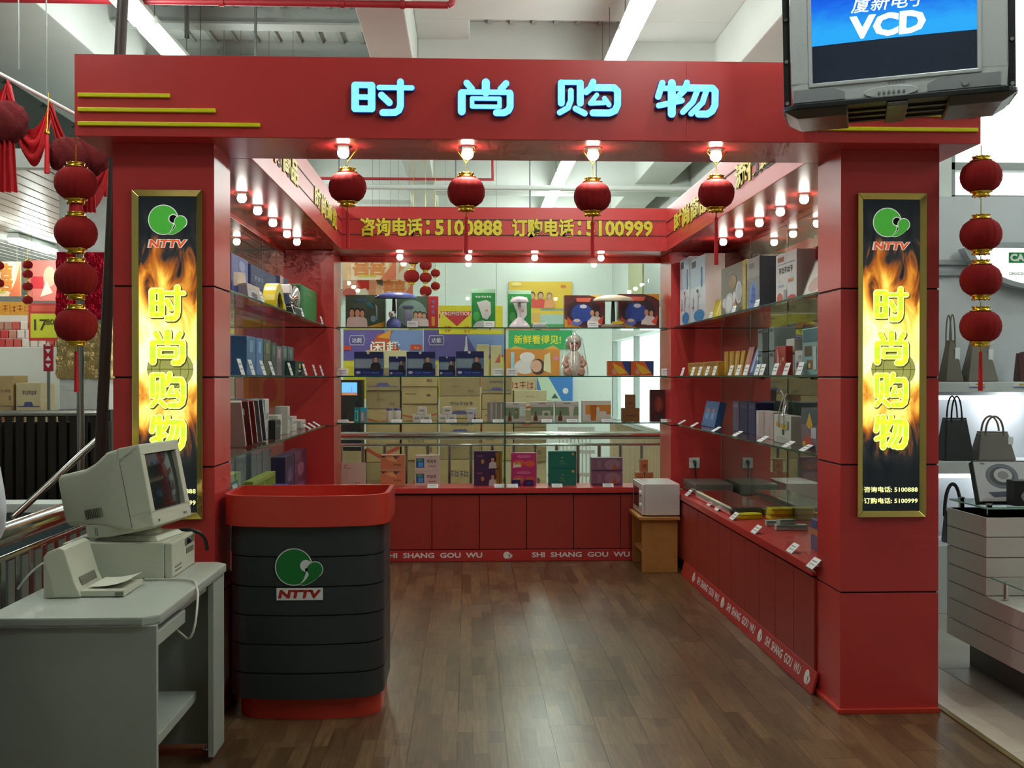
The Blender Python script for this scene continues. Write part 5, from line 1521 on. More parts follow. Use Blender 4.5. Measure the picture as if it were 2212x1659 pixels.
rs('boxed_product', 'red box with white bars behind the silver wrapped tray', 'box', 5.668, 5.844, 2.191, Z3, pc(160, 34, 44), REDM, x=1.84, d=0.08)
t = rs('wrapped_tray', 'silver film wrapped tray leaning by the right pillar on the top shelf', 'tray', 5.222, 5.553, 2.116, Z3, mat('green_grey_tray', (60, 76, 66), 0.4), [('r', 0.08, 0.06, 0.92, 0.94, (206, 204, 190)), ('e', 0.5, 0.3, 0.3, 0.2, (190, 150, 140)), ('r', 0.15, 0.6, 0.4, 0.9, (230, 230, 226), 2), ('p', [(0.5, 0.5), (0.8, 0.6), (0.7, 0.9)], (160, 150, 90), 2)], x=1.72, d=0.03, lean=0.35)
for k, (px, lb) in enumerate((('1520', 'under the tall white boxes'), ('1585', 'before the tableware box'), ('1632', 'before the flat iron box'))):
    price_card('white price card on the right top shelf ' + lb, 1.70, {'1520': 7.582, '1585': 6.914, '1632': 6.364}[px], Z3, rz=RZ)

# middle right shelf
AMB = pc(186, 136, 40)
for lb, ya, yb in (('rear', 8.008, 8.534), ('front', 7.500, 7.992)):
    rs('yellow_carton', 'low amber carton on the right middle shelf, %s one of two' % lb, 'box', ya, yb, Z2 + 0.10, Z2, AMB, [('r', 0.1, 0.7, 0.9, 0.9, (150, 104, 30)), ('r', 0.1, 0.2, 0.5, 0.5, (206, 170, 70))], x=1.74, d=0.10)
for k, (pa, pb) in enumerate(((7.370, 7.491), (7.240, 7.356), (7.114, 7.227), (7.005, 7.102))):
    rs('book', 'amber bound book on the right middle shelf, %s of four' % ('first', 'second', 'third', 'last')[k], 'book', pa, pb, 1.676 , Z2, AMB, [('r', 0.3, 0.1, 0.5, 0.9, (220, 180, 80))], x=1.78, d=0.13, lean=0.05 * k)
rs('book', 'rose coloured book leaning on the right middle shelf', 'book', 6.814, 6.954, 1.699, Z2, pc(176, 100, 90), [('r', 0.2, 0.1, 0.6, 0.9, (196, 130, 110))], x=1.77, d=0.11, lean=0.25)
rs('book', 'blue and white book leaning on the right middle shelf', 'book', 6.648, 6.803, 1.702, Z2, pc(60, 84, 140), [('r', 0.2, 0.1, 0.5, 0.9, (150, 170, 206)), ('e', 0.7, 0.6, 0.1, 0.1, (220, 220, 220))], x=1.77, d=0.04, lean=0.3)
SILV = pc(130, 150, 146)
n_ = 0
for row in range(2):
    for k, (pa, pb, mm) in enumerate(((6.578, 6.684, SILV), (6.445, 6.568, pc(40, 44, 46)), (6.327, 6.435, SILV))):
        z_ = Z2 + 0.145 * row
        rs('film_case', '%s cassette case in the %s row on the right middle shelf, %s' % (('grey', 'black', 'grey')[k], ('lower', 'upper')[row], ('rear', 'centre', 'front')[k]), 'case', pa, pb, z_ + 0.14, z_ + 0.001 * row, mm, [('r', 0.1, 0.8, 0.9, 0.94, (70, 90, 90)), ('e', 0.5, 0.9, 0.12, 0.03, (30, 30, 30))], x=1.80, d=0.13)
rs('boxed_product', 'red faceted box with white marks on the right middle shelf', 'box', 5.891, 6.097, Z2 + 0.16, Z2, pc(176, 50, 44), [('p', [(0.2, 0.1), (0.45, 0.5), (0.3, 0.9), (0.2, 0.9)], (206, 150, 140)), ('r', 0.7, 0.5, 0.85, 0.6, (220, 190, 180)), ('r', 0.5, 0.3, 0.6, 0.5, (206, 120, 110))], x=1.74, d=0.08)
rs('white_package', 'white package with a yellow and blue band on the right middle shelf', 'box', 5.862, 6.017, Z2 + 0.20, Z2, pc(196, 204, 200), [('r', 0, 0.56, 1, 0.62, (40, 70, 140)), ('r', 0, 0.62, 1, 0.68, (206, 180, 40)), ('r', 0.2, 0.2, 0.8, 0.4, (150, 160, 170))], x=1.78, d=0.07)
rs('white_package', 'white printed package with purple figures on the right middle shelf', 'box', 5.658, 5.788, Z2 + 0.13, Z2, pc(200, 206, 200), [('e', 0.4, 0.4, 0.2, 0.15, (120, 80, 120)), ('r', 0.5, 0.6, 0.9, 0.8, (160, 170, 180))], x=1.76, d=0.07)
rs('boxed_product', 'pale teal box with two small pictures beside the right pillar', 'box', 5.271, 5.530, Z2 + 0.235, Z2, pc(130, 176, 176), [('r', 0.05, 0.70, 0.95, 0.98, (50, 110, 120)), ('r', 0.15, 0.4, 0.6, 0.62, (90, 76, 44)), ('r', 0.3, 0.12, 0.65, 0.32, (120, 90, 50)), ('e', 0.48, 0.2, 0.08, 0.06, (206, 180, 120), 2), ('r', 0.7, 0.1, 0.9, 0.6, (190, 206, 204))], x=1.72, d=0.06)
for k, px in enumerate((8.523, 8.133, 7.887, 7.641, 7.409, 6.947, 6.755, 6.561, 6.306, 6.196, 5.931, 5.722, 5.487)):
    price_card('%s ' % NTH[k] + 'white price card along the right middle shelf, counted from the rear', 1.685, px, Z2, rz=RZ, h=0.068, lean=0.3)

# lowest right shelf
rs('boxed_product', 'blue box with small figures leaning on the right lowest shelf', 'box', 7.788, 8.235, 1.327, Z1, pc(50, 84, 140), [('r', 0.05, 0.05, 0.95, 0.95, (64, 110, 170)), ('e', 0.3, 0.65, 0.08, 0.07, (206, 130, 60)), ('e', 0.7, 0.65, 0.08, 0.07, (206, 130, 60)), ('r', 0.2, 0.3, 0.4, 0.55, (110, 150, 200), 1), ('r', 0.6, 0.3, 0.8, 0.55, (110, 150, 200), 1)], x=1.78, d=0.05, lean=0.22)
for k, (pa, pb, c) in enumerate(((7.316, 7.484, (104, 92, 120)), (7.084, 7.304, (34, 38, 86)), (6.888, 7.072, (44, 48, 100)))):
    rs('binder_box', ('lilac', 'dark blue', 'navy')[k] + ' upright slip case on the right lowest shelf', 'box', pa, pb, 1.335, Z1, pc(*c), [('r', 0.2, 0.8, 0.8, 0.9, (min(c[0] + 40, 255), min(c[1] + 40, 255), min(c[2] + 40, 255)))], x=1.84, d=0.12)
t = rs('gift_bag', 'white and pink paper bag on the right lowest shelf', 'bag', 6.337, 6.717, 1.293, Z1, pc(196, 180, 180), [('r', 0.0, 0.0, 0.2, 1, (206, 196, 196)), ('r', 0.4, 0.0, 0.5, 1, (176, 156, 160)), ('e', 0.7, 0.4, 0.1, 0.1, (206, 170, 176))], x=1.80, d=0.08)
t = rs('gift_bag', 'clear bag printed with yellow flowers and white cord on the right lowest shelf', 'bag', 5.855, 6.186, 1.287, Z1, pc(206, 214, 206), [('e', 0.25, 0.66, 0.12, 0.10, (214, 150, 40)), ('e', 0.6, 0.6, 0.2, 0.10, (220, 190, 40)), ('r', 0.5, 0.3, 0.62, 0.5, (40, 110, 60)), ('e', 0.5, 0.14, 0.36, 0.1, (190, 200, 196)), ('r', 0.8, 0.5, 0.9, 0.8, (120, 130, 130))], x=1.76, d=0.07)
CORDW = mat('white_cord', (214, 214, 206), 0.6)
zt_ = 1.287 - Z1
for k in (-1, 1):
    b = MB(); b.tube(bez((k * 0.05, -0.006, zt_ * 0.55), (k * 0.05, -0.012, zt_), (k * 0.02, 0.0, zt_ + 0.10), (0, 0.03, zt_ + 0.12), 10), 0.004, CORDW, 6); b.build('cord_handle', t)
b = MB(); b.lathe([(0.05, zt_ + 0.0), (0.02, zt_ + 0.07), (0.015, zt_ + 0.09), (0.05, zt_ + 0.14)], FILM, 12, (0, 0.035, 0), rib=0.2, ribs=6); b.build('gathered_top', t)
rs('toy_package', 'colourful wrapped toy package by the right pillar on the lowest shelf', 'package', 5.302, 5.578, 1.342, Z1, pc(120, 110, 120), [('r', 0.0, 0.6, 1, 1, (70, 84, 96)), ('p', [(0.3, 0.6), (0.5, 0.9), (0.7, 0.6), (0.5, 0.5)], (220, 170, 50), 2), ('p', [(0.1, 0.2), (0.5, 0.4), (0.8, 0.1), (0.4, 0.05)], (190, 70, 60), 2), ('r', 0.6, 0.3, 0.9, 0.55, (190, 196, 206), 2), ('e', 0.7, 0.1, 0.15, 0.06, (50, 60, 140), 3), ('e', 0.2, 0.14, 0.1, 0.06, (214, 190, 60), 3)], x=1.73, d=0.08)
for k, px in enumerate((8.574, 8.097, 7.383, 6.795, 6.203, 5.705, 5.405)):
    price_card('%s ' % NTH[k] + 'flat white price card along the right lowest shelf, counted from the rear', 1.675, px, Z1, rz=RZ, h=0.06, lean=1.05)

# right counter top
pl = thing('dvd_player', 'grey flat disc player at the rear of the right counter', 'player', (1.86, 8.44, ZC + 0.001), rz=RZ)
b = MB(); b.box(-0.25, 0.25, -0.13, 0.16, 0.008, 0.085, mat('player_grey', (120, 132, 126), 0.3, metal=0.3)); b.build('case', pl, bevel=0.006)
b = MB(); b.box(-0.22, 0.05, -0.134, -0.128, 0.045, 0.065, mat('player_window', (90, 120, 116), 0.15)); b.build('disc_tray', pl, bevel=0.001)
for k in range(5):
    b = MB(); b.tube([(0.08 + k * 0.03, -0.13, 0.035), (0.08 + k * 0.03, -0.136, 0.035)], 0.008, CHROME, 8); b.build('button', pl)
ot = thing('wall_socket', 'white wall socket plate with a black plug on the red end panel', 'socket', (1.830, 8.716, 0.808))
b = MB(); b.box(-0.043, 0.043, -0.006, 0.002, -0.043, 0.043, MWW); b.build('plate', ot, bevel=0.003)
b = MB(); b.tube([(0.0, -0.006, 0.01), (0, -0.03, 0.008), (0.0, -0.035, -0.02)], [0.015, 0.013, 0.008], BLACK, 8); b.tube(bez((0, -0.035, -0.02), (0, -0.04, -0.12), (0.02, -0.03, -0.2), (0.06, -0.02, -0.24), 8), 0.005, BLACK, 6); b.build('plug', ot)
lt = thing('wrapped_garment', 'black folded garment in a clear plastic bag on the right counter', 'garment', (1.81, 7.467, ZC + 0.001), rz=RZ)
b = MB()
b.box(-0.52, 0.48, -0.10, 0.12, 0.003, 0.045, mat('black_leather', (24, 22, 24), 0.35, bump=0.6, bscale=14)); b.build('garment', lt, bevel=0.02, seg=3)
b = MB(); b.box(-0.56, 0.54, -0.12, 0.15, 0.0, 0.062, FILM); b.build('plastic_bag', lt, bevel=0.025, seg=3)
SOAPY = mat('yellow_soap_box', (214, 204, 30), 0.4)
def oval_box(label, x, y, z, l, w, h, m, rz):
    t = thing('soap_box', label, 'box', (x, y, z), rz=rz)
    b = MB(); b.prism([(l / 2 * (abs(math.cos(a)) ** 0.5) * (1 if math.cos(a) >= 0 else -1), w / 2 * (abs(math.sin(a)) ** 0.5) * (1 if math.sin(a) >= 0 else -1)) for a in [2 * PI * k / 24 for k in range(24)]], 0, h * 0.62, m); b.build('box_base', t, bevel=0.003)
    b = MB(); b.prism([(0.98 * l / 2 * (abs(math.cos(a)) ** 0.5) * (1 if math.cos(a) >= 0 else -1), 0.98 * w / 2 * (abs(math.sin(a)) ** 0.5) * (1 if math.sin(a) >= 0 else -1)) for a in [2 * PI * k / 24 for k in range(24)]], h * 0.64, h, m); b.build('lid', t, bevel=0.004)
    return t
oval_box('yellow soap box lying alone on the right counter', 1.797, 6.867, ZC + 0.001, 0.155, 0.10, 0.032, SOAPY, 0.3)
oval_box('lower yellow soap box of the pile on the right counter', 1.999, 6.835, ZC + 0.001, 0.20, 0.12, 0.035, SOAPY, 0.2)
oval_box('upper yellow soap box of the pile on the right counter', 1.976, 6.815, ZC + 0.037, 0.155, 0.11, 0.038, SOAPY, 0.1)
SILB = mat('silver_green_box', (176, 194, 186), 0.3)
for k, ((x, y), lb) in enumerate((((1.855, 7.285), 'far left of the soap boxes'), ((1.865, 7.105), 'just behind the lone soap box'), ((1.947, 7.077), 'between the soap boxes'), ((1.848, 6.490), 'left of the front row'), ((1.856, 6.307), 'centre of the front row'), ((1.948, 6.303), 'right of the front row'))):
    t = product('silver_carton', 'small silver green carton on the right counter, ' + lb, 'box', (x, y, ZC + 0.001), 0.09, 0.06, 0.032, SILB, [('r', 0.05, 0.6, 0.95, 0.95, (110, 170, 150))], rz=-0.1)
t = product('silver_carton', 'small silver carton lying on the front row on the right counter', 'box', (1.884, 6.326, ZC + 0.035), 0.10, 0.05, 0.026, SILB, [('r', 0.05, 0.6, 0.95, 0.95, (110, 170, 150))], rz=0.15)
rs('boxed_product', 'upright blue and orange printed box by the right pillar on the counter', 'box', 5.516, 5.637, ZC + 0.16, ZC, pc(90, 100, 140), [('r', 0, 0.5, 1, 0.7, (190, 140, 90)), ('r', 0.1, 0.75, 0.9, 0.95, (70, 90, 150))], x=1.80, d=0.1)
for k, (x, y) in enumerate((((1.676, 8.200)), ((1.704, 7.565)), ((1.697, 7.296)), ((1.682, 6.812)), ((1.663, 6.213)), ((1.667, 5.524)), ((1.630, 5.071)))):
    price_card('%s ' % NTH[k] + 'white price card on the right counter, counted from the rear', x - 0.02, y, ZC, rz=RZ, h=0.062, w=0.10, lean=0.8)

# --- left side shelves (goods face right)
LZ = PI / 2
def ls(name, label, cat, ya, yb, zt, z, m, dec=(), x=-1.18, d=0.10, lean=0.0, **kw):
    return product(name, label, cat, (x, (ya + yb) / 2, z + 0.001), yb - ya - 0.004, d, zt - z, m, dec, rz=LZ, lean=lean, **kw)
ls('boxed_product', 'lilac and white box at the entrance end of the left top shelf', 'box', 5.681, 6.109, 2.144, Z3, pc(120, 130, 190), [('r', 0.0, 0.0, 1, 0.4, (70, 90, 170)), ('p', [(0.1, 0.3), (0.9, 0.4), (0.8, 0.7), (0.1, 0.6)], (214, 190, 170)), ('e', 0.6, 0.8, 0.2, 0.12, (160, 170, 220))], x=-1.22, d=0.12)
ls('boxed_product', 'white wrapped box with blue lettering on the left top shelf', 'box', 5.833, 6.197, 2.004, Z3, pc(196, 196, 200), [('t', '#2', 0.5, 0.4, 0.3, (110, 120, 160), 0.5), ('r', 0, 0.7, 1, 1, (206, 190, 180))], x=-1.16, d=0.06, lean=0.15)
WOM = [('r', 0, 0, 1, 1, (24, 48, 96)), ('t', '#3', 0.3, 0.72, 0.10, (150, 170, 206), 0.36)] + man(0.72, 0.0, 0.95, (196, 40, 44), skin=(224, 190, 160), a=1.0)
ls('boxed_product', 'dark blue box with a woman in red on the left top shelf', 'box', 6.426, 7.291, 2.166, Z3, pc(28, 46, 90), WOM, x=-1.27, d=0.10)
ls('boxed_product', 'second dark blue box with a patterned edge on the left top shelf', 'box', 7.433, 7.757, 2.190, Z3, pc(34, 50, 90), [('r', 0, 0, 0.4, 1, (190, 150, 140)), ('e', 0.2, 0.6, 0.12, 0.1, (230, 220, 210), 1)], x=-1.27, d=0.10)
yt = thing('yellow_massager', 'yellow plastic arched massager with a duck-bill tip on the left top shelf', 'massager', (-1.15, 6.523, Z3 + 0.001), rz=LZ)
b = MB()
arc = bez((-0.17, 0.0), (-0.17, 0.17), (0.05, 0.20), (0.13, 0.06), 12) + bez((0.14, 0.05), (0.17, 0.04), (0.2, 0.04), (0.21, 0.0), 6)[1:]
inn_ = [(0.10, 0.0), (0.09, 0.035)] + bez((0.05, 0.06), (0.0, 0.12), (-0.10, 0.10), (-0.11, 0.0), 8)
b.prism(arc + inn_, -0.04, 0.04, mat('yellow_plastic_bright', (214, 196, 24), 0.3), axis='y'); b.build('shell', yt, bevel=0.008)
b = MB(); b.prism([(-0.105, 0.0), (0.085, 0.0), (0.08, 0.035)] + bez((0.045, 0.055), (0.0, 0.11), (-0.09, 0.09), (-0.1, 0.0), 8)[:-1], -0.02, 0.02, BLACK, axis='y'); b.build('inner_pad', yt)
bl = thing('chrome_appliance', 'black and chrome kitchen appliance on the left top shelf', 'appliance', (-1.16, 7.310, Z3 + 0.001), rz=LZ)
b = MB(); b.box(-0.16, 0.16, -0.03, 0.10, 0.0, 0.06, BLACK); b.build('base', bl, bevel=0.01)
b = MB(); b.tube([(-0.15, 0.03, 0.10), (0.04, 0.03, 0.10)], 0.034, CHROME, 16); b.build('roller', bl)
b = MB(); b.lathe([(0.055, 0.0), (0.06, 0.06), (0.05, 0.13), (0.03, 0.15)], CHROME, 18, (0.10, 0.03, 0.06)); b.build('jug', bl)
b = MB(); b.box(-0.15, -0.05, 0.0, 0.08, 0.14, 0.20, MWW); b.build('lid_box', bl, bevel=0.006)
ls('boxed_product', 'bright green box at the rear of the left top shelf', 'box', 7.764, 8.569, 2.160, Z3, pc(24, 140, 60), [('t', '#2', 0.6, 0.82, 0.06, (220, 206, 60), 0.3), ('r', 0.0, 0, 0.15, 1, (30, 110, 56))], x=-1.18, d=0.16, side=mat('dark_green_side', (20, 60, 30), 0.4))
for lb, y in (('below the yellow massager', 6.064), ('before the chrome appliance', 7.178), ('before the green box', 7.539), ('alone at the rear end', 8.545)):
    price_card('white price card on the left top shelf ' + lb, -1.125, y, Z3, rz=LZ, h=0.07, lean=0.3)
# middle left shelf
for k, (pa, pb, c, zt) in enumerate(((6.118, 6.379, (70, 120, 170), 0.22), (6.393, 6.604, (84, 130, 190), 0.22), (6.619, 6.862, (80, 90, 60), 0.22), (6.878, 7.057, (60, 80, 76), 0.21), (7.071, 7.266, (140, 120, 130), 0.19), (7.284, 7.490, (90, 110, 110), 0.2), (7.509, 7.749, (80, 104, 104), 0.2))):
    ls('slip_case', ('blue', 'sky blue', 'olive', 'dark green', 'pinkish', 'grey green', 'slate')[k] + ' slip case standing on the left middle shelf', 'box', pa, pb, Z2 + zt, Z2, pc(*c), [('r', 0.3, 0.6, 0.7, 0.9, (min(c[0] + 50, 255), min(c[1] + 50, 255), min(c[2] + 40, 255)))], x=-1.23, d=0.10)
ls('boxed_product', 'dark green box with a small yellow mark on the left middle shelf', 'box', 7.388, 7.783, Z2 + 0.10, Z2, pc(30, 60, 56), [('e', 0.5, 0.65, 0.14, 0.18, (206, 180, 70)), ('r', 0.3, 0.25, 0.7, 0.36, (190, 200, 200))], x=-1.16, d=0.07)
for k, px in enumerate((5.519, 5.791, 6.105, 6.379, 7.046, 7.668, 8.156, 8.545, 8.854)):
    price_card('%s ' % NTH[k] + 'white price card along the left middle shelf, counted from the entrance', -1.125, px, Z2, rz=LZ, h=0.085, lean=0.3)
# lowest left shelf
for k, (pa, c) in enumerate(((5.748, (206, 200, 190)), (5.920, (110, 30, 36)), (6.062, (150, 50, 44)), (6.197, (120, 124, 130)), (6.325, (90, 96, 104)))):
    product('book', ('cream', 'maroon', 'brick red', 'grey', 'dark grey') [k] + ' book leaning on the left lowest shelf', 'book', (-1.27, pa, Z1 + 0.004), 0.22, 0.022, 0.27, pc(*c), [('r', 0.1, 0.7, 0.9, 0.85, (206, 206, 200)), ('r', 0.2, 0.2, 0.6, 0.3, (190, 190, 190))], lean=-0.5, side=WHITEP)
for k, (px, h, w, c, dx) in enumerate(((6.518, 0.24, 0.12, (206, 212, 204), 0), (6.948, 0.13, 0.16, (206, 204, 194), 0), (7.176, 0.18, 0.09, (200, 196, 186), 0.02), (7.539, 0.10, 0.2, (210, 206, 196), 0), (7.939, 0.06, 0.22, (206, 200, 190), 0))):
    ls('white_carton', ('tall white', 'square white', 'narrow white', 'broad white', 'flat white')[k] + ' carton on the left lowest shelf', 'box', px - w / 2, px + w / 2, Z1 + h, Z1, pc(*c), [('r', 0.15, 0.5, 0.85, 0.66, (150, 160, 160)), ('r', 0.15, 0.2, 0.5, 0.3, (170, 176, 176))], x=-1.19 + dx, d=0.08)
ls('boxed_product', 'small black box among the white cartons on the left lowest shelf', 'box', 6.554, 6.748, Z1 + 0.11, Z1, pc(26, 24, 26), [('r', 0.2, 0.6, 0.8, 0.75, (90, 90, 96))], x=-1.15, d=0.05)
for k, px in enumerate((7.824, 8.058, 8.307, 8.796)):
    price_card('%s ' % NTH[k] + 'flat white price card along the left lowest shelf, counted from the entrance', -1.12, px, Z1, rz=LZ, h=0.06, lean=1.0)
# left counter top
ls('boxed_product', 'teal box with a black device leaning on the left counter', 'box', 5.674, 6.086, ZC + 0.34, ZC, pc(20, 110, 110), [('r', 0.05, 0.05, 0.95, 0.6, (20, 130, 120)), ('e', 0.4, 0.8, 0.3, 0.08, (24, 24, 26)), ('r', 0.6, 0.86, 0.9, 0.96, (190, 206, 206)), ('e', 0.6, 0.2, 0.2, 0.1, (190, 170, 60))], x=-1.19, d=0.06, lean=0.25)
ls('boxed_product', 'green and white box with triangles on the left counter', 'box', 6.706, 7.481, ZC + 0.26, ZC, pc(150, 170, 60), [('p', [(0.0, 0.9), (0.5, 0.9), (0.25, 0.4)], (110, 150, 40)), ('p', [(0.5, 0.9), (1.0, 0.9), (0.75, 0.4)], (110, 150, 40))], x=-1.31, d=0.06)
ls('boxed_product', 'wide violet blue box with a pink end on the left counter', 'box', 6.114, 7.201, ZC + 0.20, ZC, pc(60, 60, 150), [('r', 0.68, 0, 0.86, 1, (190, 80, 120)), ('e', 0.35, 0.5, 0.25, 0.25, (30, 34, 90)), ('r', 0.05, 0.8, 0.6, 0.94, (110, 116, 200))], x=-1.17, d=0.10)
for k, (pa, pb, c) in enumerate(((7.635, 8.025, (44, 40, 80)), (8.047, 8.630, (96, 50, 84)))):
    ls('boxed_product', ('dark indigo', 'plum coloured') [k] + ' upright box on the left counter', 'box', pa, pb, ZC + 0.34, ZC, pc(*c), [('e', 0.5, 0.6, 0.3, 0.15, (c[0] + 50, c[1] + 40, c[2] + 40)), ('r', 0.2, 0.2, 0.8, 0.3, (c[0] + 30, c[1] + 30, c[2] + 60))], x=-1.27, d=0.10)
for k, (x, y) in enumerate((((-1.114, 8.281)), ((-1.079, 8.797)))):
    price_card('white price card on the left counter, %s one' % ('nearer', 'farther')[k], -1.11, y, ZC, rz=LZ, h=0.06, lean=0.8)

# ------------------------------------------------------------------ behind the rear window
rl = thing('railing', 'stainless steel railing behind the rear window', 'railing', (0.6, 10.0, 0))
zr = 0.964
b = MB(); b.tube([(-1.6, 10.0, zr), (2.35, 10.0, zr)], 0.036, STEEL, 14); b.build('handrail', rl, world=True)
b = MB(); b.tube([(-1.6, 10.0, zr - 0.085), (2.35, 10.0, zr - 0.085)], 0.014, STEEL, 10); b.build('upper_rail', rl, world=True)
b = MB(); b.tube([(-1.6, 10.0, 0.10), (2.35, 10.0, 0.10)], 0.014, STEEL, 10); b.build('lower_rail', rl, world=True)
b = MB(); b.tube([(0, 0, 0.0), (0, 0, zr - 0.085)], 0.017, STEEL, 10)
x_ = -1.55
bal = b.build('baluster', rl, loc=(x_ - 0.6, 0, 0))
while x_ < 2.25:
    x_ += 0.1975
    share(bal, 'baluster', rl, (x_ - 0.6, 0, 0))

BLUEPR = pc(60, 64, 140)
def carton(label, x0, x1, y, d, z0, z1, m, marks=(), rz=0.0, group='cartons piled behind the railing'):
    t = thing('carton', label, 'carton', ((x0 + x1) / 2, y + d / 2, z0), rz=rz, group=group)
    w, h = x1 - x0, z1 - z0
    b = MB(); b.box(-w / 2, w / 2, -d / 2, d / 2, 0, h, m); b.build('box', t, bevel=0.006)
    b = MB(); b.box(-w / 2 - 0.001, w / 2 + 0.001, -0.03, 0.03, h - 0.0015, h + 0.0015, CARTON2); b.build('tape', t)
    if marks:
        b = MB()
        for i, q in enumerate(sorted(marks, key=layer)): decal(b, w, h, q, i * 4)
        b.build('printed_front', t, loc=(0, -d / 2, 0), rot=FACE)
    return t
MK = [[('t', '#5', 0.55, 0.66, 0.15, (106, 96, 106), 0.6), ('p', [(0.3, 0.2), (0.36, 0.34), (0.64, 0.34), (0.7, 0.2)], (92, 90, 140), 1), ('r', 0.05, 0.16, 0.95, 0.2, (100, 96, 140))],
      [('r', 0.1, 0.55, 0.4, 0.6, (120, 80, 60)), ('e', 0.75, 0.5, 0.06, 0.08, (110, 80, 60))],
      [('p', [(0.1, 0.2), (0.5, 0.7), (0.56, 0.66), (0.18, 0.16)], (180, 70, 50)), ('t', '#3', 0.7, 0.75, 0.08, (170, 100, 70))],
      [('t', '#4', 0.4, 0.5, 0.10, (130, 106, 84)), ('r', 0.7, 0.2, 0.85, 0.34, (140, 114, 84))],
      [('p', [(0.0, 0.3), (0.4, 0.1), (1.0, 0.35), (1.0, 0.45), (0.4, 0.2), (0.0, 0.4)], (190, 80, 56)), ('t', '#4', 0.5, 0.7, 0.09, (180, 100, 74))]]
rng = random.Random(11)
x_ = -1.240
colx = 0
tops = [1.34, 1.52, 1.30, 1.44, 1.20, 1.36, 1.42, 1.15, 1.3, 1.0]
while x_ < 0.945:
    w = rng.uniform(0.36, 0.52)
    z = 0.0
    k = 0
    while z < tops[colx % 10]:
        h = rng.uniform(0.17, 0.30) if z > 0.5 else rng.uniform(0.40, 0.52)
        dx = 0.0
        mk = MK[rng.randrange(5)]
        carton('%s carton from the floor in the %s stack from the left behind the railing' % (NTH[k], NTH[colx]), x_ + 0.012 + dx, x_ + w - 0.012 + dx, 13.2 + rng.uniform(0, 0.05), 0.38, z + 0.002, z + h - 0.002, (CARTON, CARTON3, CARTON, CARTON2)[rng.randrange(4)], mk, rz=rng.uniform(-0.012, 0.012))
        z += h
        k += 1
    x_ += w
    colx += 1
carton('cream topped carton high on a shelf stack behind the dark blue boxes', -1.341, -0.793, 14.4, 0.45, 0.0, 1.854, CARTON2, MK[3])
carton('pale upright carton left of the joint, behind the pile', 0.122, 0.282, 14.4, 0.35, 0.0, 1.935, CARTON2, MK[2])
carton('pale upright carton with a red corner behind the pile', 0.306, 0.447, 14.4, 0.35, 0.0, 1.923, CARTON2, [('p', [(0.4, 0.88), (0.9, 0.88), (0.9, 0.95)], (200, 90, 60))])
carton('cream carton with red writing right of the glass joint', 0.527, 0.920, 14.4, 0.4, 0.0, 1.518, CARTON2, [('t', '#4', 0.4, 0.92, 0.06, (206, 110, 84)), ('p', [(0.8, 0.80), (0.96, 0.80), (0.96, 0.90)], (206, 90, 64))])

mtv = thing('small_television', 'black television showing a blue sky picture beside the cartons', 'television', (-1.402, 13.1, 0))
b = MB(); b.box(-0.13, 0.13, 0.0, 0.4, 0.62, 1.472, BLACK); b.build('case', mtv, bevel=0.01)
b = MB(); b.quad(-0.105, 1.285, 0.08, 1.439, 0.002, mat('lit_sky_picture', (110, 180, 236), 0.3, emit=0.9)); b.quad(-0.105, 1.285, 0.08, 1.318, 0.004, mat('lit_town_picture', (206, 130, 90), 0.3, emit=0.5)); b.quad(0.01, 1.296, 0.02, 1.384, 0.005, mat('lit_tower_picture', (150, 130, 220), 0.3, emit=0.8)); b.build('screen', mtv, rot=FACE)
b = MB(); b.box(-0.16, 0.16, 0.0, 0.42, 0.0, 0.618, CARTON3); b.build('cabinet', mtv, bevel=0.01)

# banners and posters in the hall
POLE = ROD
def banner(label, x0, x1, z0, z1, y, base, dec, name='banner', cat='banner', hang=True, group=None):
    t = thing(name, label, cat, ((x0 + x1) / 2, y, z0), group=group)
    w, h = x1 - x0, z1 - z0
    b = MB(); b.box(-w / 2, w / 2, 0, 0.02, 0, h, base); b.build('board', t, bevel=0.002, seg=1)
    b = MB()
    for i, q in enumerate(sorted(dec, key=layer)): decal(b, w, h, q, i * 4)
    b.build('printed_front', t, rot=FACE)
    if hang:
        for sx in (-0.4, 0.4):
            b = MB(); b.tube([(sx * w, 0.01, h), (sx * w, 0.01, (3.31 if (x0 < -2.6 and y > 9.4) else 4.715) - z0)], 0.0025, POLE, 5); b.build('hanger', t)
    else:
        for sx in (-0.42, 0.42):
            b = MB(); b.box(sx * w - 0.02, sx * w + 0.02, 0.022, 0.06, -z0, h * 0.9, POLE); b.build('stand_leg', t)
    return t
def biscuit(x):
    return [('r', 0, 0, 1, 0.62, (214, 200, 36)), ('r', 0, 0.55, 1, 1, (98, 84, 160)), ('p', [(0.5, 1.0), (1.0, 1.0), (1.0, 0.62), (0.7, 0.58)], (120, 140, 200), 1), ('p', [(0.0, 0.55), (0.3, 0.48), (0.6, 0.52), (1.0, 0.62), (1.0, 0.55), (0.6, 0.45), (0.3, 0.42), (0.0, 0.48)], (220, 206, 60), 2)]
def hexlogo(u, v):
    return [('p', [(u - 0.1, v), (u - 0.085, v + 0.07), (u + 0.085, v + 0.07), (u + 0.1, v), (u + 0.085, v - 0.07), (u - 0.085, v - 0.07)], (206, 200, 226), 3), ('p', [(u - 0.092, v), (u - 0.08, v + 0.06), (u + 0.08, v + 0.06), (u + 0.092, v), (u + 0.08, v - 0.06), (u - 0.08, v - 0.06)], (84, 70, 140), 4), ('t', '达能', u, v, 0.07, (226, 220, 236))]
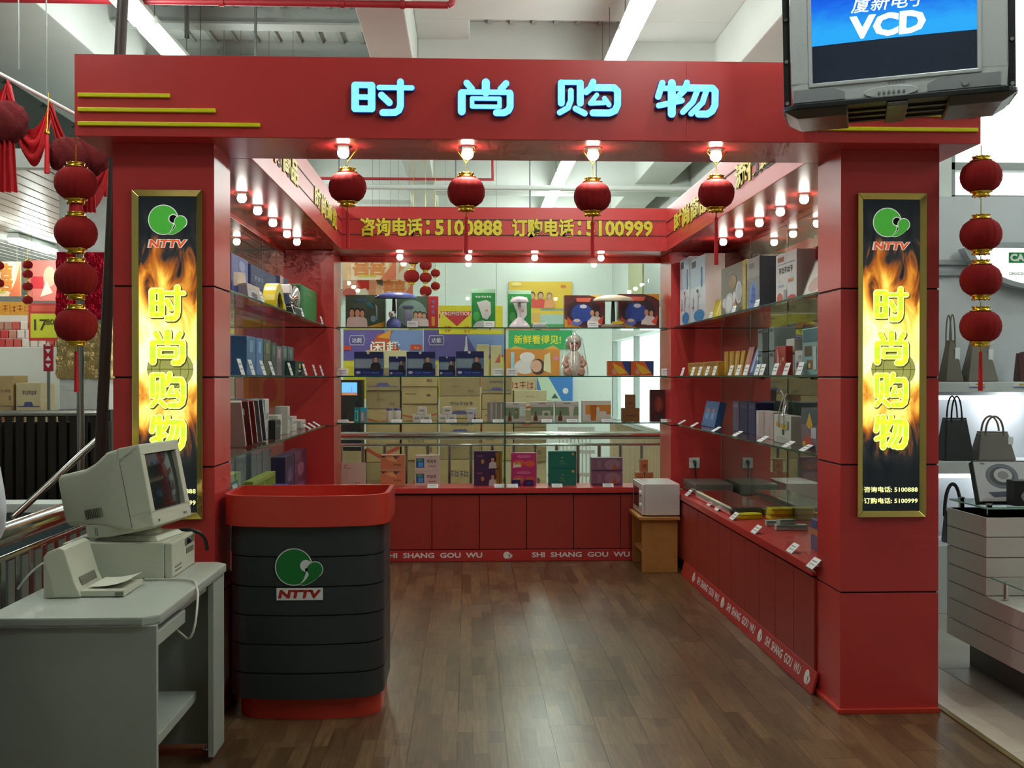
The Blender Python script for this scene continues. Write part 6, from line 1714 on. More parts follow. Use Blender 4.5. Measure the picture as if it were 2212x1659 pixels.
banner('violet and yellow biscuit banner with large slanted white characters', -1.689, -0.607, 1.203, 2.157, 14.9, pc(206, 196, 60), biscuit(0) + hexlogo(0.17, 0.84) + [('p', [(0.28, 0.62), (0.42, 0.92), (0.62, 0.98), (0.55, 0.88), (0.82, 0.6)], (196, 80, 40), 3), ('p', [(0.42, 0.88), (0.6, 1.0), (0.58, 0.86)], (224, 150, 30), 4), ('t', '闲趣', 0.54, 0.74, 0.17, (240, 240, 236), 0.40), ('r', 0.84, 0.70, 0.98, 0.78, (206, 70, 40), 4), ('r', 0.0, 0.70, 0.1, 0.76, (206, 60, 40), 4), ('t', '#2', 0.92, 0.73, 0.03, (240, 220, 210))], hang=False)
banner('violet and yellow biscuit banner with a sky gradient and small emblem', -0.600, 0.494, 1.202, 2.159, 14.9, pc(206, 196, 60), biscuit(0) + hexlogo(0.16, 0.84) + [('p', [(0.50, 0.66), (0.56, 0.66), (0.545, 0.78), (0.54, 0.9), (0.525, 0.9), (0.52, 0.78)], (206, 210, 220), 4), ('r', 0.82, 0.6, 1.0, 0.63, (190, 60, 40), 4)], hang=False)
banner('yellow promotion board with a red downward triangle', -0.368, 0.453, 2.053, 2.422, 14.0, pc(220, 204, 30), [('p', [(0.02, 0.80), (0.54, 0.80), (0.28, 0.28)], (196, 40, 44)), ('t', 'PROMOTION', 0.28, 0.72, 0.13, (240, 226, 220), 0.46), ('t', '特', 0.14, 0.18, 0.24, (190, 90, 30)), ('t', '价', 0.44, 0.18, 0.24, (190, 90, 30)), ('r', 0.0, 0.55, 0.02, 0.7, (190, 40, 40))], hang=True)
XI = [('r', 0, 0, 1, 1, (226, 176, 130)), ('r', 0.16, 0.0, 0.86, 1.0, (238, 206, 170), 1), ('t', '囍', 0.5, 0.55, 0.8, (222, 128, 50), 0.62), ('p', [(0.0, 1.0), (0.18, 1.0), (0.2, 0.6), (0.05, 0.7)], (90, 96, 90), 2), ('p', [(0.7, 0.0), (1.0, 0.0), (1.0, 1.0), (0.9, 0.5)], (214, 110, 70), 2), ('r', 0.30, 0.1, 0.62, 0.2, (206, 196, 70), 5)]
banner('large pale orange festival poster with a double happiness character', -1.530, -0.874, 2.697, 3.032, 13.4, pc(220, 160, 110), XI, 'festival_poster', 'poster')
banner('smaller orange festival poster with a double happiness character, lower right', -1.140, -0.680, 2.509, 2.722, 13.6, pc(220, 160, 110), XI, 'festival_poster', 'poster')
banner('white and red festival strip poster beside the small lanterns', -0.895, -0.655, 2.746, 3.079, 13.8, pc(226, 214, 196), [('p', [(0.1, 0.2), (0.5, 0.5), (0.3, 0.8), (0.15, 0.6)], (206, 160, 100)), ('t', '#2', 0.4, 0.75, 0.2, (170, 170, 160)), ('r', 0.9, 0, 1, 1, (206, 80, 60))], 'festival_poster', 'poster')
banner('red and white festival poster at the lower left', -1.587, -1.165, 2.530, 2.735, 13.9, pc(220, 150, 120), [('r', 0.45, 0.4, 0.8, 1.0, (206, 50, 44)), ('e', 0.2, 0.2, 0.2, 0.3, (190, 80, 70)), ('p', [(0.4, 0.0), (0.8, 0.1), (0.7, 0.5), (0.4, 0.4)], (232, 226, 206), 2)], 'festival_poster', 'poster')
kid3 = man(0.37, 0.42, 0.46, (206, 70, 60), hair=(50, 36, 30), a=1.0) + man(0.50, 0.42, 0.46, (206, 66, 56), hair=(50, 36, 30)) + man(0.64, 0.42, 0.44, (214, 140, 90), hair=(120, 96, 60))
def banner_flat(label, x0, x1, z0, z1, y, base, dec):
    t = thing('wall_poster', label, 'poster', ((x0 + x1) / 2, y, z0))
    w, h = x1 - x0, z1 - z0
    b = MB(); b.box(-w / 2, w / 2, 0, 0.02, 0, h, base); b.build('board', t, bevel=0.002, seg=1)
    b = MB()
    for i, q in enumerate(sorted(dec, key=layer)): decal(b, w, h, q, i * 4)
    b.build('printed_front', t, rot=FACE)
    return t
wall('wall_partition', -0.505, 2.265, 17.0, 17.15, 0, 4.4)
banner_flat('yellow wall poster with three children in red', 0.643, 1.636, 2.288, 2.997, 16.97, pc(214, 176, 50), [('r', 0.5, 0.0, 1, 0.28, (160, 180, 170)), ('r', 0.5, 0.36, 1, 0.40, (120, 150, 140)), ('r', 0, 0.0, 0.5, 0.3, (206, 160, 80)), ('r', 0.0, 0.0, 1, 0.06, (60, 140, 80), 1), ('e', 0.12, 0.94, 0.08, 0.04, (230, 206, 120)), ('r', 0.82, 0.86, 0.9, 0.92, (206, 110, 60))] + kid3)
banner_flat('green wall poster with yellow slanted characters', 0.643, 1.636, 1.941, 2.238, 16.97, pc(34, 150, 84), [('t', '新鲜看得见!', 0.45, 0.5, 0.48, (226, 206, 40), 0.74), ('p', [(0.0, 0.0), (0.1, 0.16), (0.3, 0.0)], (206, 160, 60)), ('p', [(0.55, 0.0), (0.7, 0.2), (0.8, 0.0)], (206, 150, 60))])
banner_flat('orange wall poster with a baby lying down', 0.591, 1.438, 1.464, 1.941, 16.95, pc(196, 120, 40), [('e', 0.36, 0.42, 0.2, 0.24, (206, 190, 190)), ('e', 0.40, 0.74, 0.14, 0.16, (214, 196, 196)), ('e', 0.60, 0.42, 0.13, 0.26, (60, 36, 30), 2), ('e', 0.57, 0.44, 0.10, 0.2, (206, 150, 130), 3), ('p', [(0.7, 0.3), (0.84, 0.2), (0.82, 0.9), (0.72, 0.8)], (206, 190, 150), 2), ('p', [(0.1, 0.3), (0.16, 0.3), (0.16, 0.9), (0.1, 0.9)], (150, 180, 200), 2), ('e', 0.93, 0.7, 0.05, 0.08, (206, 110, 130), 2)])
banner_flat('blue wall poster with a pale beam of light', 1.082, 1.639, 1.132, 1.522, 16.93, pc(60, 120, 190), [('p', [(0.0, 1.0), (0.3, 1.0), (0.7, 0.0), (0.2, 0.0)], (190, 206, 180)), ('e', 0.8, 0.4, 0.08, 0.12, (206, 206, 206)), ('p', [(0.4, 0.1), (0.6, 0.1), (0.5, 0.3)], (60, 80, 90), 2)])
for k, (px, py, r_) in enumerate(((-0.625, 2.862, 14), (-0.483, 2.792, 13), (-0.646, 2.665, 17), (-0.483, 2.651, 13), (-0.370, 2.703, 10), (-0.370, 2.554, 10), (-0.483, 2.494, 13))):
    t = thing('red_lantern', 'small red lantern in the hall behind the rear window, ' + ('highest one', 'upper one of the middle string', 'largest one', 'centre one of the middle string', 'upper one of the right string', 'lower one of the right string', 'lowest one of the middle string')[k], 'lantern', (px, 12.6, 0), group='lanterns in the hall')
    lantern_parts(t, r_ * 12.7 / 2350, py, cord_top=4.1 if k in (0, 1, 4) else py + 0.13)
# panels on the side wall and the slatted balustrade near the windows
for k, (y0, y1, c) in enumerate(((16.4, 18.2, (150, 156, 150)), (18.4, 20.0, (170, 170, 120)), (13.2, 15.9, (120, 140, 110)))):
    t = tag(bxb('picture_panel', 2.965, 2.998, y0, y1, 2.62, 3.7, pc(*c)), ('grey', 'yellowish', 'green grey')[k] + ' picture panel on the side wall above the windows', 'panel')
bs_ = thing('slatted_balustrade', 'beige slatted balustrade with a steel top rail near the bright window', 'balustrade', (1.95, 12.8, 0))
b = MB(); b.box(1.97, 2.0, 10.7, 15.0, 0.0, 0.90, pc(190, 164, 130)); b.build('back_panel', bs_, world=True)
b = MB(); b.box(-0.012, 0.0, -0.018, 0.018, 0.04, 0.90, pc(206, 182, 148))
s0 = b.build('slat', bs_, loc=(1.97 - 1.95, 10.75 - 12.8, 0))
for k in range(1, 62):
    share(s0, 'slat', bs_, (0.02, 10.75 + k * 0.068 - 12.8, 0))
b = MB(); b.tube([(1.96, 10.7, 0.93), (1.96, 15.0, 0.93)], 0.035, STEEL, 10); b.build('top_rail', bs_, world=True)
t = thing('price_rack', 'white wire rack standing beside the slatted balustrade', 'rack', (1.423, 14.2, 0))
for k in range(9):
    b = MB(); b.tube([(-0.22 + k * 0.05, 0, 0.0), (-0.22 + k * 0.05, 0, 0.85)], 0.008, MWW, 5); b.build('wire', t)
for z in (0.2, 0.5, 0.8):
    b = MB(); b.box(-0.24, 0.24, -0.02, 0.02, z, z + 0.05, MWW); b.build('bar', t)

# ------------------------------------------------------------------ pipes under the ceiling
t = thing('sprinkler_pipe', 'red sprinkler pipe crossing under the ceiling above the header', 'pipe', (-2.0, 7.57, 4.05))
b = MB(); b.tube([(-6.5, 7.57, 4.08), (-0.135, 7.57, 4.08)], 0.024, PIPE, 10); b.build('pipe', t, world=True)
b = MB(); b.tube([(-0.135, 7.57, 4.08), (-0.109, 7.57, 4.092), (-0.103, 7.57, 4.13), (-0.103, 7.57, 4.54)], 0.026, PIPE, 10); b.build('elbow', t, world=True)
for px in (-0.864, -0.449, -1.689):
    b = MB(); b.tube([(px - 0.015, 7.57, 4.08), (px + 0.015, 7.57, 4.08)], 0.031, PIPE, 10); b.build('coupling', t, world=True)
t = thing('sprinkler_pipe', 'thin red pipe crossing under the ceiling behind the hanging lanterns', 'pipe', (0, 13.0, 3.85))
b = MB(); b.tube([(-4.0, 13.0, 3.86), (0.3, 13.0, 3.86), (0.3, 13.0, 4.5)], 0.022, PIPE, 8); b.build('pipe', t, world=True)
t = thing('cable_tray', 'pale horizontal conduit under the ceiling seen below the header', 'conduit', (0, 12.0, 3.55))
b = MB(); b.tube([(-3.0, 12.4, 3.66), (2.9, 12.4, 3.66)], 0.03, CEILW, 8); b.build('conduit', t, world=True)
for k, (px, y, z0) in enumerate(((-2.289, 9.0, 4.27), (-1.772, 9.2, 3.9), (-0.132, 12.4, 3.66), (0.713, 12.4, 3.3), (-1.457, 12.4, 3.66), (1.466, 12.4, 3.66))):
    b = MB(); b.tube([(px, y, z0), (px, y, 4.72)], 0.012 if k != 0 else 0.02, ROD, 6); b.tube([(px, y, z0), (px, y, z0 + 0.03)], 0.02, ROD, 6)
    tag(b.build('hanger_rod', None), 'thin grey hanger rod under the ceiling, ' + ('thick one near the left luminaires', 'between the joists above the header', 'behind the second hanging lantern', 'left of the long luminaire below the header', 'behind the leftmost hanging lantern', 'behind the third hanging lantern')[k], 'rod')
b = MB(); b.tube([(-1.87, 5.45, 0.0), (-1.64, 5.45, 4.52)], 0.028, DARKPOLE, 12); b.tube([(-1.87, 5.45, 0.0), (-1.8695, 5.45, 0.012)], 0.06, DARKPOLE, 16); 
tag(b.build('steel_pole', None), 'dark brown slanting steel pole beside the left pillar', 'pole')

# ------------------------------------------------------------------ left of the stall
lr = thing('railing', 'polished steel railing behind the computer desk', 'railing', (-1.645, 4.6, 0))
b = MB(); b.tube([(-1.625, 3.55, 0.945), (-1.665, 5.7, 0.945)], 0.042, STEEL, 16); b.build('handrail', lr, world=True)
b = MB(); b.tube([(-1.625, 3.55, 0.86), (-1.665, 5.7, 0.86)], 0.014, STEEL, 8); b.build('upper_rail', lr, world=True)
b = MB(); b.box(-0.014, 0.014, -0.02, 0.02, 0.0, 0.86, STEEL)
bal2 = b.build('baluster', lr, loc=(0.02, 3.6 - 4.6, 0), bevel=0.003)
for k in range(1, 17):
    share(bal2, 'baluster', lr, (0.02 - 0.0024 * k, 3.6 + 0.128 * k - 4.6, 0))
b = MB(); b.tube([(-2.176, 5.300, 0.828), (-1.904, 5.750, 1.198)], 0.016, STEEL, 10)
tag(b.build('brace_bar', None), 'slanting polished steel bar beyond the railing', 'bar')
pp_ = thing('parapet', 'low grey parapet with a white cap beyond the railing', 'parapet', (-3.2, 6.3, 0))
b = MB(); b.box(-4.6, -1.95, 6.25, 6.37, 0.0, 0.74, pc(90, 110, 116)); b.build('parapet_wall', pp_, world=True)
b = MB(); b.box(-4.65, -1.93, 6.2, 6.42, 0.74, 0.79, WHITE); b.build('cap', pp_, world=True, bevel=0.006)
FEN = mat('dark_bronze_slat', (64, 58, 50), 0.35, metal=0.6)
fe = thing('slatted_fence', 'dark slatted fence with a pale top rail on the left', 'fence', (-3.2, 7.0, 0))
b = MB(); b.box(0, 0.05, 0, 0.012, 0.0, 1.24, FEN)
f0_ = b.build('slat', fe, loc=(-4.7 + 3.2, 0, 0))
for k in range(1, 34):
    share(f0_, 'slat', fe, (-4.7 + 3.2 + k * 0.066, 0.012 * k, 0))
b = MB(); b.tube([(-4.75, 7.0, 1.26), (-2.42, 7.42, 1.26)], 0.022, STEEL, 8); b.build('top_rail', fe, world=True)
b = MB(); b.box(-4.75, -2.42, 7.44, 7.50, 0, 1.2, pc(30, 30, 30)); b.build('backing', fe, world=True)
b = MB(); b.tube([(-2.259, 6.45, 0.0), (-2.259, 6.45, 2.25)], 0.022, STEEL, 12); b.lathe([(0.06, 0), (0.055, 0.02), (0.025, 0.03)], STEEL, 16, (-2.259, 6.45, 0))
tag(b.build('steel_post', None), 'upright polished steel post behind the left lantern string', 'post')
# column wrapped in foil
cw = thing('hall_column', 'square white column wrapped in red and gold foil behind the left lanterns', 'column', (-3.468, 10.22, 0))
cx0, cx1 = -3.690, -3.244
bxb('shaft', cx0, cx1, 10.0, 10.45, 0.0, 3.31, WHITE, cw, bevel=0.01)
FOILR = mat('red_foil', (196, 14, 44), 0.25, metal=0.7, bump=1.0, bscale=26)
FOILG = mat('gold_crinkled_foil', (222, 194, 130), 0.25, metal=0.7, bump=1.0, bscale=26)
def foil(z0, z1, m, nm):
    vs, fs = [], []
    per = [(cx0 - 0.015, 9.985), (cx1 + 0.015, 9.985), (cx1 + 0.015, 10.465), (cx0 - 0.015, 10.465)]
    rr = random.Random(3)
    ring_ = []
    for i in range(4):
        a, c = per[i], per[(i + 1) % 4]
        for k in range(10):
            ring_.append((a[0] + (c[0] - a[0]) * k / 10, a[1] + (c[1] - a[1]) * k / 10))
    n = len(ring_); L_ = 14
    cxm, cym = (cx0 + cx1) / 2, 10.22
    for j in range(L_):
        for p in ring_:
            o = 1 + rr.uniform(-0.03, 0.05)
            vs.append((cxm + (p[0] - cxm) * o, cym + (p[1] - cym) * o, z0 + (z1 - z0) * j / (L_ - 1)))
    for j in range(L_ - 1):
        for k in range(n):
            k2 = (k + 1) % n
            fs.append((j * n + k, j * n + k2, (j + 1) * n + k2, (j + 1) * n + k))
    q = MB(); q.add(vs, fs, m); q.build(nm, cw, world=True)
foil(2.024, 2.631, FOILR, 'red_foil_wrap')
foil(1.487, 2.015, FOILG, 'gold_foil_wrap')
bxb('dark_base', cx0 - 0.012, cx1 + 0.012, 9.988, 10.462, 0.0, 1.207, pc(36, 40, 42), cw, bevel=0.004)

# red festival cloth hung from a rod
rd_ = thing('curtain_rod', 'slim white rod sloping down from the upper left', 'rod', (-2.6, 6.5, 2.9))
b = MB(); b.tube([(-2.672, 6.000, 3.218), (-2.347, 6.700, 3.078)], 0.012, MWW, 8); b.build('rod', rd_, world=True)
for pp0 in ((-2.528, 6.250, 3.235), (-2.469, 6.500, 3.130)):
    b = MB(); b.tube([pp0, (pp0[0], pp0[1], 4.7)], 0.004, ROD, 5); b.build('suspension_wire', rd_, world=True)
SILKD = mat('dark_red_festival_cloth', (104, 10, 14), 0.9, var=0.2, vscale=30, bump=0.6, bscale=40)
SILK2 = mat('red_festival_gauze', (190, 16, 28), 0.8, var=0.12, vscale=12)
def swag(label, p0, p1, sag, width, tails=()):
    t = thing('cloth_swag', label, 'cloth', ((p0[0] + p1[0]) / 2, p0[1], min(p0[2], p1[2]) - sag))
    vs, fs = [], []
    N, Mw = 18, 10
    for i in range(N + 1):
        u = i / N
        x = p0[0] + (p1[0] - p0[0]) * u; y = p0[1] + (p1[1] - p0[1]) * u
        zt = p0[2] + (p1[2] - p0[2]) * u - sag * (4 * u * (1 - u)) * 0.72
        wd = width * (0.28 + 0.72 * (4 * u * (1 - u)))
        for j in range(Mw + 1):
            v = j / Mw
            vs.append((x, y - 0.035 * math.sin(v * PI * 5 + u * 3) - 0.03, zt - wd * v))
    for i in range(N):
        for j in range(Mw):
            a = i * (Mw + 1) + j
            fs.append((a, a + 1, a + Mw + 2, a + Mw + 1))
    q = MB(); q.add(vs, fs, SILK2, True); q.build('draped_cloth', t, world=True)
    return t
def rosette(label, p, r, tail_len, tail_w):
    t = thing('cloth_rosette', label, 'rosette', (p[0], p[1], p[2] - r - tail_len))
    q = MB()
    rr = random.Random(5)
    vs, fs = [], []
    nu, nv = 26, 14
    for j in range(nv + 1):
        th = PI * j / nv
        for i in range(nu):
            ph = 2 * PI * i / nu
            k = r * (1 + 0.16 * math.sin(7 * ph + 3 * math.sin(3 * th)) * math.sin(th) + rr.uniform(-0.05, 0.05))
            vs.append((p[0] + k * math.sin(th) * math.cos(ph), p[1] - 0.05 + 0.6 * k * math.sin(th) * math.sin(ph), p[2] + k * math.cos(th)))
    for j in range(nv):
        for i in range(nu):
            i2 = (i + 1) % nu
            fs.append((j * nu + i, (j + 1) * nu + i, (j + 1) * nu + i2, j * nu + i2))
    q.add(vs, fs, SILKD, True); q.build('flower_ball', t, world=True)
    q = MB()
    vs, fs = [], []
    n, m_ = 16, 8
    for j in range(m_ + 1):
        v = j / m_
        for i in range(n + 1):
            u = i / n
            vs.append((p[0] + (u - 0.5) * tail_w * (0.7 + 0.3 * v), p[1] - 0.05 + 0.025 * math.sin(u * PI * 7), p[2] - r * 0.8 - tail_len * v))
    for j in range(m_):
        for i in range(n):
            a = j * (n + 1) + i
            fs.append((a, a + 1, a + n + 2, a + n + 1))
    q.add(vs, fs, SILK2, True); q.build('tail', t, world=True)
    return t
swag('red gauze swag at the left edge above the large rosette', (-2.717, 6.100, 3.190), (-2.533, 6.150, 3.140), 0.20, 0.34)
swag('red gauze swag between the large rosette and the second rod peak', (-2.528, 6.150, 3.137), (-2.395, 6.400, 3.086), 0.30, 0.20)
swag('red gauze swag running behind the header corner', (-2.389, 6.400, 3.081), (-2.190, 6.900, 2.989), 0.32, 0.30)
rosette('large dark red cloth rosette with a long tail at the left edge', (-2.518, 6.100, 2.893), 0.115, 0.29, 0.125)
rosette('dark red cloth rosette behind the topmost left lantern', (-2.301, 6.400, 2.777), 0.10, 0.10, 0.08)
rosette('red cloth rosette with a tail partly behind the left pillar', (-2.247, 6.600, 2.813), 0.12, 0.24, 0.09)
for k, (p, ln) in enumerate((((-2.368, 6.300, 2.870), 0.22), ((-2.229, 6.880, 2.797), 0.18))):
    b = MB(); b.lathe([(0.016, -ln), (0.012, -ln * 0.3), (0.010, 0.0), (0.004, 0.02)], SILKRED, 8, (p[0], p[1] - 0.06, p[2])); b.lathe([(0.013, 0.0), (0.016, 0.012), (0.006, 0.03)], GOLDTRIM, 8, (p[0], p[1] - 0.06, p[2])); b.tube([(p[0], p[1] - 0.06, p[2] + 0.02), (p[0], p[1] - 0.035, p[2] + (0.24 if k == 0 else 0.2))], 0.003, GOLDTRIM, 5)
    tag(b.build('tassel', None), ('thin red tassel hanging from the cloth swag between two rosettes', 'thin red tassel hanging beside the left pillar top')[k], 'tassel')

# supermarket goods and promotion signs
def sgn(label, px0, px1, z0, z1, y, base, dec):
    return banner(label, px0, px1, z0, z1, y, base, dec, 'promotion_sign', 'sign')
sgn('yellow price sign with a red frame, reading 17.80', -5.151, -4.787, 1.930, 2.370, 13.0, pc(196, 50, 50), [('r', 0.06, 0.08, 0.94, 0.72, (206, 206, 50)), ('t', '17', 0.38, 0.42, 0.3, (70, 60, 20)), ('t', '.80', 0.66, 0.5, 0.16, (70, 60, 20)), ('r', 0.1, 0.78, 0.9, 0.94, (220, 90, 70))])
sgn('red and pink festival poster behind the left lanterns', -5.955, -5.536, 2.535, 3.087, 15.0, pc(206, 110, 100), [('r', 0.1, 0.3, 0.5, 0.6, (190, 40, 50)), ('e', 0.7, 0.6, 0.2, 0.25, (230, 170, 140)), ('p', [(0.4, 0.1), (0.8, 0.2), (0.6, 0.5)], (230, 210, 190), 2)])
sgn('orange and cream festival poster at the left edge', -6.352, -5.846, 2.560, 3.014, 14.5, pc(220, 160, 110), XI)
sgn('orange banner with a white band below it at the left edge', -6.133, -5.558, 2.173, 2.453, 14.0, pc(226, 160, 50), [('r', 0, 0.0, 1, 0.4, (226, 220, 206)), ('t', '#6', 0.6, 0.7, 0.3, (206, 120, 40))])
cs_ = thing('candy_rack', 'long rack crowded with red and white sweet packets at the left', 'rack', (-5.430, 13.6, 0))
b = MB(); b.box(-0.85, 0.55, 0, 0.5, 0.0, 1.875, pc(206, 206, 196)); b.build('rack_body', cs_, bevel=0.01)
rr = random.Random(2)
for i in range(14):
    for j in range(3):
        q = MB(); c = ((200, 60, 60), (226, 214, 200), (190, 140, 120), (206, 90, 80))[rr.randrange(4)]
        z0 = 1.875 + j * 0.11
        q.box(-0.84 + i * 0.099, -0.75 + i * 0.099, 0.02 + j * 0.1, 0.10 + j * 0.1, z0, z0 + 0.10, pc(*c)); q.build('sweet_packet', cs_, bevel=0.01)
t = thing('arrow_sign', 'narrow red sign with white arrow marks at the left', 'sign', (-4.509, 11.9, 0))
b = MB(); b.box(-0.05, 0.05, 0.0, 0.02, 1.565, 1.854, pc(176, 26, 50)); b.build('board', t)
b = MB()
for k in range(4):
    zc = 1.585 + 0.04 + k * 0.078
    b.shape([(-0.03, zc - 0.022), (0.03, zc - 0.022), (0.0, zc + 0.026)] if k % 2 else [(-0.03, zc + 0.022), (0.0, zc - 0.026), (0.03, zc + 0.022)], 0.002, WHITEP)
b.build('arrow_marks', t, rot=FACE)
b = MB(); b.box(-0.015, 0.015, 0.004, 0.018, 0.0, 1.565, POLE); b.build('stand_leg', t)
ci = 0
for col_, (pa, pb) in enumerate(((-5.158, -4.971), (-4.962, -4.675), (-4.666, -4.478))):
    z = 0.0
    for k in range(4):
        h = (0.44, 0.40, 0.34, 0.34)[k] - 0.02 * col_
        if k == 3 and col_ == 2: break
        carton('%s carton from the floor in the %s stack beside the candy rack' % (NTH[k], ('left', 'middle', 'right')[col_]), pa + 0.01, pb - 0.01, 12.0 + 0.05 * k, 0.4, z + 0.002, z + h - 0.002, (CARTON, CARTON2, CARTON3)[(k + col_) % 3], MK[(k + 2 * col_) % 5], group='cartons stacked beside the candy rack')
        z += h
for k, (px, py) in enumerate(((-4.844, 2.739), (-4.844, 2.637), (-4.844, 2.500), (-4.844, 2.352), (-5.154, 2.728), (-5.154, 2.534))):
    t = thing('red_lantern', 'small red lantern in the supermarket hall, ' + ('topmost near the tube lights', 'second near the tube lights', 'third near the tube lights', 'lowest near the tube lights', 'upper one at the left edge', 'lower one at the left edge')[k], 'lantern', (px, 12.2, 0), group='lanterns in the hall')
    lantern_parts(t, 0.055, py, cord_top=3.3 if k in (0, 4) else py + 0.1)
# posters behind the left glass
banner('green and white poster seen through the left shelves', -2.142, -1.961, 1.682, 2.006, 9.6, pc(170, 206, 160), [('r', 0, 0, 1, 0.4, (120, 190, 140)), ('r', 0.2, 0.6, 0.8, 0.8, (214, 226, 206))], 'promotion_sign', 'sign')
banner('yellow and violet banner seen through the left shelves', -1.978, -1.515, 1.234, 2.012, 9.7, pc(206, 196, 40), [('r', 0, 0.55, 0.6, 0.9, (120, 130, 180)), ('r', 0.6, 0.55, 1, 0.9, (90, 60, 120)), ('t', '达能', 0.8, 0.74, 0.12, (200, 180, 210)), ('e', 0.5, 0.2, 0.14, 0.14, (120, 70, 50), 2), ('r', 0.1, 0.0, 0.3, 0.4, (90, 150, 50), 1)], 'promotion_sign', 'sign', hang=False)
banner('orange festival poster seen through the left shelves', -1.816, -1.546, 2.315, 2.628, 9.9, pc(206, 120, 80), XI, 'promotion_sign', 'sign')

# ------------------------------------------------------------------ person at the left edge
pe = thing('person', 'person in a white long-sleeved shirt and dark trousers at the left edge', 'person', (-1.588, 3.20, 0), rz=PI - 0.25)
def skin_mesh(name, verts, edges, radii, m, root=0, sub=2):
    me = bpy.data.meshes.new(name)
    me.from_pydata(verts, edges, [])
    me.materials.append(m)
    o = bpy.data.objects.new(name, me)
    COL.objects.link(o)
    o.parent = pe
    md = o.modifiers.new('skin', 'SKIN')
    md.use_smooth_shade = True
    lay = me.skin_vertices[0] if me.skin_vertices else None
    for i, r in enumerate(radii):
        rr = r if isinstance(r, tuple) else (r, r)
        me.skin_vertices[0].data[i].radius = rr
    me.skin_vertices[0].data[root].use_root = True
    s = o.modifiers.new('subdivision', 'SUBSURF')
    s.levels = sub; s.render_levels = sub
    return o
SKN = mat('skin', (206, 160, 132), 0.55)
SHIRT = mat('white_shirt_cotton', (226, 228, 236), 0.8, bump=0.3, bscale=14)
TROU = mat('dark_trousers', (36, 38, 46), 0.8)
HAIR = mat('black_hair', (22, 18, 16), 0.5)
def body():
    """one continuous figure, about 1.66 m tall, arms hanging slightly bent; front is local -y"""
    V = [(0, 0, 0.90), (0, 0.01, 1.05), (0, 0.01, 1.22), (0, 0.01, 1.34), (0, 0.005, 1.41), (0, -0.005, 1.47), (0, -0.015, 1.54), (0, -0.01, 1.60),
         (0.16, 0.01, 1.33), (0.225, 0.03, 1.11), (0.09, -0.165, 1.03), (0.045, -0.20, 1.02), (-0.16, 0.01, 1.33), (-0.225, 0.03, 1.11), (-0.09, -0.165, 1.03), (-0.045, -0.20, 1.02),
         (0.09, 0, 0.82), (0.10, -0.01, 0.46), (0.10, 0.02, 0.09), (0.11, -0.13, 0.045), (-0.09, 0, 0.82), (-0.10, -0.01, 0.46), (-0.10, 0.02, 0.09), (-0.11, -0.13, 0.045),
         (0, -0.095, 1.525), (0, -0.118, 1.515), (0.078, 0.0, 1.53), (-0.078, 0.0, 1.53)]
    E_ = [(0, 1), (1, 2), (2, 3), (3, 4), (4, 5), (5, 6), (6, 7), (3, 8), (8, 9), (9, 10), (10, 11), (3, 12), (12, 13), (13, 14), (14, 15), (0, 16), (16, 17), (17, 18), (18, 19), (0, 20), (20, 21), (21, 22), (22, 23), (6, 24), (24, 25), (6, 26), (6, 27)]
    R_ = [(0.14, 0.10), (0.12, 0.09), (0.135, 0.10), (0.10, 0.08), (0.055, 0.055), (0.065, 0.075), (0.082, 0.098), (0.072, 0.09), 0.06, 0.045, 0.036, 0.03, 0.06, 0.045, 0.036, 0.03,
          0.09, 0.062, 0.045, 0.038, 0.09, 0.062, 0.045, 0.038, 0.016, 0.012, 0.016, 0.016]
    return skin_mesh('body', V, E_, R_, SKN)
body()
skin_mesh('shirt', [(0, 0, 0.76), (0, 0.0, 0.93), (0, 0.01, 1.08), (0, 0.01, 1.24), (0, 0.01, 1.345), (0, 0.008, 1.395), (0.165, 0.01, 1.335), (0.232, 0.03, 1.11), (0.10, -0.16, 1.03), (-0.165, 0.01, 1.335), (-0.232, 0.03, 1.11), (-0.10, -0.16, 1.03)],
          [(0, 1), (1, 2), (2, 3), (3, 4), (4, 5), (4, 6), (6, 7), (7, 8), (4, 9), (9, 10), (10, 11)],
          [(0.20, 0.15), (0.19, 0.145), (0.175, 0.135), (0.185, 0.14), (0.15, 0.115), (0.075, 0.07), 0.088, 0.078, 0.058, 0.088, 0.078, 0.058], SHIRT)
for sx in (1, -1):
    skin_mesh('trouser_leg', [(sx * 0.07, 0, 0.96), (sx * 0.085, 0, 0.82), (sx * 0.10, -0.01, 0.46), (sx * 0.10, 0.02, 0.06)], [(0, 1), (1, 2), (2, 3)], [(0.125, 0.125), (0.115, 0.12), 0.09, 0.085], TROU)
b = MB()
vs, fs = [], []
for j in range(9):
    th = 0.62 * PI * j / 8
    for i in range(24):
        ph = 2 * PI * i / 24
        front = max(0.0, -math.sin(ph))
        t2 = th * (1 - 0.42 * front)
        vs.append((0.086 * math.sin(t2) * math.cos(ph), 0.012 + 0.102 * math.sin(t2) * math.sin(ph), 1.555 + 0.118 * math.cos(t2)))
for j in range(8):
    for i in range(24):
        i2 = (i + 1) % 24
        fs.append((j * 24 + i, (j + 1) * 24 + i, (j + 1) * 24 + i2, j * 24 + i2))
b.add(vs, fs, HAIR, True); b.build('hair', pe)
for sx in (-1, 1):
    b = MB(); b.lathe([(0.0001, -0.008), (0.007, -0.004), (0.008, 0.0), (0.007, 0.004), (0.0001, 0.008)], pc(34, 24, 20), 10, (sx * 0.03, -0.096, 1.545)); b.build('eye', pe)
    b = MB(); b.tube([(sx * 0.045, -0.082, 1.566), (sx * 0.018, -0.094, 1.568)], 0.004, HAIR, 6); b.build('eyebrow', pe)
b = MB(); b.tube([(-0.022, -0.082, 1.482), (0, -0.09, 1.480), (0.022, -0.082, 1.482)], [0.003, 0.006, 0.003], pc(170, 90, 84), 8); b.build('mouth', pe)
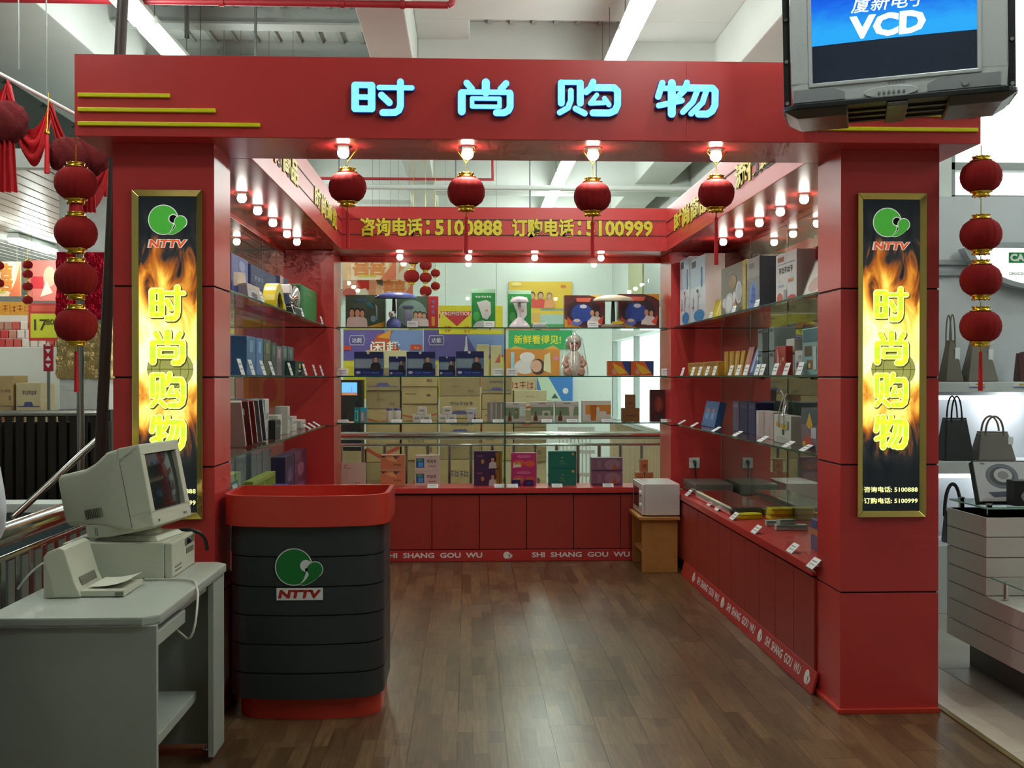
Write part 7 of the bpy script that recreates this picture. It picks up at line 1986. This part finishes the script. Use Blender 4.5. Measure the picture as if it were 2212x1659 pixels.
for sx in (0.10, -0.10):
    b = MB(); b.box(sx - 0.045, sx + 0.045, -0.19, 0.07, 0.0, 0.07, BLACK); b.build('shoe', pe, bevel=0.02)
hands = []
for s in (1, -1):
    bx0, by0, bz0 = s * 0.04, -0.205, 1.015
    V = [(bx0, by0, bz0), (bx0, by0 - 0.01, bz0 - 0.06)]
    E_ = [(0, 1)]; R_ = [(0.028, 0.018), (0.036, 0.018)]
    for k in range(4):
        o_ = -0.03 + 0.02 * k
        n0 = len(V)
        L_ = (0.06, 0.072, 0.068, 0.052)[k]
        V += [(bx0, by0 - 0.012 + o_, bz0 - 0.085), (bx0 - s * 0.006, by0 - 0.016 + o_, bz0 - 0.085 - L_ * 0.5), (bx0 - s * 0.02, by0 - 0.016 + o_, bz0 - 0.085 - L_)]
        E_ += [(1, n0), (n0, n0 + 1), (n0 + 1, n0 + 2)]; R_ += [0.010, 0.009, 0.008]
    n0 = len(V)
    V += [(bx0 - s * 0.012, by0 - 0.045, bz0 - 0.045), (bx0 - s * 0.02, by0 - 0.062, bz0 - 0.085)]
    E_ += [(0, n0), (n0, n0 + 1)]; R_ += [0.012, 0.009]
    skin_mesh('hand', V, E_, R_, SKN)

# ------------------------------------------------------------------ neighbouring handbag shop
SHELFW = mat('shop_shelf_white', (206, 210, 212), 0.4)
SHOPGREY = mat('shop_grey_trim', (150, 156, 158), 0.45)
ds = thing('display_wall', 'pale grey display wall with two shelves for handbags', 'shelving', (3.6, 7.1, 0))
bxb('back_board', 2.30, 4.6, 7.22, 7.29, 0.40, 2.72, mat('shop_back_board', (196, 200, 204), 0.5), ds)
bxb('shelf_board', 2.30, 4.6, 6.85, 7.22, 1.405, 1.470, SHELFW, ds)
bxb('shelf_board', 2.30, 4.6, 6.85, 7.22, 0.885, 0.960, SHELFW, ds)
bxb('base_cabinet', 2.30, 4.6, 6.78, 7.22, 0.0, 0.43, SHELFW, ds)
for z in (2.274, 2.202):
    bxb('grey_strip', 2.30, 3.390, 7.19, 7.22, z - 0.018, z + 0.018, SHOPGREY, ds)
bxb('grey_strip', 3.501, 4.6, 7.16, 7.22, 2.371, 2.408, SHOPGREY, ds)
for px in (3.266, 3.551):
    b = MB(); b.box(px - 0.05, px + 0.05, 6.846, 6.850, 1.435, 1.466, CARD); o_ = b.build('price_strip', ds, world=True)
    b = MB(); b.box(px - 0.012, px + 0.048, 6.8445, 6.846, 1.448, 1.460, pc(206, 180, 60)); b.box(px - 0.05, px + 0.05, 6.8445, 6.846, 1.435, 1.440, pc(60, 80, 150)); b.build('print', ds, world=True)
# tube lamp under the upper shelf
lt_ = thing('shelf_tube_lamp', 'white tube lamp fixed under the upper handbag shelf', 'lamp', (3.489, 7.08, 1.36))
b = MB(); b.box(-0.5, 0.6, 0.0, 0.05, 0.02, 0.045, SHELFW); b.build('housing', lt_, bevel=0.003)
b = MB(); b.tube([(-0.48, 0.025, 0.005), (0.58, 0.025, 0.005)], 0.013, mat('lit_shelf_tube', (240, 250, 255), 0.4, emit=5.0), 8); b.build('tube', lt_)
lamp_light(lt_, (0.1, 0.0, -0.05), 3.0, (0.92, 0.97, 1.0), 0.05)
lt2 = thing('shelf_tube_lamp', 'white tube lamp fixed under the lower handbag shelf', 'lamp', (3.489, 7.08, 0.84))
b = MB(); b.box(-0.5, 0.6, 0.0, 0.05, 0.02, 0.045, SHELFW); b.build('housing', lt2, bevel=0.003)
b = MB(); b.tube([(-0.48, 0.025, 0.005), (0.58, 0.025, 0.005)], 0.013, mat('lit_shelf_tube', (240, 250, 255), 0.4, emit=5.0), 8); b.build('tube', lt2)
lamp_light(lt2, (0.1, 0.0, -0.05), 1.6, (0.92, 0.97, 1.0), 0.05)
# round illuminated brand sign
sg = thing('shop_sign', 'rounded white illuminated sign with green block letters', 'sign', (3.795, 7.12, 2.036))
cx_, cz_ = 3.833, 2.449
rx_, rz_ = 0.510, 0.336
def half(k_, m_, y0, y1, nm):
    P_ = []
    zt = 2.359
    for k in range(33):
        a = PI + PI * k / 32
        x, z = cx_ + rx_ * k_ * math.cos(a), cz_ + rz_ * k_ * math.sin(a)
        if z <= zt: P_.append((x, z))
    P_ = [(P_[0][0] - 0.005, zt)] + P_ + [(P_[-1][0] + 0.005, zt)]
    q = MB(); q.prism(P_, y0, y1, m_, axis='y'); return q.build(nm, sg, world=True)
half(1.09, SHOPGREY, 7.10, 7.19, 'sign_rim')
half(1.0, mat('lit_sign_face', (240, 246, 240), 0.4, emit=0.9), 7.085, 7.099, 'sign_face')
b = MB(); b.box(3.589, 3.705, 7.080, 7.084, 2.259, 2.329, pc(20, 140, 70)); b.build('green_block', sg, world=True)
b = MB(); b.text('CA', 0, 0, 0.051, WHITEP, 0, 0.05, 0.099); b.build('lettering', sg, loc=(3.645 - sg.location.x, 7.078 - 7.12, 2.294 - sg.location.z), rot=FACE)
b = MB(); b.text('CROCOD', 0, 0, 0.018, pc(90, 100, 96), 0, 0.03, 0.121); b.build('small_lettering', sg, loc=(3.651 - sg.location.x, 7.083 - 7.12, 2.188 - sg.location.z), rot=FACE)

def handbag(label, cx, y, z, wb, wt, h, d, m, handle_h, handle_w, thin=0.006, tagc=True, hn=2):
    t = thing('handbag', label, 'handbag', (cx, y, z))
    b = MB()
    b.hexa([(-wb / 2, -d / 2, 0), (wb / 2, -d / 2, 0), (wb / 2, d / 2, 0), (-wb / 2, d / 2, 0)], [(-wt / 2, -d * 0.2, h), (wt / 2, -d * 0.2, h), (wt / 2, d * 0.2, h), (-wt / 2, d * 0.2, h)], m)
    b.build('bag_body', t, bevel=0.008)
    b = MB(); b.box(-wt / 2 + 0.002, wt / 2 - 0.002, -d * 0.2 + 0.002, d * 0.2 - 0.002, h - 0.002, h + 0.008, m); b.build('top_edge', t, bevel=0.003)
    for k in range(hn):
        yy = -d * 0.2 + k * d * 0.4
        b = MB(); b.tube(bez((-handle_w / 2, yy, h * 0.86), (-handle_w / 2 * 1.1, yy, h + handle_h * 1.25), (handle_w / 2 * 1.1, yy, h + handle_h * 1.25), (handle_w / 2, yy, h * 0.86), 16), thin, m, 8); b.build('handle', t)
    if tagc:
        b = MB(); b.box(wt / 2 - 0.01, wt / 2 + 0.022, -d * 0.3 - 0.004, -d * 0.3 - 0.002, h * 0.55, h * 0.85, CARD); b.build('price_tag', t)
    return t
TAUPE = mat('taupe_leather', (112, 106, 96), 0.5, bump=0.1)
BROWNG = mat('grey_brown_leather', (104, 96, 84), 0.5)
BLKL = mat('black_bag_leather', (26, 28, 28), 0.35)
DKRED = mat('dark_red_leather', (66, 26, 26), 0.4)
YS = 7.0
handbag('tall narrow taupe handbag with a long thin handle, left on the upper shelf', 3.159, 7.0, 1.471, 0.119, 0.042, 0.262, 0.14, BROWNG, 0.197, 0.036, 0.005)
handbag('broad taupe trapezoid handbag behind the lowest right lantern', 3.347, 7.0, 1.471, 0.200, 0.107, 0.250, 0.15, TAUPE, 0.119, 0.077, 0.006)
handbag('small dark red handbag at the right end of the upper shelf', 3.651, 7.0, 1.471, 0.101, 0.095, 0.179, 0.10, DKRED, 0.02, 0.06, 0.006, False)
handbag('black open tote handbag with long thin handles on the lower shelf', 3.177, 6.98, 0.961, 0.197, 0.137, 0.268, 0.17, BLKL, 0.167, 0.071, 0.006, False)
handbag('taupe handbag with two arched handles on the lower shelf', 3.430, 6.98, 0.961, 0.250, 0.185, 0.179, 0.15, TAUPE, 0.119, 0.119, 0.007)
handbag('small black handbag with a broad looped strap on the base cabinet', 3.145, 6.95, 0.431, 0.095, 0.083, 0.195, 0.10, BLKL, 0.201, 0.106, 0.012, True, 1)

# white boarded counter
WB = mat('white_counter_board', (220, 208, 204), 0.4, var=0.03, vscale=4)
sc_ = thing('shop_counter', 'white counter clad in horizontal boards, beside the right pillar', 'counter', (2.9, 5.0, 0))
zz = [0.150, 0.242, 0.345, 0.433, 0.524, 0.620, 0.720, 0.817]
XL = 2.525
bxb('core', XL + 0.008, 3.6, 5.205, 5.622, 0.15, 0.815, JOINT, sc_, bevel=0)
bxb('core', XL + 0.008, 3.3, 3.0, 5.205, 0.15, 0.43, JOINT, sc_, bevel=0)
for k in range(7):
    if k < 3:
        bxb('board', XL, 3.3, 3.0, 5.63, zz[k] + 0.002, zz[k + 1] - 0.002, WB, sc_, bevel=0.0015)
    else:
        bxb('board', XL, 3.62, 5.197, 5.63, zz[k] + 0.002, zz[k + 1] - 0.002, WB, sc_, bevel=0.0015)
bxb('plinth', XL + 0.09, 3.5, 3.05, 5.56, 0.0, 0.15, pc(96, 88, 84), sc_, bevel=0.002)
gp = bxb('glass_top', XL + 0.01, 3.6, 5.21, 5.62, 0.855, 0.863, GLASS, sc_, bevel=0)
bxb('glass_edge', XL + 0.008, 3.6, 5.205, 5.209, 0.855, 0.863, mat('pale_glass_edge', (150, 206, 186), 0.2), sc_, bevel=0)
bxb('glass_edge', XL + 0.006, XL + 0.0095, 5.205, 5.62, 0.855, 0.863, mat('pale_glass_edge', (0, 0, 0)), sc_, bevel=0)
for (x, y) in ((XL + 0.05, 5.27), (XL + 0.05, 5.57), (3.1, 5.27), (3.1, 5.57)):
    b = MB(); b.lathe([(0.014, 0.817), (0.014, 0.866), (0.017, 0.867), (0.017, 0.875)], CHROME, 12, (x, y, 0)); b.build('standoff', sc_, world=True)
bxb('glass_display', XL + 0.02, 3.28, 3.1, 5.19, 0.52, 0.527, GLASS, sc_, bevel=0)
bxb('glass_edge', XL + 0.016, XL + 0.0195, 3.1, 5.19, 0.52, 0.527, mat('pale_glass_edge', (0, 0, 0)), sc_, bevel=0)
for (x, y) in ((XL + 0.05, 5.10), (XL + 0.05, 4.3), (3.1, 5.10)):
    b = MB(); b.lathe([(0.012, 0.433), (0.012, 0.522)], CHROME, 12, (x, y, 0)); b.build('standoff', sc_, world=True)
t = product('player_carton', 'white carton with a grey disc player picture leaning on the white counter', 'carton', (2.729, 5.40, 0.866), 0.280, 0.045, 0.225, pc(36, 40, 40),
    [('r', 0.02, 0.03, 0.98, 0.97, (206, 206, 210)), ('e', 0.5, 0.62, 0.30, 0.30, (110, 114, 124), 1), ('e', 0.5, 0.62, 0.22, 0.22, (60, 62, 70), 2), ('e', 0.52, 0.64, 0.17, 0.17, (206, 206, 206), 3), ('e', 0.52, 0.64, 0.10, 0.10, (150, 146, 150), 4), ('p', [(0.2, 0.24), (0.8, 0.28), (0.94, 0.34), (0.9, 0.16), (0.3, 0.12)], (84, 86, 110), 2), ('p', [(0.14, 0.9), (0.22, 0.9), (0.22, 0.94), (0.14, 0.94)], (60, 140, 110), 2), ('r', 0.6, 0.36, 0.8, 0.42, (206, 150, 60), 2)], lean=0.42, rz=-0.05)
sp_ = thing('small_speaker', 'small black loudspeaker at the right edge of the white counter', 'speaker', (2.738, 5.235, 0.866))
b = MB(); b.box(-0.05, 0.06, 0.0, 0.09, 0.0, 0.125, BLACK); b.build('cabinet', sp_, bevel=0.004)
b = MB(); b.tube([(0.015, 0.001, 0.045), (0.015, -0.006, 0.045)], [0.036, 0.032], CHROME, 20); b.build('driver', sp_)
b = MB(); b.tube([(0.015, 0.001, 0.1), (0.015, -0.004, 0.1)], [0.014, 0.012], CHROME, 14); b.build('tweeter', sp_)

# ------------------------------------------------------------------ fluorescent luminaires of the hall
TUBELIT = mat('lit_fluorescent_tube', (236, 255, 244), 0.4, emit=TUBE_STRENGTH)
HOUSING = mat('luminaire_housing', (226, 232, 228), 0.4)
fl0 = {}
def luminaire(x, y, z, label, length=1.24, rz=0.0):
    t = thing('ceiling_luminaire', label, 'ceiling light', (x, y, z), rz=rz, group='twin tube luminaires of the hall')
    if not fl0:
        b = MB(); b.hexa([(-0.085, -0.635, 0.0), (0.085, -0.635, 0.0), (0.085, 0.635, 0.0), (-0.085, 0.635, 0.0)], [(-0.06, -0.635, 0.06), (0.06, -0.635, 0.06), (0.06, 0.635, 0.06), (-0.06, 0.635, 0.06)], HOUSING)
        fl0['housing'] = b.build('housing', t, bevel=0.004)
        for i, u in enumerate((-0.042, 0.042)):
            b = MB(); b.tube([(u, -0.62, -0.022), (u, 0.62, -0.022)], 0.038, TUBELIT, 6)
            fl0['tube%d' % i] = b.build('tube', t)
        for i, v in enumerate((-0.45, 0.45)):
            b = MB(); b.tube([(0, v, 0.06), (0, v, 0.7 if z > 3.5 else 0.09)], 0.004, ROD, 5)
            fl0['rod%d' % i] = b.build('suspension_rod', t)
    else:
        for n_, k in (('housing', 'housing'), ('tube', 'tube0'), ('tube', 'tube1'), ('suspension_rod', 'rod0'), ('suspension_rod', 'rod1')):
            share(fl0[k], n_, t)
    lamp_light(t, (0, 0, -0.2), TUBE_WATT, (0.94, 1.0, 0.965), 0.12)
    return t
ROWL = {-2.28: 'left of the stall', 1.17: 'above the stall', 4.7: 'above the neighbouring shop'}
for x in (-2.28, 1.17, 4.7):
    k = 0
    y = 1.70 if x > 0 else 3.06  # foremost units, out of view, are added to brighten the header and desk top
    while y < 23:
        if not (x > 4 and y > 7):
            luminaire(x, y, 4.02, '%s twin tube luminaire from the front in the row %s' % (NTH[k], ROWL[x]))
        y += 1.36
        k += 1
for x in (-5.6, -9.0):
    for k, y in enumerate((10.5, 12.4, 14.3, 16.2, 18.1, 20.0)):
        luminaire(x, y, 3.22, '%s twin tube luminaire from the front under the slatted ceiling, %s row' % (NTH[k], 'inner' if x > -7 else 'outer'))
